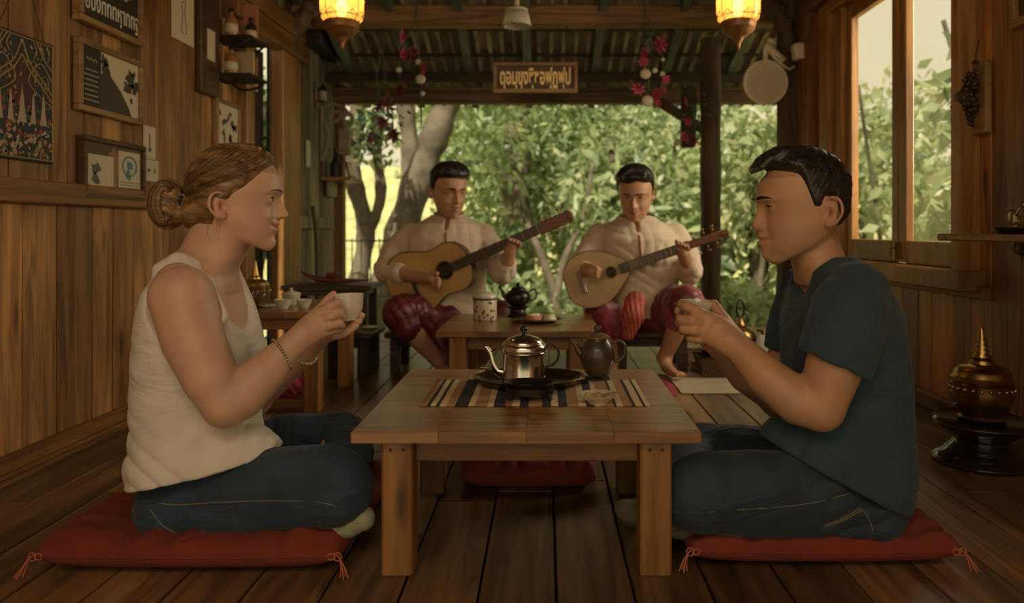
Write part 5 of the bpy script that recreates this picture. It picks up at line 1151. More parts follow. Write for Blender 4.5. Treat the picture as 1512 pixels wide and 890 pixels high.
frame_on_left('framed_drawings', 'brown framed pair of pale drawings low on the left wall behind the woman', 'picture', 2.262, 2.610, .757, .953, .016, M_fr2, draw2, depth=.026)
def note(label, y0, y1, z0, z1, kind):
    t = thing('paper_note', (XL+.002, (y0+y1)/2, (z0+z1)/2), label, 'note', group='paper notes on the left wall'); M = Matrix.Translation((.0015, 0, 0)) @ Matrix(((0, 0, 1, 0), (1, 0, 0, 0), (0, 1, 0, 0), (0, 0, 0, 1))); w_, h_ = y1-y0, z1-z0
    sheet('paper', M_pap, t, -w_/2, w_/2, -h_/2, h_/2, M); m = MB()
    if kind == 0: m.box((0, 0, .001), (w_*.09, h_*.55, .0006), 0, M=M); blob(m, 0, -h_*.22, w_*.12, 9, M, 1, .0012)
    elif kind == 1: blob(m, -w_*.15, 0, w_*.09, 9, M, 1, .0012); m.box((w_*.25, 0, .001), (w_*.08, h_*.22, .0006), 0, M=M)
    else:
        m.tube([M @ Vector((w_*a, h_*b_, .0016)) for a, b_ in spline([(-.08, -.3), (-.02, .0), (-.06, .2), (.1, .28), (.08, .05), (.14, -.3), (.0, -.33), (-.08, -.3)], 4)], .0016, 5); m.tube([M @ Vector((0, h_*.5, .006)), M @ Vector((0, h_*.3, .002))], .0016, 5)
    m.build('drawing', P_('grey_ink', (.10, .11, .11)), t)
note('tall narrow paper note with one stroke, right of the framed drawings', 2.632, 2.715, .915, 1.035, 0)
note('small paper note under the tall narrow note on the left wall', 2.632, 2.735, .835, .913, 1)
note('cream paper sketch pinned high on the left wall beside the bottle shelf', 2.83, 3.01, 1.405, 1.62, 2)
# carved wall rack with bottles and books
t = thing('wall_rack', (XL+.002, 3.20, 1.24), 'dark wooden wall rack with two small shelves left of the doorway', 'shelf')
MB().box((.014, -.09, .24), (.026, .17, .50), .005, tint=.4).build('back_board', M_fr2, t); MB().box((.075, .14, .26), (.022, .30, .022), .004).build('top_rail', M_fr2, t) if False else None
M_iron2 = plain('black_iron', (.012, .010, .008), .5)
for z in (.095, .262):
    MB().box((.085, .085, z), (.165, .20, .012), .003).build('shelf', M_iron2, t)
    for yb in (0, .16): MB().tube(spline([(.01, yb, z-.006), (.05, yb, z-.035), (.12, yb, z-.03), (.155, yb, z-.006)], 5), .006, 8).build('bracket', M_iron2, t, smooth=True)
MB().box((.028, -.09, .20), (.002, .07, .13), .001).build('picture_card', M_pap, t)
def bottle(x, y, z, s, body, label, cap=None):
    t = thing('bottle', (x, y, z), label, 'bottle', group='bottles on the wall rack')
    MB().lathe([(0, 0), (.022*s, 0), (.024*s, .004*s), (.024*s, .060*s), (.018*s, .074*s), (.008*s, .082*s), (.008*s, .096*s), (0, .096*s)], 20).build('body', body, t, smooth=True, auto=50)
    MB().lathe([(.010*s, .094*s), (.010*s, .108*s), (0, .109*s)], 14).build('cap', cap or M_iron2, t, smooth=True); MB().lathe([(.0245*s, .015*s), (.0245*s, .048*s)], 20).build('label_band', M_pap, t, smooth=True); return t
xw = XL+.002
bottle(xw+.060, 3.235, 1.3415, 1.15, plain('amber_bottle', (.30, .13, .04), .2), 'amber bottle on the lower rack shelf'); bottle(xw+.060, 3.235, 1.5085, 1.15, plain('amber_bottle', (0, 0, 0)), 'amber bottle on the upper rack shelf'); bottle(xw+.115, 3.315, 1.5085, 1.0, M_iron2, 'black bottle on the upper rack shelf')
for i, (y, z, h, c, lb) in enumerate(((3.31, 1.3415, .12, (.42, .30, .17), 'pale book leaning on the lower rack shelf'), (3.345, 1.3415, .10, (.30, .12, .05), 'reddish book on the lower rack shelf'), (3.35, 1.5085, .18, (.36, .13, .06), 'tall red book standing on the upper rack shelf'))):
    t = thing('book', (xw+.085, y, z), lb, 'book', group='books on the wall rack'); mm = plain('book_cover%d' % i, c, .6)
    m = MB(); m.box((0, -.0085, h/2), (.09, .003, h), .001); m.box((0, .0085, h/2), (.09, .003, h), .001); m.box((-.0445+.089, 0, h/2), (.003, .020, h), .001); m.build('cover', mm, t); MB().box((0, 0, h/2), (.084, .0138, h*.94), .001).build('pages', M_pap, t)
def lower(t, w_, h_, M):
    sheet('print', P_('print_cream', (.56, .47, .32)), t, -w_/2, w_/2, -h_/2, h_/2, M); m = MB(); R1 = random.Random(3)
    for i in range(14): blob(m, R1.uniform(-.4, .4)*w_, R1.uniform(-.4, .4)*h_, w_*.07, 9, M, i, .0012)
    m.build('print_shapes', P_('print_dark', (.09, .07, .045)), t)
frame_on_left('framed_print', 'small framed print below the wall rack, next to the doorway', 'picture', 3.18, 3.43, 1.02, 1.235, .018, M_fr1, lower, depth=.024)
# notice on the open door
dn = thing('paper_note', (XL-.048, 3.775, 1.415), 'pale paper notice on the dark open door at the left', 'note', group='paper notes on the left wall'); MB().box((0, 0, 0), (.0015, .075, .085), .0003).build('paper', M_pap, dn)
m = MB()
for i in range(4): m.box((.001, 0, .025-.015*i), (.0006, .05, .004), 0)
m.build('writing_lines', M_ink, dn)
# far left wall: candle sconce, fretwork bracket, shelf with bottle and picture
M_fret = plain('grey_carved_wood', (.28, .23, .15), .8, noise=.25, nscale=20)
t = thing('candle_sconce', (XL+.002, 4.62, 1.50), 'small dark capped candle sconce on the weathered far left wall', 'sconce')
MB().box((.008, 0, .0), (.014, .05, .16), .003).build('plate', M_fret, t); MB().lathe([(.022, -.03), (.022, .03), (0, .03)], 18, c=(.045, 0, 0)).build('candle', P_('candle_wax', (.5, .42, .28)), t, smooth=True, auto=50); MB().lathe([(.030, .031), (.026, .045), (.010, .062), (.004, .085), (0, .086)], 18, c=(.045, 0, 0)).build('cap', M_iron2, t, smooth=True); MB().box((.03, 0, -.034), (.05, .03, .006), .001).build('arm', M_iron2, t)
t = thing('fretwork_bracket', (XL+.002, 4.72, 1.20), 'pale carved fretwork bracket on the weathered far left wall', 'bracket')
m = MB(); m.box((.008, 0, .08), (.014, .05, .36), .004); m.tube(spline([(.01, 0, -.10), (.05, 0, .05), (.03, 0, .13), (.10, 0, .16), (.19, 0, .20), (.20, 0, .14), (.15, 0, .12)], 6), .012, 8); m.tube(spline([(.02, 0, .26), (.08, 0, .27), (.15, 0, .24), (.19, 0, .19)], 6), .010, 8)
m.tube(spline([(.05, 0, .14), (.07, 0, .20), (.12, 0, .22), (.13, 0, .18)], 6), .007, 8); m.build('scroll', M_fret, t, smooth=True, auto=50)
m = MB(); m.box((.155, 0, .02), (.07, .05, .17), .004); m.build('hanging_panel', M_fret, t)
t = thing('corner_shelf', (XL+.002, 4.86, .985), 'small wooden shelf near the left corner post', 'shelf'); MB().box((.10, 0, 0), (.20, .32, .022), .004).build('board', M_fr1, t); MB().box((.03, 0, -.06), (.02, .18, .10), .003).build('bracket', M_fret, t)
t = thing('bottle', (XL+.075, 4.80, .9965), 'tall dark flask standing on the small corner shelf', 'bottle'); MB().lathe([(0, 0), (.030, 0), (.034, .01), (.034, .09), (.020, .12), (.012, .14), (.012, .17), (0, .17)], 20).build('body', M_iron2, t, smooth=True, auto=50); MB().tube([(.0, 0, .17), (.0, 0, .19)], .014, 10).build('stopper', M_fr2, t); MB().tube(spline([(.034, 0, .08), (.05, 0, .12), (.014, 0, .155)], 5), .004, 6).build('handle', M_iron2, t, smooth=True)
t = thing('tabletop_picture', (XL+.165, 4.86, .9965), 'small dark framed picture leaning on the corner shelf', 'picture', rot=(0, -.2, 0)); m = MB(); m.box((0, 0, .055), (.010, .15, .11), .003); m.build('frame', M_fr2, t); MB().box((.006, 0, .055), (.003, .12, .08), .001).build('photo', M_pap, t)
t = thing('switch_plate', (XL+.002, 4.45, 1.12), 'cream switch plate on the weathered far left wall', 'switch'); MB().box((.005, 0, 0), (.01, .07, .16), .003).build('plate', P_('switch_cream', (.5, .44, .30), .5), t); MB().box((.012, 0, 0), (.008, .02, .03), .002).build('rocker', M_pap, t)
# lanterns
def amber():
    m = bpy.data.materials.new('amber_glass'); m.use_nodes = True; n = m.node_tree.nodes; l = m.node_tree.links; n.clear(); out = n.new('ShaderNodeOutputMaterial')
    tl = n.new('ShaderNodeBsdfTranslucent'); tl.inputs[0].default_value = (.95, .60, .18, 1); tp_ = n.new('ShaderNodeBsdfTransparent'); tp_.inputs[0].default_value = (1, .68, .24, 1); gl_ = n.new('ShaderNodeBsdfGlossy'); gl_.inputs['Roughness'].default_value = .12
    mx = n.new('ShaderNodeMixShader'); mx.inputs[0].default_value = .45; m2 = n.new('ShaderNodeMixShader'); m2.inputs[0].default_value = .06; l.new(tl.outputs[0], mx.inputs[1]); l.new(tp_.outputs[0], mx.inputs[2]); l.new(mx.outputs[0], m2.inputs[1]); l.new(gl_.outputs[0], m2.inputs[2])
    l.new(m2.outputs[0], out.inputs[0]); return m
M_amb = amber(); M_bulb = plain('bulb', (1, .8, .4), .5, emit=(1, .70, .30), es=9)
M_lb = plain('lantern_copper', (.30, .14, .05), .5, .6, noise=.3, nscale=50, bump=.3)
def lantern(px, label):
    c = W(px, 12, 2.70); t = thing('hanging_lantern', c, label, 'lantern', group='amber glass lanterns')
    prof = [(.060, -.052), (.074, -.040), (.0805, -.010), (.0815, .030), (.078, .070), (.064, .092)]
    g = MB().lathe(prof, 48).build('glass_shade', M_amb, t, smooth=True)
    m = MB()
    for k in range(12):
        a = 2*PI*k/12; m.tube([((r_+.0012)*math.cos(a), (r_+.0012)*math.sin(a), z) for r_, z in prof], .0013, 5)
        b_ = 2*PI*(k+.5)/12; m.tube([(.0760*math.cos(a), .0760*math.sin(a), -.035), (.0795*math.cos(b_), .0795*math.sin(b_), -.018), (.0760*math.cos(a+PI/6), .0760*math.sin(a+PI/6), -.035)], .0012, 5)
    for r_, z in ((.0755, -.036), (.083, .030), (.0785, .068)): m.tube([(r_*math.cos(a), r_*math.sin(a), z) for a in [2*PI*i/40 for i in range(40)]], .0014, 5, closed=True)
    m.build('leading', M_lb, g, smooth=True)
    MB().lathe([(.062, -.050), (.066, -.058), (.060, -.072), (.062, -.078), (.052, -.090), (.034, -.104), (.022, -.110), (.018, -.118), (.010, -.128), (.006, -.146), (.008, -.150), (0, -.158)], 40, flute=16, fa=.02).build('base', M_lb, t, smooth=True, auto=50)
    MB().lathe([(.066, .090), (.070, .098), (.050, .12), (.020, .14), (.012, .16), (0, .162)], 40).build('top_cap', M_lb, t, smooth=True, auto=50)
    MB().ball((0, 0, .0), .024, 16, 12, sc=(1, 1, 1.2)).build('bulb', M_bulb, t, smooth=True)
    MB().tube([(0, 0, .16), (0, 0, ZC-c.z-.005)], .004, 6).build('chain', M_iron2, t)
    d = bpy.data.lights.new('lantern_glow', 'POINT'); d.energy = 1.2; d.color = (1, .70, .36); d.shadow_soft_size = .03; o = bpy.data.objects.new('lantern_glow', d); COL.objects.link(o); o.parent = t; o.location = (0, 0, .045)
    return t
lantern(505, 'glowing amber glass lantern hanging at the upper left'); lantern(1090, 'glowing amber glass lantern hanging at the upper right')
# tasselled lampshade in the middle
c = W(763, 30, 3.60); t = thing('fringed_pendant', c, 'small white fringed pendant shade hanging at the top centre', 'pendant lamp')
M_frg = P_('white_fringe', (.66, .58, .44)); m = MB()
for k in range(40):
    a = 2*PI*k/40; m.tube([(.052*math.cos(a), .052*math.sin(a), .045), (.060*math.cos(a), .060*math.sin(a), .01), (.068*math.cos(a), .068*math.sin(a), -.030)], [.0035, .004, .0042], 6)
m.build('fringe', M_frg, t, smooth=True, kind='stuff'); MB().lathe([(.054, .040), (.056, .052), (.040, .062), (.014, .068), (.012, .11), (0, .112)], 28).build('collar', P_('cream_collar', (.58, .46, .28)), t, smooth=True, auto=50)
m = MB()
for k in range(20): a = 2*PI*k/20; m.ball((.0685*math.cos(a), .0685*math.sin(a), -.033), .005, 6, 5)
m.build('green_beads', P_('green_bead', (.03, .14, .11), .3), t, smooth=True, kind='stuff'); MB().tube([(0, 0, .11), (0, 0, ZC-c.z-.002)], .004, 6).build('cord', M_frg, t)
# hanging carved sign
c = W(790.5, 114.5, 4.21); t = thing('hanging_sign', c, 'carved wooden sign with gold script hanging from the cross beam', 'sign'); w_, h_ = .486, .172; fw = .020
M_sf = wood('sign_frame_wood', (.26, .13, .045), (.44, .25, .10), 'X', .45)
m = MB(); m.box((0, 0, h_/2-fw/2), (w_, .028, fw), .003); m.box((0, 0, -h_/2+fw/2), (w_, .028, fw), .003)
for s in (-1, 1): m.box((s*(w_/2-fw/2), 0, 0), (fw, .028, h_-2*fw), .003)
m.build('frame', M_sf, t); MB().box((0, .006, 0), (w_-2*fw, .010, h_-2*fw), .001).build('panel', P_('sign_brown', (.085, .045, .02), .5), t)
Mg = plain('gilt_lettering', (.85, .58, .24), .38, .5)
text_mesh('lettering', 'ดฺอมฺขุงชฺิซอฟฺฏฟุป', .125, Mg, t, Matrix.Translation((0, -.004, .0)) @ Matrix.Rotation(PI/2, 4, 'X'), .003, .0022, .46)
for s in (-1, 1):
    m = MB()
    for k in range(14): m.tube([(s*.175+(.005*math.cos(a) if k % 2 else 0), (0 if k % 2 else .005*math.cos(a)), h_/2+.008+.0155*k+.010*math.sin(a)) for a in [2*PI*i/10 for i in range(10)]], .0016, 5, closed=True)
    m.build('chain', M_iron2, t, smooth=True, kind=None)
# flower garlands with shells
M_pink, M_mag, M_stem, M_shell = P_('pink_petal', (.60, .07, .14), .5), P_('dark_magenta_petal', (.22, .03, .06), .5), P_('green_stem', (.05, .08, .025), .7), P_('shell_cream', (.52, .44, .30), .4)
def flower(m, c, r, n, rs):
    R1 = random.Random(rs); q = Euler((R1.uniform(-.6, .6)+PI/2, R1.uniform(-.6, .6), R1.uniform(0, 6))).to_matrix().to_4x4(); M = Matrix.Translation(c) @ q
    for k in range(n):
        a = 2*PI*k/n; R = Matrix.Rotation(a, 4, 'Z'); m.add([(0, 0, 0), (r*.5, r*.22, r*.22), (r, 0, r*.15), (r*.5, -r*.22, r*.22), (r*.5, 0, r*.10)], [[0, 3, 4], [3, 2, 4], [2, 1, 4], [1, 0, 4], [0, 4, 3], [0, 1, 4]], M=M @ R)
def garland(label, Y, px0, strands_, blooms, shells, pet, leafs=(), name='flower_garland'):
    c = W(px0, 0, Y); top = Vector((c.x, Y, 1.93 if Y > 4.1 else 1.99)); t = thing(name, top, label, 'garland', group='hanging flower garlands')
    for st in strands_: MB().tube([Vector(p)-top for p in spline([(W(*st[0], Y).x, Y, 2.05 if Y < 4.2 else rz_(Y)-.004)]+[tuple(W(*q, Y)) for q in st], 5)], .004, 6).build('vine', M_stem, t, smooth=True)
    for i, (px, py, r) in enumerate(blooms): r *= 1.2; m = MB(); flower(m, W(px, py, Y-.01)-top, r, 7, i*7+int(px)); flower(m, W(px, py, Y-.012)-top, r*.6, 6, i); m.build('blossom', pet[i % len(pet)], t)
    for (px, py, r) in shells: m = MB(); m.ball(W(px, py, Y)-top, r, 14, 10, sc=(1, .35, .95)); m.build('shell', M_shell, t, smooth=True)
    if leafs:
        m = leaves('leaf_tuft', [(tuple(W(px, py, Y)-top), r) for px, py, r in leafs], 26*len(leafs), .045, M_leafd if 'M_leafd' in globals() else M_stem, t)
    return t
garland('pink blossoms and shells hanging on a string left of the carved sign', 4.0, 615, [[(615, 10), (618, 60), (622, 130), (622, 185)], [(615, 12), (606, 45), (592, 75), (590, 115)]], [(596, 54, .042), (603, 82, .040), (595, 80, .032), (611, 76, .032), (625, 101, .036)], [(621, 117, .028), (589, 103, .017), (617, 91, .016), (624, 138, .014)], [M_pink, M_mag])
garland('dark magenta orchid spray hanging by the left end of the eave', 4.35, 572, [[(566, 95), (572, 130), (578, 160), (582, 205)], [(560, 90), (556, 125), (575, 150)]], [(588, 133, .050), (576, 152, .055), (558, 157, .045), (566, 180, .050), (582, 200, .045), (548, 205, .035)], [], [M_mag], [(575, 175, .12), (560, 135, .08)], 'orchid_spray')
garland('bright pink blossoms and shells hanging on a string right of the carved sign', 4.0, 955, [[(952, 12), (950, 60), (958, 105), (955, 150)], [(952, 14), (972, 60), (980, 110), (970, 155)]], [(973, 67, .048), (953, 79, .034), (984, 118, .026), (943, 130, .038), (971, 140, .036), (950, 92, .026), (978, 133, .022), (971, 153, .022)], [(953, 109, .030), (956, 149, .032), (967, 104, .016), (978, 109, .015), (979, 88, .012)], [M_pink], [(960, 60, .07)])
garland('green hanging plant with small pink flowers left of the round post', 4.2, 1024, [[(1024, 85), (1022, 130), (1028, 165), (1018, 215)]], [(1012, 150, .028), (1030, 148, .028), (1016, 178, .032), (1022, 205, .040), (1010, 203, .036), (997, 218, .034)], [(1001, 210, .020)], [M_pink, M_mag], [(1024, 150, .13), (1020, 180, .08), (1028, 125, .06)], 'hanging_plant')
# round white dish light on its arm
c = W(1130, 122, 3.86); t = thing('dish_lamp', c, 'round white mesh dish on a bent white arm fixed to the corner post', 'lamp')
M_wp = plain('old_white_enamel', (.72, .62, .45), .5, noise=.1, nscale=12); R = Matrix.Rotation(PI/2, 4, 'X')
MB().lathe([(0, -.012), (.09, -.012), (.113, -.006), (.117, .004), (.112, .012), (.104, .010), (0, .008)], 44, M=R).build('dish', M_wp, t, smooth=True, auto=50)
MB().tube([(.1145*math.cos(a), -.006, .1145*math.sin(a)) for a in [2*PI*i/44 for i in range(44)]], .005, 8, closed=True).build('rim', M_wp, t, smooth=True)
m = MB()
for k in range(-9, 10): x = .0108*k; hh = math.sqrt(.104**2-x*x); m.box((x, -.013, 0), (.0022, .002, hh*2), 0)
m.build('grille', plain('grille_brown', (.40, .33, .23), .7), t, kind='stuff')
m = MB(); m.tube(spline([(0, 0, .115), (0, 0, .15), (.0, 0, .175), (.02, 0, .20)], 5), .014, 10); m.build('neck', M_wp, t, smooth=True)
m = MB(); m.tube([(.0, 0, .20), (.10, 0, .115)], [.020, .016], 10); m.tube([(.01, 0, .225), (.045, 0, .215)], [.012, .02], 10); m.tube(spline([(.012, 0, .17), (.06, 0, .12), (.12, 0, .075), (.16, .02, .09)], 5), .006, 8); m.build('arm', M_wp, t, smooth=True)
MB().box((.195, 0, .165), (.10, .06, .085), .008, rot=(0, -.12, 0)).build('housing', M_wp, t)
# right wall: carved ornament and picture
t = thing('carved_ornament', (XR-.002, 2.38, 1.03), 'dark carved flower ornament on a wooden board right of the window', 'ornament')
MB().box((-.012, -.005, .05), (.022, .12, .23), .005, tint=.5).build('board', M_fr1, t); M_dk = plain('carved_dark', (.06, .038, .02), .4, .3, bump=.5, nscale=60)
m = MB(); R1 = random.Random(9)
for k in range(17):
    a = k*2.4; rr = .012+.0032*k; rf = .030+.012*R1.random(); M3 = Matrix.Translation((-.050+.0012*k, .022+rr*math.cos(a), .060+rr*1.15*math.sin(a))) @ Matrix.Rotation(-PI/2+R1.uniform(-.5, .5), 4, 'Y') @ Matrix.Rotation(a, 4, 'Z')
    for q in range(6): m.add([(0, 0, -.012), (rf*.55, rf*.30, .008), (rf, 0, .0), (rf*.55, -rf*.30, .008), (rf*.5, 0, .015), (rf*.5, 0, -.010)], [[0, 3, 4], [3, 2, 4], [2, 1, 4], [1, 0, 4], [0, 5, 3], [3, 5, 2], [2, 5, 1], [1, 5, 0]], M=M3 @ Matrix.Rotation(q*PI/3, 4, 'Z'))
    m.ball(M3.translation, .011, 9, 7)
m.ball((-.038, .02, .062), .034, 14, 10); m.build('carving', M_dk, t, smooth=True)
m = MB(); m.tube([(-.02, .0+.02*math.cos(a), .155+.02*math.sin(a)) for a in [2*PI*i/16 for i in range(16)]], .005, 6, closed=True); m.tube([(-.02, 0, .175), (-.006, 0, .25)], .0015, 5); m.build('ring', M_dk, t, smooth=True)
t = thing('framed_picture', (XR-.002, 2.06, 1.42), 'wood framed picture at the top right corner', 'picture'); w_, h_ = .28, .32; fw = .024
m = MB(); m.box((-.012, 0, h_/2-fw/2), (.024, w_, fw), .003); m.box((-.012, 0, -h_/2+fw/2), (.024, w_, fw), .003)
for s in (-1, 1): m.box((-.012, s*(w_/2-fw/2), 0), (.024, fw, h_-2*fw), .003)
m.build('frame', M_fr1, t); MB().box((-.006, 0, 0), (.008, w_-2*fw, h_-2*fw), .001).build('canvas', plain('picture_dark', (.10, .07, .035), .6, noise=.9, nscale=14), t)
m = MB(); m.prism([(-.11, -.13), (.05, -.13), (.0, .02), (-.05, .1), (-.11, .12)], .002, M=Matrix.Translation((-.011, 0, 0)) @ Matrix(((0, 1, 0, 0), (1, 0, 0, 0), (0, 0, 1, 0), (0, 0, 0, 1)))); m.build('painted_shape', P_('picture_red', (.22, .06, .025)), t)
# ---------------- the woman in the white tank top ----------------
M_skinW = skin_mat('skin_fair', (.60, .36, .24), (.50, .18, .13))
M_white = cloth_mat('white_cotton', (.70, .62, .52))
M_jean = cloth_mat('blue_denim', (.023, .044, .070), var=.35, rough=.8, wr=.95)
M_sock = cloth_mat('cream_sock', (.36, .33, .22))
M_brown = hair_mat('brown_hair', (.10, .050, .018), (.36, .20, .085), (1, .1, .25))
w = lambda px, py, Y, r: (*W(px, py, Y), r)
HW = Head(prof=[(40, -85), (62, -70), (77, -57), (81, -38), (82, -26), (81.5, -20), (80, -15), (83, -6), (87.5, 3), (92, 9.5), (91.5, 13.5), (87, 16.5), (78, 19), (77, 23), (75.5, 28.5), (75.5, 35), (71.5, 41), (70.5, 45), (73.5, 52), (70.5, 60), (62, 68)],
          base=[(40, -85), (60, -70), (75, -57), (80, -38), (80, -20), (74, -15), (72, -5), (71, 5), (71, 15), (71, 22), (69, 35), (66, 45), (65, 52), (60, 60), (54, 68)],
          back=[(-40, -85), (-50, -40), (-48, 0), (-32, 15), (-16, 30), (-6, 45), (8, 60), (14, 68)],
          wide=[(-85, .045), (-50, .066), (-20, .071), (0, .070), (15, .067), (30, .0605), (45, .050), (55, .040), (68, .026)],
          eye=(0, -11), ear=((0, 0), (24, 37)), cran=((13, -35), (.090, .074, .080)),
          jaw=dict(p=(45, 61), n=(-.46, -.89), nasion=-15, nose_tip=12, subnasale=20, mouth=30, chin=52), pxm=667, nose_w=.9, smile=1.0, lipw=.019, fx=1.07, lid=.34, mouth=(.0048, .0022))
MWh = xform(W(336, 305, 1.62), math.radians(12))
root = thing('person', (W(290, 720, 1.62).x, 1.62, .05), 'woman in white tank top and blue jeans sitting cross-legged, brown hair in a bun', 'person')
ORG = tuple(root.location)
# torso outline shared by body and top: (px back, px front, py, half width)
TW = [(262, 330, 385, .075), (240, 348, 400, .13), (222, 362, 425, .152), (212, 372, 455, .155), (206, 380, 490, .150), (203, 387, 525, .148), (202, 383, 560, .142), (203, 380, 600, .140), (205, 378, 640, .145), (210, 372, 680, .148), (220, 362, 720, .145)]
rowsW = rows_px(TW, 1.62)
v = Vol((-1.0, 1.30, .0), (-.28, 1.98, .90), .0045, fine=([(-.80, -.54), (-.56, -.36)], [(1.40, 1.76)], [(.44, .62), (.60, .88)]), hf=.0024)
v.loft(rowsW, 1.62, k=0, off=.010)
v.chain([w(318, 330, 1.62, .050), w(313, 352, 1.62, .050), w(304, 378, 1.62, .055), w(296, 400, 1.62, .075)], k=.02)
HW.put(v, MWh)
v.loft(rows_px([(q[1], q[2], q[0], q[3]) for q in ((330, 296, 360, .050), (350, 292, 366, .052), (362, 287, 366, .054), (378, 268, 362, .060), (392, 254, 354, .078), (405, 246, 350, .095), (425, 240, 352, .115))], 1.62), 1.62, k=.02)
# far arm
v.chain([w(322, 430, 1.775, .052), w(345, 500, 1.80, .045), w(372, 590, 1.79, .041)], k=.03)
v.chain([w(372, 590, 1.79, .040), w(415, 550, 1.74, .038), w(450, 520, 1.685, .027), w(466, 503, 1.66, .0235)], k=.02)
# near arm
v.chain([w(262, 418, 1.485, .042), w(268, 437, 1.475, .062), w(285, 500, 1.45, .0585), w(312, 560, 1.43, .051), w(333, 598, 1.43, .042)], k=.03)
v.chain([w(333, 598, 1.43, .042), w(355, 585, 1.445, .047), w(388, 552, 1.465, .041), w(420, 519, 1.49, .030), w(441, 501, 1.505, .0245)], k=.012)
# near hand: palm, thumb on top, four fingers round the cup
v.chain([w(441, 501, 1.505, .0225), w(462, 484, 1.525, .026), w(476, 470, 1.535, .024)], k=.015, flat=.75, up=(0, 1, 0))
v.chain([w(452, 492, 1.515, .024), w(478, 484, 1.535, .020)], k=.012)
v.chain([w(450, 482, 1.53, .017), w(466, 464, 1.545, .0125), w(478, 452, 1.56, .0115), w(487, 440, 1.572, .0095), w(492, 434, 1.58, .0075)], k=.010)      # thumb
for pts in ([w(474, 463, 1.535, .014), w(489, 452, 1.525, .0110), w(499, 447, 1.535, .0098), w(505, 456, 1.548, .0088), w(502, 459, 1.55, .008)],
            [w(474, 472, 1.530, .014), w(488, 467, 1.520, .0112), w(499, 463, 1.528, .0100), w(505, 468, 1.545, .0088)],
            [w(474, 482, 1.532, .0135), w(487, 480, 1.522, .0108), w(498, 478, 1.530, .0096), w(504, 481, 1.545, .0085)],
            [w(470, 491, 1.538, .0125), w(482, 490, 1.530, .0098), w(493, 487, 1.536, .0086), w(500, 488, 1.548, .0076)]):
    v.chain(pts, k=.0035)
# far hand under the cup, fingertips showing to the right
v.chain([w(466, 503, 1.66, .022), w(484, 495, 1.635, .022), w(498, 490, 1.62, .020)], k=.014, flat=.7, up=(0, 0, 1))
for pts in ([w(497, 488, 1.625, .012), w(514, 483, 1.618, .0098), w(526, 475, 1.612, .0088), w(534, 466, 1.608, .0078)],
            [w(498, 491, 1.605, .012), w(513, 488, 1.598, .0100), w(523, 481, 1.594, .0088), w(530, 474, 1.592, .0078)],
            [w(496, 494, 1.588, .0115), w(508, 492, 1.582, .0095), w(518, 487, 1.578, .0085), w(525, 481, 1.576, .0075)],
            [w(492, 490, 1.645, .0105), w(508, 484, 1.648, .0088), w(518, 474, 1.648, .0078), w(524, 463, 1.645, .0070)]):
    v.chain(pts, k=.0035)
v.chain([w(480, 494, 1.655, .014), w(494, 477, 1.668, .0115), w(500, 462, 1.665, .0095)], k=.008)
# hidden legs keep the body whole
v.chain([w(295, 735, 1.54, .075), w(400, 720, 1.48, .055), w(488, 715, 1.46, .044)], k=.02)
v.chain([w(488, 715, 1.46, .044), w(520, 748, 1.60, .036), w(500, 760, 1.78, .030)], k=.01)
v.chain([w(305, 725, 1.72, .075), w(400, 660, 1.80, .055), w(492, 640, 1.84, .042)], k=.02)
v.chain([w(492, 640, 1.84, .042), w(500, 690, 1.70, .034), w(478, 765, 1.50, .028)], k=.01)
V, Q = v.mesh()
MiW = np.array(MWh.inverted())
def lip_tint(head, Mi):
    def f(V):
        P = V @ Mi[:3, :3].T+Mi[:3, 3]; mo = -head.nose[3]; y = np.abs(P[:, 1]); mc = head.lw*1.25; mz = mo+head.sm*(y/mc)**2*.006
        a = np.exp(-((P[:, 2]-mz)/(.0085*np.sqrt(np.clip(1-(y/(mc*1.05))**2, .0001, 1))))**6)*(y < mc*1.05)*(P[:, 0] > .05)
        ck = .16*np.exp(-((y-.042)/.018)**2-((P[:, 2]-mo-.022)/.016)**2)*(P[:, 0] > .02)
        er = .22*(np.abs(P[:, 0]+.0) < .022)*(y > .066)*(np.abs(P[:, 2]) < .032)
        return np.clip(a*.75+ck+er, 0, 1)
    return f
body = np_mesh('body', V, Q, M_skinW, root, lip_tint(HW, MiW), origin=ORG, relax=1)
HW.extras(MWh, root, ORG, M_skinW, plain('brow_brown', (.10, .05, .02), .8), iris=(.05, .06, .06), browt=.0020)
O = Matrix.Translation(-Vector(ORG)) @ MWh
mo = -HW.nose[3]; m = MB(); N = 14
for i in range(N):
    y = -.019+.038*(i+.5)/N; x = HW.surf(y, mo+(y/.024)**2*.006)+.0012; m.ball((x-.002, y, mo+.0008+(y/.024)**2*.006), .0017, 8, 6, sc=(1, 1, 1.65), M=O)
m.build('teeth', plain('tooth_white', (.62, .56, .45), .3), root, smooth=True)
# --- hair
vh = Vol((-.98, 1.50, .60), (-.52, 1.76, .90), .003)
hp = lambda x, y, z, r=0: (MWh @ Vector((x, y, z)))
def headhair(vol, head, M, th, line, cut_lo):
    """a cap offset from the skull by th, kept where line(x,y,z) < 0 in the head's frame"""
    Mi = np.array(M.inverted()); c = M.translation
    def fn(X, Y, Z):
        x, y, z = [Mi[i, 0]*X+Mi[i, 1]*Y+Mi[i, 2]*Z+Mi[i, 3] for i in range(3)]
        ln = line(x, y, z); d = head.f(x, y, z)-th(x, y, z)*(.12+.88*sm(-ln, 0, .012)); return np.maximum(d, ln)
    vol.op(fn, (c.x-.135, c.y-.12, c.z-.10), (c.x+.135, c.y+.12, c.z+.13), k=0)
def thW(x, y, z):
    g = (x*.35+z*.95+np.abs(y)*.3); return .0075+.004*sm(z, .03, .10)+.0016*np.sin(g*230+np.sin(x*40+y*30)*2.2)*np.sin(x*60+2)
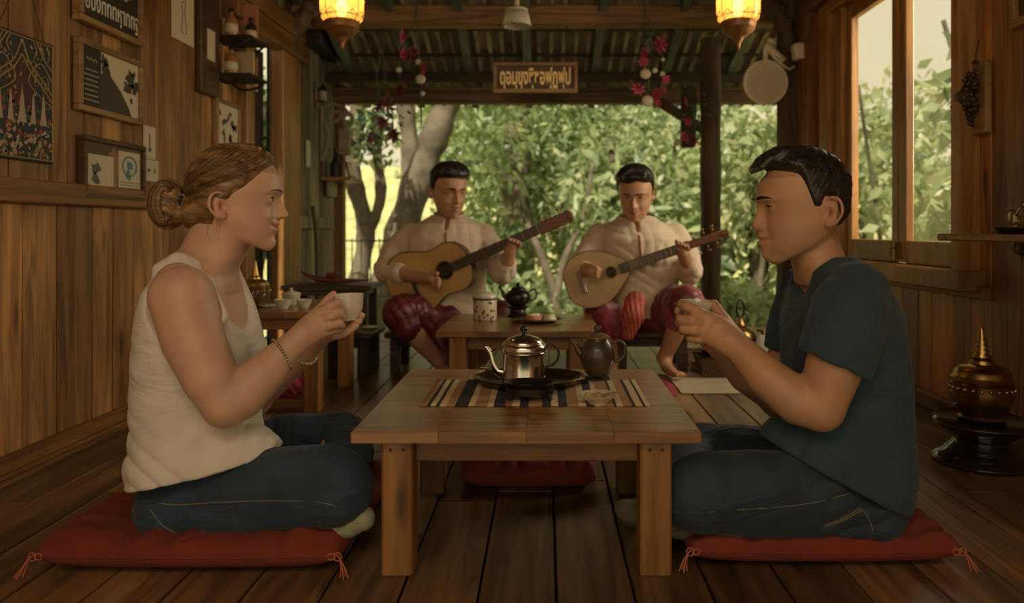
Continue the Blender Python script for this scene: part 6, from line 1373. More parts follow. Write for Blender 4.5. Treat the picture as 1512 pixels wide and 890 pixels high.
def lineW(x, y, z):      # positive in front of / below the hairline
    pts = [(-.020, -.056), (-.024, -.036), (-.018, -.016), (.016, .012), (.024, .024), (.048, .040), (.070, .062), (.094, .090), (.12, .12)]
    zl = np.interp(x, [p[0] for p in sorted(pts)], [p[1] for p in sorted(pts)])
    yl = .02*np.clip(1-np.abs(y)/.06, 0, 1)
    return (zl-yl*0-z)*.75
headhair(vh, HW, MWh, thW, lineW, 0)
wl = lambda fx, dn, y, r: (*hp(fx/727, y, -dn/667), r)
vh.chain([wl(-22, 10, 0, .055), wl(-40, 8, 0, .045), wl(-55, 2, 0, .026), wl(-66, 0, 0, .024)], k=.02)          # gathered back of the head
vh.ell(hp(-86/727, 0, .004), (.036, .040, .052), k=.010, rot=(0, .15, 0))
vh.disp(lambda X, Y, Z: -.0018*np.sin(((X-hp(-86/727, 0, 0).x)*.3+(Z-hp(0, 0, .0).z))*420+np.sin(X*90+Y*70)*2.0)*(X < hp(-70/727, 0, 0).x), (-.98, 1.5, .6), (-.52, 1.76, .9))
V, Q = vh.mesh(); hair = np_mesh('hair', V, Q, M_brown, root, lambda V: .5+.25*np.sin(V[:, 2]*160+V[:, 1]*90), origin=ORG, relax=1)
# combed strands sweeping from the hairline back to the knot
R_ = random.Random(3); cs = []
def scalp(a, e, off):     # direction -> point on the scalp in head space
    cx, cz = HW.cran[0][0]/667, -HW.cran[0][1]/667; d = np.array([math.cos(e)*math.cos(a), math.cos(e)*math.sin(a), math.sin(e)]); t = np.linspace(.05, .12, 90)
    f_ = HW.f(cx+d[0]*t, d[1]*t, cz+d[2]*t); tt = t[np.argmax(f_ > 0)]+off; return np.array([cx+d[0]*tt, d[1]*tt, cz+d[2]*tt])
tgt = np.array([-64/727, 0, -.002])
for i in range(620):
    sd = R_.choice((-1, -1, 1)); a = R_.uniform(.02, 1.75); e0 = .92-.62*sm(np.array(a), 0, 1.4)+R_.uniform(-.03, .06) if R_.random() < .4 else R_.uniform(.15, 1.25)
    a0 = a if R_.random() < .6 else R_.uniform(.3, 2.3); pts = []; n = 12; of = R_.uniform(.006, .0125)
    P0 = scalp(sd*a0, e0, of)
    if lineW(P0[0], P0[1], P0[2]) > -.001: continue
    a1 = sd*(PI-.10*R_.random()); e1 = -.25+R_.uniform(-.12, .22)
    for k in range(n+1):
        t = k/n; tt = t*t*(3-2*t)*.5+t*.5; p = scalp(sd*a0+(a1-sd*a0)*tt, e0+(e1-e0)*tt-.12*math.sin(PI*t), of+.002*math.sin(PI*t))
        if t > .8: p = p+(tgt-p)*(t-.8)*3.0
        pts.append(hp(*p))
    if all(lineW(*(MWh.inverted() @ q)) < .002 for q in pts[:6]): cs.append(pts)
bc = np.array([-87/727, 0, .004])
locks = MB()
for i in range(15):        # thick locks wound round the knot, each with its own strands
    ph = -1.25+2.5*i/14+R_.uniform(-.1, .1); a0, a1 = R_.uniform(.7, 1.2), R_.uniform(4.6, 5.6); tw = R_.uniform(-.5, .5); rr = R_.uniform(.86, 1.0)
    def LP(t, o1=0, o2=0):
        a = a0+(a1-a0)*t; f_ = ph+tw*(t-.5); cx = math.cos(f_); return (bc[0]+(.036*rr+o1)*math.cos(a)*cx, bc[1]+(.043*rr+o1)*math.sin(f_)+o2, bc[2]+(.051*rr+o1)*math.sin(a)*(.55+.45*cx))
    ts = [k/12 for k in range(13)]; locks.tube([hp(*LP(t))-Vector(ORG) for t in ts], [.0085*(.55+.45*math.sin(PI*t)) for t in ts], 8, tint=R_.random())
    for q in range(24):
        al = R_.uniform(0, 2*PI); o = .0085*R_.uniform(.85, 1.15); cs.append([hp(*LP(t, o*math.cos(al)*(.55+.45*math.sin(PI*t)), o*math.sin(al)*(.55+.45*math.sin(PI*t)))) for t in ts])
locks.build('bun_locks', M_brown, hair, smooth=True)
for i in range(4):        # loose wisps by the ear and nape
    x0 = R_.uniform(-.035, .0); pts = [hp(x0+.001*i, -.070+.003*k*0-.001*math.sin(k), -.02-.008*k) + Vector((.0015*math.sin(k*.7+i)*k*.3, 0, 0)) for k in range(8)]; cs.append(pts)
strands('hair_strands', cs, M_brown, hair, ORG, r=.0007)
m = MB(); m.tube([hp((-66+1.6*math.sin(k*2.4))/727, (.023+.002*math.sin(k*1.7))*math.cos(2*PI*k/26), .003+(.030+.002*math.sin(k*2.9))*math.sin(2*PI*k/26))-Vector(ORG) for k in range(26)], [.0065+.0016*math.sin(k*3.1) for k in range(26)], 8, closed=True)
m.build('hair_tie', plain('black_scrunchie', (.015, .010, .008), .8, bump=.6, nscale=90), hair, smooth=True)
# --- tank top
tp = Vol((-1.0, 1.38, .06), (-.55, 1.86, .64), .0038)
SW = [(258, 338, 378, .080), (238, 350, 396, .135), (212, 362, 425, .160), (203, 374, 455, .165), (198, 384, 490, .162), (196, 390, 525, .162), (195, 388, 560, .162), (194, 385, 600, .166), (196, 383, 635, .174), (197, 391, 665, .182), (202, 380, 700, .188), (207, 360, 726, .190)]
tp.loft(rows_px(SW, 1.62), 1.62, k=0)
tp.chain([w(240, 400, 1.52, .02), w(262, 388, 1.525, .022), (*W(300, 420, 1.50), .02), (*W(322, 470, 1.49), .02)], k=.02)      # near strap
tp.chain([w(272, 700, 1.535, .106), w(330, 694, 1.505, .098), w(360, 686, 1.505, .082)], k=.04)
tp.disp(lambda X, Y, Z: fold(X, Y, Z, (.45, .2, 1), 62, .0075, ph=.7)*sm(-Z, -.40, -.16)+fold(X, Y, Z, (1, .3, -.35), 48, .004, ph=2.0)*sm(-Z, -.5, -.35), (-1.0, 1.38, .06), (-.55, 1.86, .64))
tp.ell(W(259, 447, 1.43), (.088, .090, .098), k=.004, mode='sub', rot=(0, -.25, 0))
tp.ell(W(262, 447, 1.80), (.078, .085, .094), k=.004, mode='sub', rot=(0, -.25, 0))
tp.ell(W(350, 405, 1.61), (.072, .085, .118), k=.018, mode='sub', rot=(0, -.20, 0))
tp.ell(W(292, 362, 1.62), (.070, .076, .060), k=.022, mode='sub')
# hem: sweeps up over the thigh
pa, pb = W(196, 724, 1.46), W(392, 674, 1.46); nn = Vector((pb.z-pa.z, 0, -(pb.x-pa.x))); tp.cut(pa, nn, .006)
def hemcut(X, Y, Z):
    return -(Z-.075-.10*sm(X, -.86, -.62))
V, Q = tp.mesh(); np_mesh('tank_top', V, Q, M_white, root, origin=ORG)
# --- jeans
jn = Vol((-1.0, 1.32, .0), (-.30, 1.98, .30), .0042)
jn.ell(W(302, 735, 1.62), (.115, .175, .105), k=.03)
jn.loft(rows_px([(206, 372, 700, .184), (203, 366, 725, .190), (204, 360, 760, .185), (218, 350, 800, .15)], 1.62), 1.62, k=.02)
jn.chain([w(278, 748, 1.545, .094), w(330, 735, 1.50, .092), w(410, 722, 1.47, .083), w(478, 714, 1.455, .077), w(494, 716, 1.455, .073)], k=.03, flat=.86, up=(0, 1, 0))
jn.chain([w(494, 722, 1.455, .068), w(505, 745, 1.52, .052), w(500, 756, 1.66, .047), w(490, 752, 1.80, .042)], k=.02)
jn.chain([w(300, 725, 1.70, .095), w(340, 685, 1.76, .085), w(430, 655, 1.81, .074), w(502, 647, 1.845, .062)], k=.03)
jn.chain([w(505, 648, 1.845, .060), w(514, 668, 1.76, .058), w(505, 700, 1.67, .052), w(485, 750, 1.56, .042)], k=.02)
jn.disp(lambda X, Y, Z: fold(X, Y, Z, (1, .5, .4), 80, .0085, ph=.3)*sm(X, -.56, -.40)*sm(-Z, -.17, -.11)+fold(X, Y, Z, (.8, -.3, .9), 70, .008, ph=1.9)*sm(-X, .68, .74)+fold(X, Y, Z, (.9, .6, -.4), 70, .004, ph=3)*(Y > 1.62), (-1.0, 1.32, .0), (-.30, 1.98, .30))
jn.cut((0, 0, .050), (0, 0, -1), .02)
V, Q = jn.mesh(); je = np_mesh('jeans', V, Q, M_jean, root, origin=ORG)
M_seam = plain('seam_thread', (.22, .17, .09), .8)
m = MB()
for pts in ([(222, 752), (240, 775), (262, 788)], [(232, 742), (262, 745), (330, 741), (400, 739), (470, 741), (498, 748)]):
    m.tube([p-Vector(ORG) for p in jn.draw(pts, 1.45, .001)], .0011, 5)
m.build('seam', M_seam, je, smooth=True)
# socked foot under the near knee
sk = Vol((-.56, 1.36, .03), (-.30, 1.62, .16), .003)
sk.chain([w(440, 768, 1.50, .032), w(480, 772, 1.475, .032), w(512, 772, 1.46, .034), (*W(530, 763, 1.455), .027)], k=.015, flat=.8, up=(0, 0, 1))
sk.chain([w(520, 758, 1.46, .026), w(538, 768, 1.455, .018)], k=.015)
sk.disp(lambda X, Y, Z: fold(X, Y, Z, (1, .2, .6), 150, .003), (-.56, 1.36, .03), (-.30, 1.62, .16))
V, Q = sk.mesh(); np_mesh('sock', V, Q, M_sock, root, origin=ORG)
# bracelets
def bracelet(c, ax, r, n, br, mat, name='bracelet'):
    q = Vector(ax).to_track_quat('Z', 'Y').to_matrix(); m = MB()
    for i in range(n):
        a = 2*PI*i/n; m.ball(Vector(c)+q @ Vector((r*math.cos(a), r*math.sin(a), 0))-Vector(ORG), br, 8, 6)
    return m.build(name, mat, root, smooth=True)
d_ = W(441, 501, 1.505)-W(400, 540, 1.475)
bracelet(W(416, 523, 1.488), d_+Vector((0.0, 0, -.02)), .0345, 34, .0034, plain('bead_metal', (.42, .34, .2), .35, .8))
d2 = W(466, 503, 1.66)-W(430, 538, 1.71)
bracelet(W(450, 520, 1.685), d2, .0305, 30, .0034, plain('bead_pale', (.6, .55, .45), .3, .5))
# ---------------- the man in the blue t-shirt ----------------
M_skinM = skin_mat('skin_tan', (.50, .275, .15), (.40, .16, .10))
M_tee = cloth_mat('blue_grey_jersey', (.024, .050, .064), var=.15)
M_jean2 = cloth_mat('dark_denim', (.020, .034, .052), var=.4, rough=.8, wr=.95)
M_black = hair_mat('black_hair', (.008, .006, .005), (.045, .034, .026), (1, .15, .2), rough=.42)
MAN = dict(prof=[(60, -75), (75, -62), (82, -53), (88, -38), (92.5, -20), (91, -9), (90.5, -3), (92.5, 2), (97, 14), (98, 20), (94.5, 25), (88.5, 28), (90, 34), (87.5, 39.5), (89.5, 45), (85.5, 51), (84, 56), (83, 64), (77, 70), (66, 76)],
          base=[(60, -75), (73, -62), (82, -50), (87, -37), (89, -20), (84, -10), (81, 0), (80, 10), (80, 25), (79, 35), (78, 45), (76, 55), (70, 64), (60, 76)],
          back=[(-30, -75), (-38, -40), (-36, 0), (-24, 15), (-12, 35), (-6, 50), (0, 60), (10, 76)],
          wide=[(-85, .050), (-50, .068), (-20, .073), (0, .0725), (15, .071), (30, .067), (45, .060), (55, .050), (64, .041), (76, .026)],
          eye=(0, -8), ear=((0, 0), (23, 41)), cran=((24, -34), (.086, .075, .079)),
          jaw=dict(p=(54, 71), n=(-.50, -.86), nasion=-8, nose_tip=19, subnasale=28, mouth=39.5, chin=60), pxm=675, nose_w=1.12, smile=.6, lipw=.020, fx=1.01)
HM = Head(lid=.22, mouth=(.0038, .0018), **MAN)
MMh = xform(W(1210, 314, 1.58), math.radians(180-3))
root2 = thing('person', (W(1250, 720, 1.60).x, 1.60, .05), 'man in dark blue t-shirt and jeans sitting cross-legged, short black hair', 'person')
OR2 = tuple(root2.location)
rowsP = rows_px
TM = [(1190, 1262, 385, .08), (1178, 1292, 402, .13), (1172, 1312, 425, .165), (1165, 1325, 455, .178), (1160, 1330, 490, .175), (1160, 1334, 530, .168), (1163, 1338, 570, .162), (1168, 1340, 610, .160), (1165, 1340, 650, .165), (1165, 1330, 690, .152), (1172, 1318, 730, .150)]
v = Vol((.26, 1.28, .0), (.92, 1.98, .92), .0045, fine=([(.28, .46), (.44, .70)], [(1.36, 1.74)], [(.40, .60), (.60, .88)]), hf=.0024)
v.loft(rowsP(TM, 1.60), 1.60, k=0, off=.010)
v.loft(rowsP([(1172, 1230, 335, .052), (1166, 1236, 352, .055), (1162, 1242, 368, .060), (1168, 1252, 385, .067), (1172, 1268, 400, .085), (1174, 1282, 420, .115)], 1.60), 1.60, k=.02)
HM.put(v, MMh)
# far arm
v.chain([w(1185, 440, 1.775, .052), w(1163, 520, 1.79, .046), w(1150, 590, 1.77, .042)], k=.03)
v.chain([w(1150, 590, 1.77, .040), w(1100, 555, 1.71, .038), w(1068, 520, 1.665, .028), w(1050, 500, 1.645, .025)], k=.02)
# near arm
v.chain([w(1258, 452, 1.47, .050), w(1250, 478, 1.44, .058), w(1232, 540, 1.415, .053), w(1212, 600, 1.42, .045)], k=.03)
v.chain([w(1210, 602, 1.42, .043), w(1178, 592, 1.43, .046), w(1130, 555, 1.455, .040), w(1098, 521, 1.485, .031), w(1082, 506, 1.50, .0275)], k=.012)
v.chain([w(1082, 506, 1.50, .0260), w(1062, 490, 1.515, .030), w(1048, 478, 1.525, .026)], k=.015, flat=.72, up=(0, 1, 0))
v.chain([w(1072, 505, 1.505, .024), w(1044, 492, 1.525, .021)], k=.012)
v.chain([w(1080, 490, 1.52, .018), w(1070, 474, 1.535, .0145), w(1060, 459, 1.55, .012), w(1054, 448, 1.562, .0095)], k=.010)
for pts in ([w(1046, 470, 1.530, .0150), w(1028, 459, 1.520, .0118), w(1014, 452, 1.532, .0105), w(1006, 449, 1.552, .0092)],
            [w(1042, 480, 1.525, .0150), w(1022, 473, 1.512, .0120), w(1007, 472, 1.525, .0108), w(1003, 476, 1.545, .0095)],
            [w(1042, 490, 1.526, .0145), w(1024, 487, 1.513, .0118), w(1010, 486, 1.524, .0104), w(1008, 489, 1.545, .0090)],
            [w(1046, 500, 1.532, .0135), w(1032, 500, 1.522, .0105), w(1020, 499, 1.530, .0092), w(1018, 500, 1.546, .0080)]):
    v.chain(pts, k=.0035)
# far hand wraps the cup from behind
v.chain([w(1050, 500, 1.645, .024), w(1034, 486, 1.628, .024)], k=.014, flat=.75, up=(0, 1, 0))
for i, (px, py) in enumerate(((1002, 458), (1004, 468), (1007, 477), (1012, 485))):
    v.chain([w(1034, 472+6*i, 1.64, .0125), w(1018, 462+7*i, 1.635, .0108), w(px, py, 1.618, .0095), w(px-1, py+2, 1.595, .0080)], k=.0035)
v.chain([w(1044, 482, 1.64, .015), w(1047, 466, 1.635, .011), w(1043, 454, 1.625, .0092)], k=.008)
# legs inside the jeans
v.chain([w(1262, 738, 1.52, .078), w(1120, 730, 1.46, .06), w(1030, 722, 1.44, .048)], k=.02)
v.chain([w(1030, 722, 1.44, .046), w(1000, 740, 1.60, .038), w(985, 752, 1.72, .032)], k=.01)
v.chain([w(1262, 728, 1.70, .078), w(1130, 675, 1.79, .058), w(1035, 655, 1.83, .044)], k=.02)
v.chain([w(1035, 655, 1.83, .044), w(1000, 700, 1.68, .034), w(985, 755, 1.52, .030)], k=.01)
V, Q = v.mesh(); np_mesh('body', V, Q, M_skinM, root2, lip_tint(HM, np.array(MMh.inverted())), origin=OR2, relax=1)
HM.extras(MMh, root2, OR2, M_skinM, plain('brow_black', (.012, .009, .007), .8), iris=(.02, .012, .008), browt=.0032)
# --- hair of a man: cap, forelock, short strands from the crown
def man_hair(HD, M, parent, org, px=(675, 682), quiff=True, nst=1500, seed=5, res=.003, low=0.0, vol_=1.0):
    pf = px[1]; pz = px[0]; P = lambda fx, dn, y=0: M @ Vector((fx/pf, y, -dn/pz))
    c = M.translation; vh = Vol((c.x-.16, c.y-.16, c.z-.08), (c.x+.16, c.y+.16, c.z+.17), res)
    lp = [(-60, 20), (-36, 36), (-24, 30), (-14, -4), (-10, -19), (9, -21), (13, -8), (22, -6), (27, -16), (36, -40), (44, -54), (70, -60), (85, -60), (120, -60)]
    X_ = np.array([p[0] for p in lp])/pf; Z_ = -np.array([p[1] for p in lp])/pz
    def line(x, y, z):
        q = np.interp(x, X_, Z_)-low*sm(x, .03, .06)
        return (q-z)*.6
    def th(x, y, z): return .0055+(.004 if vol_ > 1 else 0)+vol_*(.009*sm(z, .045, .12)+.006*sm(z, .07, .11)*sm(x, .02, .09))+.0010*np.sin(x*310+y*170+np.sin(z*90)*2)*np.sin(y*260+z*120)
    headhair(vh, HD, M, th, line, 0)
    if quiff:
        for yy in (-.045, -.03, -.015, 0, .015, .03, .045):
            e = 1-abs(yy)/.09
            if vol_ > 1:
                vh.chain([(*P(20, -86-3*e, yy), .014*e), (*P(55, -82-3*e, yy*1.1), .014*e), (*P(76, -68-3*e, yy*1.1), .011*e+.002)], k=.015); continue
            vh.chain([(*P(30, -88-2*e, yy*.8), .012*e), (*P(60, -84-3*e, yy), .014*e), (*P(80, -74-2*e, yy), .012*e+.002), (*P(90+3*e, -64, yy*.95), .007)], k=.012)
    V, Q = vh.mesh(); hair = np_mesh('hair', V, Q, M_black, parent, lambda V: .4+.2*np.sin(V[:, 0]*150+V[:, 1]*120), origin=org, relax=1)
    if nst:
        R2 = random.Random(seed); cs = []; Fm = vh; cx, cz = HD.cran[0][0]/HD.pxm, -HD.cran[0][1]/HD.pxm; Mi = M.inverted(); wh = np.array([-.35, 0, .94])
        def val(p):
            i = [int(np.clip(np.searchsorted(vh.ax[a], p[a]), 0, len(vh.ax[a])-1)) for a in range(3)]; return vh.F[i[0], i[1], i[2]]
        n = 0
        while n < nst:
            n += 1; d = np.array([R2.gauss(0, 1), R2.gauss(0, 1), R2.gauss(.35, 1)]); d /= np.linalg.norm(d); g = d*np.dot(d, wh)-wh; g = g/max(np.linalg.norm(g), .1); g = g+np.array([.25, 0, 0]); L = R2.uniform(.18, .40); pts = []
            for k in range(5):
                t = k/4; e = d+g*L*t; e /= np.linalg.norm(e); lo_ = .06; hi_ = .16
                for _ in range(11):
                    m_ = (lo_+hi_)/2; q = M @ Vector((cx+e[0]*m_, e[1]*m_, cz+e[2]*m_))
                    if val(q) < 0: lo_ = m_
                    else: hi_ = m_
                rr = lo_+.0006+.0018*t*t; q = Vector((cx+e[0]*rr, e[1]*rr, cz+e[2]*rr)); pts.append((q, lo_))
            if min(p[1] for p in pts) < .066 or line(pts[-1][0].x, 0, pts[-1][0].z) > -.001: continue
            if line(pts[0][0].x, 0, pts[0][0].z) > -.001: continue
            cs.append([M @ p[0] for p in pts])
        strands('hair_strands', cs, M_black, hair, org, r=.0009)
    return hair
man_hair(HM, MMh, root2, OR2)
# --- t-shirt
tp = Vol((.40, 1.28, .04), (.92, 1.90, .66), .0038)
SM = [(1190, 1262, 378, .075), (1174, 1290, 396, .13), (1166, 1316, 425, .176), (1158, 1331, 455, .190), (1154, 1337, 490, .188), (1155, 1342, 530, .180), (1158, 1346, 570, .176), (1160, 1348, 610, .178), (1156, 1348, 650, .186), (1150, 1345, 690, .192), (1158, 1338, 730, .195), (1168, 1330, 770, .19)]
tp.loft(rowsP(SM, 1.60), 1.60, k=0)
# sleeves: near and far
SL = Vol((.40, 1.28, .04), (.92, 1.90, .66), .0038)
for (c1, c2, c3, c4) in ((w(1266, 432, 1.468, .060), w(1254, 462, 1.435, .074), w(1236, 520, 1.415, .070), w(1226, 560, 1.41, .068)), (w(1190, 430, 1.76, .062), w(1176, 475, 1.785, .066), w(1168, 510, 1.79, .062), w(1162, 540, 1.79, .060))):
    SL.chain([c1, c2, c3, c4], k=.03)
n1 = W(1226, 560, 1.41)-W(1252, 460, 1.435); n2 = W(1162, 540, 1.79)-W(1176, 475, 1.785)
SL.cut(W(1228, 536, 1.41), (n1.x-.012, 0, n1.z), .006, lo=(.40, 1.28, .04), hi=(.92, 1.6, .66))
SL.cut(W(1160, 518, 1.79), (n2.x, 0, n2.z), .006, lo=(.40, 1.6, .04), hi=(.92, 1.90, .66))
tp.chain([w(1262, 700, 1.53, .106), w(1205, 688, 1.505, .096), w(1172, 668, 1.52, .082)], k=.04)
h_ = np.maximum(.02-np.abs(tp.F-SL.F), 0)/.02; tp.F = np.minimum(tp.F, SL.F)-h_*h_*.005
tp.disp(lambda X, Y, Z: fold(X, Y, Z, (-.55, .2, 1), 52, .006, ph=1.2)*(.35+.65*sm(-Z, -.36, -.16))+fold(X, Y, Z, (.8, .3, -.6), 60, .0035, ph=2.4)*(Z > .3), (.40, 1.28, .04), (.92, 1.90, .66))
tp.ell(W(1208, 372, 1.60), (.076, .074, .052), k=.004, mode='sub', rot=(0, -.45, 0))
tp.ell(W(1180, 405, 1.60), (.030, .055, .050), k=.006, mode='sub', rot=(0, .2, 0))
pa, pb = W(1150, 662, 1.45), W(1338, 762, 1.45)
def hem(X, Y, Z):
    return 0
nn = Vector((-(pa.z-pb.z), 0, (pa.x-pb.x))); tp.cut(pa, (nn.x, 0, nn.z) if nn.z < 0 else (-nn.x, 0, -nn.z), .006)
V, Q = tp.mesh(); tee = np_mesh('t_shirt', V, Q, M_tee, root2, origin=OR2)
m = MB()
for pts in ([(1189, 523), (1210, 530), (1240, 537), (1262, 540)], [(1262, 395), (1290, 430), (1302, 470), (1298, 520), (1285, 560)]):
    m.tube([p-Vector(OR2) for p in tp.draw(pts, 1.42, .001)], .0009, 5)
m.build('seam', plain('tee_seam', (.03, .05, .06), .9), tee, smooth=True)
# --- jeans
jn = Vol((.18, 1.26, .0), (.92, 2.0, .30), .0042)
jn.ell(W(1235, 738, 1.60), (.115, .178, .105), k=.03)
jn.loft(rows_px([(1160, 1334, 705, .186), (1160, 1333, 735, .188), (1166, 1326, 770, .18), (1180, 1310, 800, .15)], 1.60), 1.60, k=.02)
jn.chain([w(1256, 738, 1.54, .096), w(1200, 734, 1.49, .094), w(1110, 729, 1.455, .086), w(1047, 724, 1.448, .076), w(1035, 726, 1.448, .071)], k=.03, flat=.86, up=(0, 1, 0))
jn.chain([w(1030, 730, 1.445, .066), w(1008, 745, 1.54, .052), w(990, 750, 1.68, .045), w(985, 745, 1.78, .040)], k=.02)
jn.chain([w(1262, 722, 1.68, .095), w(1180, 695, 1.74, .085), w(1100, 672, 1.79, .073), w(1038, 662, 1.83, .060)], k=.03)
jn.chain([w(1036, 664, 1.83, .058), w(1015, 685, 1.74, .055), w(1000, 715, 1.64, .050), w(985, 745, 1.54, .042)], k=.02)
jn.disp(lambda X, Y, Z: fold(X, Y, Z, (1, -.5, -.4), 80, .0085, ph=.8)*sm(-X, -.45, -.36)*sm(-Z, -.18, -.10)+fold(X, Y, Z, (.8, .3, -.9), 62, .010, ph=1.1)*sm(X, .50, .56)+fold(X, Y, Z, (.9, -.6, .4), 70, .004, ph=3)*(Y > 1.62), (.18, 1.26, .0), (.92, 2.0, .30))
jn.cut((0, 0, .050), (0, 0, -1), .02)
V, Q = jn.mesh(); je = np_mesh('jeans', V, Q, M_jean2, root2, origin=OR2)
m = MB()
for pts in ([(1030, 757), (1080, 753), (1140, 749), (1200, 742), (1255, 728)], [(1200, 781), (1240, 770), (1274, 752)], [(1274, 752), (1284, 768), (1289, 784)], [(1202, 778), (1240, 767), (1272, 749)]):
    m.tube([p-Vector(OR2) for p in jn.draw(pts, 1.44, .001)], .0010, 5)
m.build('seam', M_seam, je, smooth=True)
# feet in dark socks
M_ds = cloth_mat('grey_sock', (.10, .085, .055))
sk = Vol((.10, 1.40, .0), (.36, 1.86, .16), .0035)
sk.chain([w(990, 752, 1.62, .036), w(960, 756, 1.58, .034), w(935, 757, 1.55, .032), w(924, 752, 1.545, .024)], k=.02, flat=.85, up=(0, 0, 1))
sk.chain([w(1035, 775, 1.50, .030), w(1005, 777, 1.475, .030), w(985, 778, 1.47, .024)], k=.01, flat=.8, up=(0, 0, 1))
V, Q = sk.mesh(); np_mesh('socks', V, Q, M_ds, root2, origin=OR2)
# ---------------- the two guitar players ----------------
M_skinA = skin_mat('skin_brown', (.52, .28, .16), (.33, .12, .08))
M_lin = cloth_mat('cream_linen', (.66, .52, .38), var=.10, wr=.3); M_placket = plain('brown_piping', (.30, .11, .045), .8)
def silk():
    m, n, l, b = newmat('magenta_silk'); tc = n.new('ShaderNodeTexCoord'); nz = n.new('ShaderNodeTexNoise'); nz.inputs['Scale'].default_value = 9; nz.inputs['Detail'].default_value = 3; l.new(tc.outputs['Object'], nz.inputs['Vector'])
    cr = n.new('ShaderNodeValToRGB'); e = cr.color_ramp.elements; e[0].position = .35; e[0].color = (.12, .012, .022, 1); e[1].position = .62; e[1].color = (.36, .045, .09, 1); q = e.new(.5); q.color = (.20, .03, .03, 1); l.new(nz.outputs['Fac'], cr.inputs[0]); l.new(cr.outputs[0], b.inputs['Base Color']); b.inputs['Roughness'].default_value = .42; b.inputs['Sheen Weight'].default_value = .2; return m
M_silk = silk(); M_silk2 = plain('maroon_silk', (.13, .018, .020), .45, noise=.35, nscale=8)
YM = 3.50
def guitar(label, M, lute, s=1.0):
    """local: x along the neck, y across the front, z out of the soundboard; origin at the sound hole"""
    t = bpy.data.objects.new('lute' if lute else 'acoustic_guitar', None); COL.objects.link(t); t.matrix_world = M; tag(t, label, 'lute' if lute else 'guitar', 'string instruments')
    half = [(-.300, .0), (-.294, .075), (-.262, .132), (-.195, .163), (-.125, .150), (-.065, .122), (-.02, .114), (.035, .122), (.085, .112), (.122, .065), (.132, 0)] if not lute else [(-.235, 0), (-.228, .062), (-.190, .112), (-.125, .138), (-.055, .132), (0, .104), (.05, .066), (.085, .034), (.098, 0)]
    up = spline(half, 5); out = [(x*s, -y*s) for x, y in up[:-1]]+[(x*s, y*s) for x, y in up[::-1][:-1]]; N = len(out)
    dpt = .085*s; hr = .62 if lute else 1.0
    top = plain('spruce_top', (.52, .30, .10), .28, noise=.15, nscale=8, coat=.4) if not lute else plain('pale_lute_top', (.50, .33, .14), .4, noise=.15, nscale=9); side = plain('dark_guitar_side', (.05, .018, .009), .35) if not lute else plain('lute_side', (.17, .06, .022), .3, coat=.4)
    m = MB(); n = N; vs = [(x, y, 0) for x, y in out]+[(x, y, -dpt) for x, y in out]; m.add(vs, [[i, n+i, n+(i+1) % n, (i+1) % n] for i in range(n)]+[[n+i for i in range(n)][::-1]]); m.build('sides', side, t, smooth=True, auto=50, recalc=True)
    m = MB(); m.add([(x, y, .0) for x, y in out]+[(x*.985, y*.985, .003) for x, y in out], [[n+i for i in range(n)]]+[[i, (i+1) % n, n+(i+1) % n, n+i] for i in range(n)]); m.build('soundboard', top, t)
    MB().tube([(x*.995, y*.995, .001) for x, y in out], .0026, 6, closed=True).build('binding', side, t, smooth=True)
    MB().lathe([(0, .0035), (.036*s*hr, .0035), (.037*s*hr, .0045), (.046*s*hr, .0046), (.047*s*hr, .0032)], 32).build('sound_hole', plain('hole_dark', (.008, .005, .003), .8), t, smooth=True)
    MB().tube([(.044*s*hr*math.cos(a), .044*s*hr*math.sin(a), .0045) for a in [2*PI*i/32 for i in range(32)]], .0028, 6, closed=True).build('rosette', plain('rosette', (.20, .10, .04), .4), t, smooth=True)
    MB().box((-.165*s if not lute else -.15*s, 0, .008), (.022, .11*s, .010), .003).build('bridge', side, t)
    L = .50*s if not lute else .40*s; x0 = .045*s
    m = MB(); m.tube([(x0+.08*s, 0, -.012), (L, 0, -.006)], [.027*s, .021*s], 14, flat=.62); m.build('neck', plain('neck_wood', (.20, .08, .03), .35), t, smooth=True)
    fb = MB(); fb.box(((x0+L)/2, 0, .009), (L-x0, .048*s, .007), .001); f = fb.build('fretboard', plain('fretboard', (.05, .028, .014), .4), t)
    m = MB()
    for k in range(14): m.box((L-(L-x0)*(1-2**(-k/12.0))*1.55-.004, 0, .0130), (.002, .046*s, .0015), 0)
    m.build('frets', M_brass, f)
    hd = .15*s if not lute else .17*s; m = MB(); m.bar((L, 0, .002), (L+hd, 0, -.012), .058*s if not lute else .04*s, .015, up=(0, 0, 1), bev=.004)
    if not lute: m.ball((L+hd, 0, -.012), .032*s, 14, 10, sc=(.8, 1, .3))
    else: m.tube([(L+hd-.01, 0, -.012), (L+hd+.02, 0, -.018)], .014, 10)
    h = m.build('headstock', plain('head_wood', (.15, .045, .018), .5), t, smooth=True, auto=40)
    for k in range(3):
        for sd in (-1, 1):
            m = MB(); xx = L+hd*(.22+.27*k); m.tube([(xx, sd*.024*s, -.006), (xx, sd*.048*s, -.010)], .003, 6); m.ball((xx, sd*.053*s, -.010), .0085, 10, 7, sc=(1, .6, 1)); m.build('tuning_peg', M_brass if k else M_cer, h, smooth=True)
    m = MB()
    for k in range(6 if not lute else 4):
        y = (k-(2.5 if not lute else 1.5))*.0065*s; m.tube([(-.165*s if not lute else -.15*s, y*1.3, .015), (L, y, .0150)], .0006, 4)
    m.build('strings', plain('string_metal', (.6, .55, .45), .3, .8), t); return t
def basis(o, xdir, zdir):
    x = Vector(xdir).normalized(); z = Vector(zdir); z = (z-x*z.dot(x)).normalized(); y = z.cross(x); M = Matrix((x, y, z)).transposed().to_4x4(); M.translation = o; return M
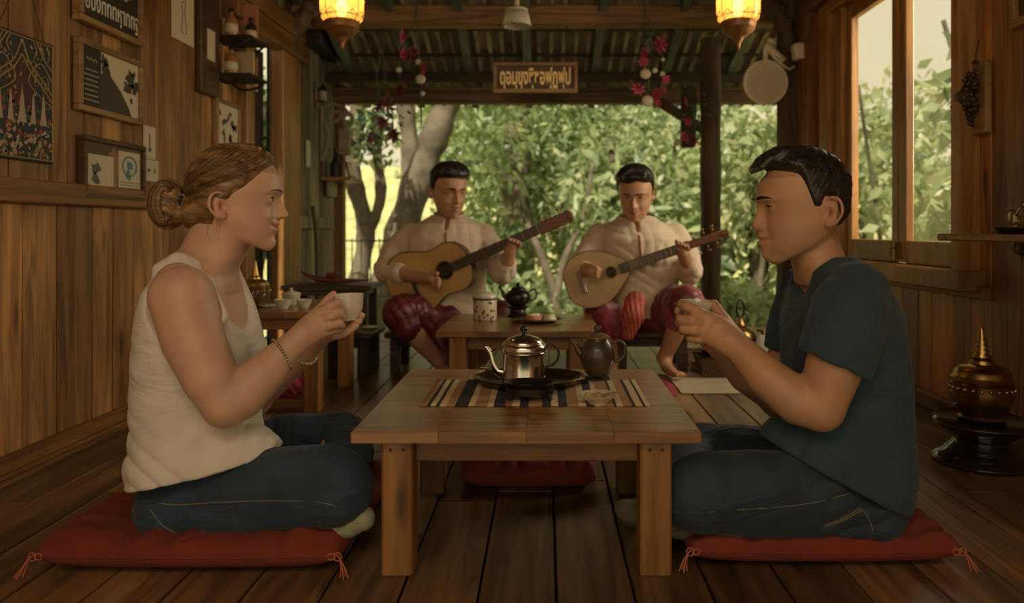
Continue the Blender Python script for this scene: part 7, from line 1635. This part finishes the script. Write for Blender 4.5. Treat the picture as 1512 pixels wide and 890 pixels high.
def musician(label, hx, hy, yaw, pitch, T, collar, arms, hands, legs, feet, pants, box, pants_mat, seed, shirtT, sash=False, Yh=3.44):
    root = thing('person', (W(hx, 0, YM).x, YM, .0), label, 'person'); org = tuple(root.location)
    HD = Head(lid=.16, mouth=(.0038, .0018), **MAN); Mh = xform(W(hx, hy, Yh), yaw, pitch)
    lo, hi = box; hp_ = [q for _, fs in hands for f in fs for q in f]; hx_ = [(min(q[0] for f in fs for q in f)-.03, max(q[0] for f in fs for q in f)+.03) for _, fs in hands]; hz_ = (min(q[2] for q in hp_)-.02, max(q[2] for q in hp_)+.02); v = Vol(lo, hi, .0068, fine=([(Mh.translation.x-.13, Mh.translation.x+.13)]+hx_, [(3.14, 3.29), (Mh.translation.y-.13, Mh.translation.y+.13)], [(Mh.translation.z-.11, Mh.translation.z+.14), hz_]), hf=.0028)
    v.loft(rowsP(T, YM), YM, k=0, off=.010)
    h0 = Mh.translation; n0 = W(*collar, YM)
    v.chain([(h0.x, h0.y+.03, h0.z-.02, .052), ((h0.x+n0.x)/2, YM-.01, (h0.z+n0.z)/2-.01, .056), (n0.x, YM, n0.z, .062), (n0.x, YM, n0.z-.06, .09)], k=.02)
    HD.put(v, Mh)
    for a in arms: v.chain(a[0], k=.02); v.chain(a[1], k=.012)
    for palm, fs in hands:
        v.chain(palm, k=.012)
        for f in fs: v.chain(f, k=.0025)
    for L in legs: v.chain(L, k=.015)
    for L, toes in feet:
        v.chain(L, k=.02, flat=.8, up=(0, 0, 1))
        for q in toes: v.chain(q, k=.005)
    v.cut((0, 0, .001), (0, 0, -1), .006)
    V, Q = v.mesh(); np_mesh('body', V, Q, M_skinA, root, lip_tint(HD, np.array(Mh.inverted())), origin=org)
    HD.extras(Mh, root, org, M_skinA, plain('brow_black', (.012, .009, .007), .8), iris=(.02, .012, .008), browt=.0032)
    man_hair(HD, Mh, root, org, quiff=True, nst=260, seed=seed, res=.0045, low=.012, vol_=1.5)
    s = Vol(lo, hi, .0058); s.loft(rowsP(shirtT, YM), YM, k=0)
    for a in arms:
        P = [tuple(q[:3])+(q[3]+.011,) for q in a[0]]; s.chain(P, k=.03); s.chain([tuple(q[:3])+(q[3]+.013,) for q in a[2]], k=.02)
    s.disp(lambda X, Y, Z: fold(X, Y, Z, (.6, .3, 1), 40, .0055, ph=seed)+fold(X, Y, Z, (1, .3, -.2), 42, .005, ph=seed*2.3), lo, hi)
    s.ell((n0.x, YM-.015, n0.z+.035), (.062, .070, .040), k=.004, mode='sub'); s.ell((n0.x, YM-.11, n0.z-.03), (.010, .06, .055), k=.004, mode='sub')
    V, Q = s.mesh(); sh = np_mesh('shirt', V, Q, M_lin, root, origin=org)
    m = MB(); c0 = W(collar[0], collar[1]+12, YM-.10)
    ring = [Vector((n0.x+.068*math.cos(a), YM-.015+.074*math.sin(a), n0.z+.010-.022*max(0, -math.sin(a))))-Vector(org) for a in [-PI/2+.15+(2*PI-.3)*i/24 for i in range(25)]]; m.tube(ring, .009, 8, flat=.5); m.build('collar_band', M_lin, sh, smooth=True)
    def fr(x, z):
        y = s.front(x, z); return y if y is not None else YM-.1
    m = MB(); pts = [];
    for i in range(12):
        z = n0.z-.012-.018*i; pts.append(Vector((n0.x+.001*i, fr(n0.x, z)-.001, z))-Vector(org))
    m.tube(pts, .005, 6); m.tube([p+Vector((0, 0, .004)) for p in ring], .003, 6); m.build('piping', M_placket, sh, smooth=True)
    p = Vol(lo, hi, .0062)
    for L in pants: p.chain(L[0], k=.035, flat=L[1] if len(L) > 1 else None, up=(0, 1, 0))
    p.disp(lambda X, Y, Z: fold(X, Y, Z, (1, .6, .5), 42, .010, ph=seed+.4)+fold(X, Y, Z, (.7, -.6, -.8), 50, .006, ph=seed), lo, hi); p.cut((0, 0, .01), (0, 0, -1), .01)
    V, Q = p.mesh(); np_mesh('trousers', V, Q, pants_mat, root, origin=org)
    return root, org
r = w
# left player
A1 = ([r(606, 349, 3.50, .052), r(584, 375, 3.45, .056), r(572, 398, 3.38, .046)], [r(572, 398, 3.38, .044), r(600, 404, 3.30, .037), r(632, 410, 3.235, .026)], [r(572, 398, 3.38, .045), r(590, 403, 3.325, .038)])
A2 = ([r(712, 349, 3.50, .052), r(730, 375, 3.42, .052), r(742, 400, 3.33, .045)], [r(742, 400, 3.33, .040), r(749, 385, 3.27, .034), r(753, 370, 3.235, .024)], [r(742, 400, 3.33, .043), r(746, 390, 3.295, .036)])
pa1 = [r(628, 409, 3.235, .022), r(638, 411, 3.215, .026)]
fi1 = [[r(640, 408+4*i, 3.205, .0090), r(647, 411+3.4*i, 3.195, .0082), r(650-i, 416+3*i, 3.200, .0070)] for i in range(4)]+[[r(636, 406, 3.205, .013), r(645, 404, 3.19, .010)]]
pa2 = [r(753, 370, 3.235, .022), r(757, 362, 3.225, .024)]
fi2 = [[r(752+5*i, 359+1.5*i, 3.215, .0088), r(751+5*i, 352+1.5*i, 3.195, .0080), r(753+5*i, 354+2*i, 3.175, .0068)] for i in range(4)]+[[r(752, 364, 3.235, .0088), r(745, 360, 3.245, .010)]]
T1 = [(640, 688, 322, .06), (618, 704, 333, .12), (604, 716, 352, .165), (602, 716, 380, .165), (606, 712, 410, .155), (610, 710, 440, .15), (608, 712, 470, .16)]
S1 = [(638, 690, 318, .06), (614, 707, 331, .125), (600, 720, 352, .175), (597, 720, 380, .18), (600, 718, 410, .17), (603, 716, 440, .165), (606, 718, 458, .165), (608, 718, 470, .160)]
legs1 = [[r(640, 490, 3.50, .075), r(598, 462, 3.25, .055), r(594, 468, 3.20, .046)], [r(594, 470, 3.20, .044), r(622, 505, 3.22, .042), r(645, 530, 3.26, .032)], [r(690, 490, 3.5, .07), r(733, 470, 3.41, .055)], [r(733, 475, 3.41, .050), r(715, 520, 3.42, .04), r(700, 545, 3.42, .032)]]
feet1 = [([r(645, 530, 3.26, .030), r(652, 541, 3.22, .028), r(660, 546, 3.15, .022)], []), ([r(700, 545, 3.40, .03), r(690, 550, 3.33, .024)], [])]
pants1 = [([r(655, 478, 3.50, .12), r(610, 462, 3.30, .088), r(592, 462, 3.20, .080), r(600, 482, 3.19, .062)],), ([r(680, 478, 3.50, .12), r(722, 464, 3.44, .080), r(738, 466, 3.41, .070)],), ([r(738, 470, 3.41, .066), r(722, 505, 3.42, .050)],), ([r(660, 470, 3.36, .07), r(652, 500, 3.30, .055), r(660, 530, 3.28, .04)],)]
musician('man with a classical guitar on the left, cream shirt and maroon trousers, looking down', 658, 284, math.radians(-90+32), .16, T1, (664, 318), [A1, A2], [(pa1, fi1), (pa2, fi2)], legs1, feet1, pants1, ((-.92, 3.02, -.01), (-.06, 3.76, .98)), M_silk2, 1.0, S1)
gM = basis(W(657, 399, 3.28), W(790, 341, 3.22)-W(657, 399, 3.28), (.16, -1, .10))
guitar('honey coloured acoustic guitar played by the left musician', gM, False, .93)
# right player
B1 = ([r(884, 349, 3.50, .052), r(872, 372, 3.46, .052), r(862, 388, 3.40, .044)], [r(862, 388, 3.40, .040), r(866, 398, 3.31, .034), r(874, 398, 3.235, .025)], [r(862, 388, 3.40, .043), r(866, 396, 3.345, .038)])
B2 = ([r(996, 349, 3.50, .052), r(1014, 380, 3.44, .050), r(1018, 400, 3.36, .044)], [r(1018, 402, 3.36, .040), r(1014, 388, 3.29, .033), r(1008, 374, 3.25, .025)], [r(1018, 402, 3.36, .043), r(1016, 392, 3.31, .037)])
pb1 = [r(873, 398, 3.235, .022), r(873, 400, 3.205, .025)]
fb1 = [[r(874, 392+5*i, 3.195, .0090), r(881, 395+4.5*i, 3.180, .0082), r(886-i, 399+3.5*i, 3.185, .0070)] for i in range(4)]
pb2 = [r(1008, 374, 3.25, .022), r(1006, 366, 3.235, .024)]
fb2 = [[r(1000+5*i, 362+1.5*i, 3.225, .0088), r(999+5*i, 356+2*i, 3.20, .0080), r(1001+5*i, 359+2*i, 3.18, .0068)] for i in range(4)]
T2 = [(916, 962, 324, .06), (898, 982, 335, .12), (884, 998, 352, .165), (884, 1000, 380, .165), (888, 996, 410, .155), (892, 994, 440, .15), (892, 996, 466, .16)]
S2 = [(912, 966, 320, .06), (894, 986, 333, .125), (880, 1002, 352, .175), (880, 1004, 380, .18), (884, 1002, 410, .17), (888, 1000, 436, .165), (892, 1000, 455, .160), (892, 1000, 464, .155)]
legs2 = [[r(915, 480, 3.50, .075), r(888, 458, 3.39, .055)], [r(888, 460, 3.39, .050), r(898, 490, 3.39, .042), r(905, 530, 3.39, .031)], [r(970, 480, 3.5, .07), r(1005, 452, 3.25, .06)], [r(1008, 455, 3.25, .052), r(995, 495, 3.30, .043), r(981, 528, 3.34, .031)]]
feet2 = [([r(905, 530, 3.39, .030), r(903, 545, 3.32, .028)], []), ([r(980, 528, 3.34, .031), r(985, 543, 3.28, .028), r(995, 551, 3.18, .0215)], [[r(997+3*i-(4 if i == 0 else 0), 551+.5*i, 3.17, .012), r(1001+3*i-(2 if i == 0 else 0), 553, 3.135+.008*i, .0095)] for i in range(4)])]
pants2 = [([r(925, 468, 3.50, .12), r(900, 458, 3.42, .080), r(886, 456, 3.39, .068)], .82), ([r(885, 460, 3.39, .062), r(897, 478, 3.39, .056), r(905, 490, 3.39, .05)],), ([r(965, 468, 3.50, .12), r(1000, 448, 3.32, .086), r(1012, 446, 3.24, .078)],), ([r(1012, 450, 3.24, .070), r(1000, 470, 3.27, .060)],)]
rt, og = musician('man with a pear shaped lute on the right, cream shirt and magenta trousers', 940, 286, math.radians(-90-14), .30, T2, (936, 322), [B1, B2], [(pb1, fb1), (pb2, fb2)], legs2, feet2, pants2, ((.06, 3.02, -.01), (.84, 3.76, .98)), M_silk, 2.2, S2, Yh=3.43)
# hanging sash end between the knees
m = Vol((.30, 3.10, .12), (.55, 3.42, .42), .005); m.chain([r(938, 445, 3.20, .045), r(934, 468, 3.17, .050), r(928, 492, 3.17, .030), r(926, 500, 3.17, .010)], k=.02, flat=.5, up=(0, 1, 0)); m.disp(lambda X, Y, Z: fold(X, Y, Z, (1, 0, .15), 150, .008, ph=1), (.30, 3.10, .12), (.55, 3.42, .42)); V, Q = m.mesh(); np_mesh('sash', V, Q, plain('rust_sash', (.34, .055, .035), .6, noise=.3, nscale=20), rt, origin=og)
gM = basis(W(902, 402, 3.29), W(1070, 344, 3.22)-W(902, 402, 3.29), (.10, -1, .14))
guitar('pear shaped lute with a pale top played by the right musician', gM, True, .92)
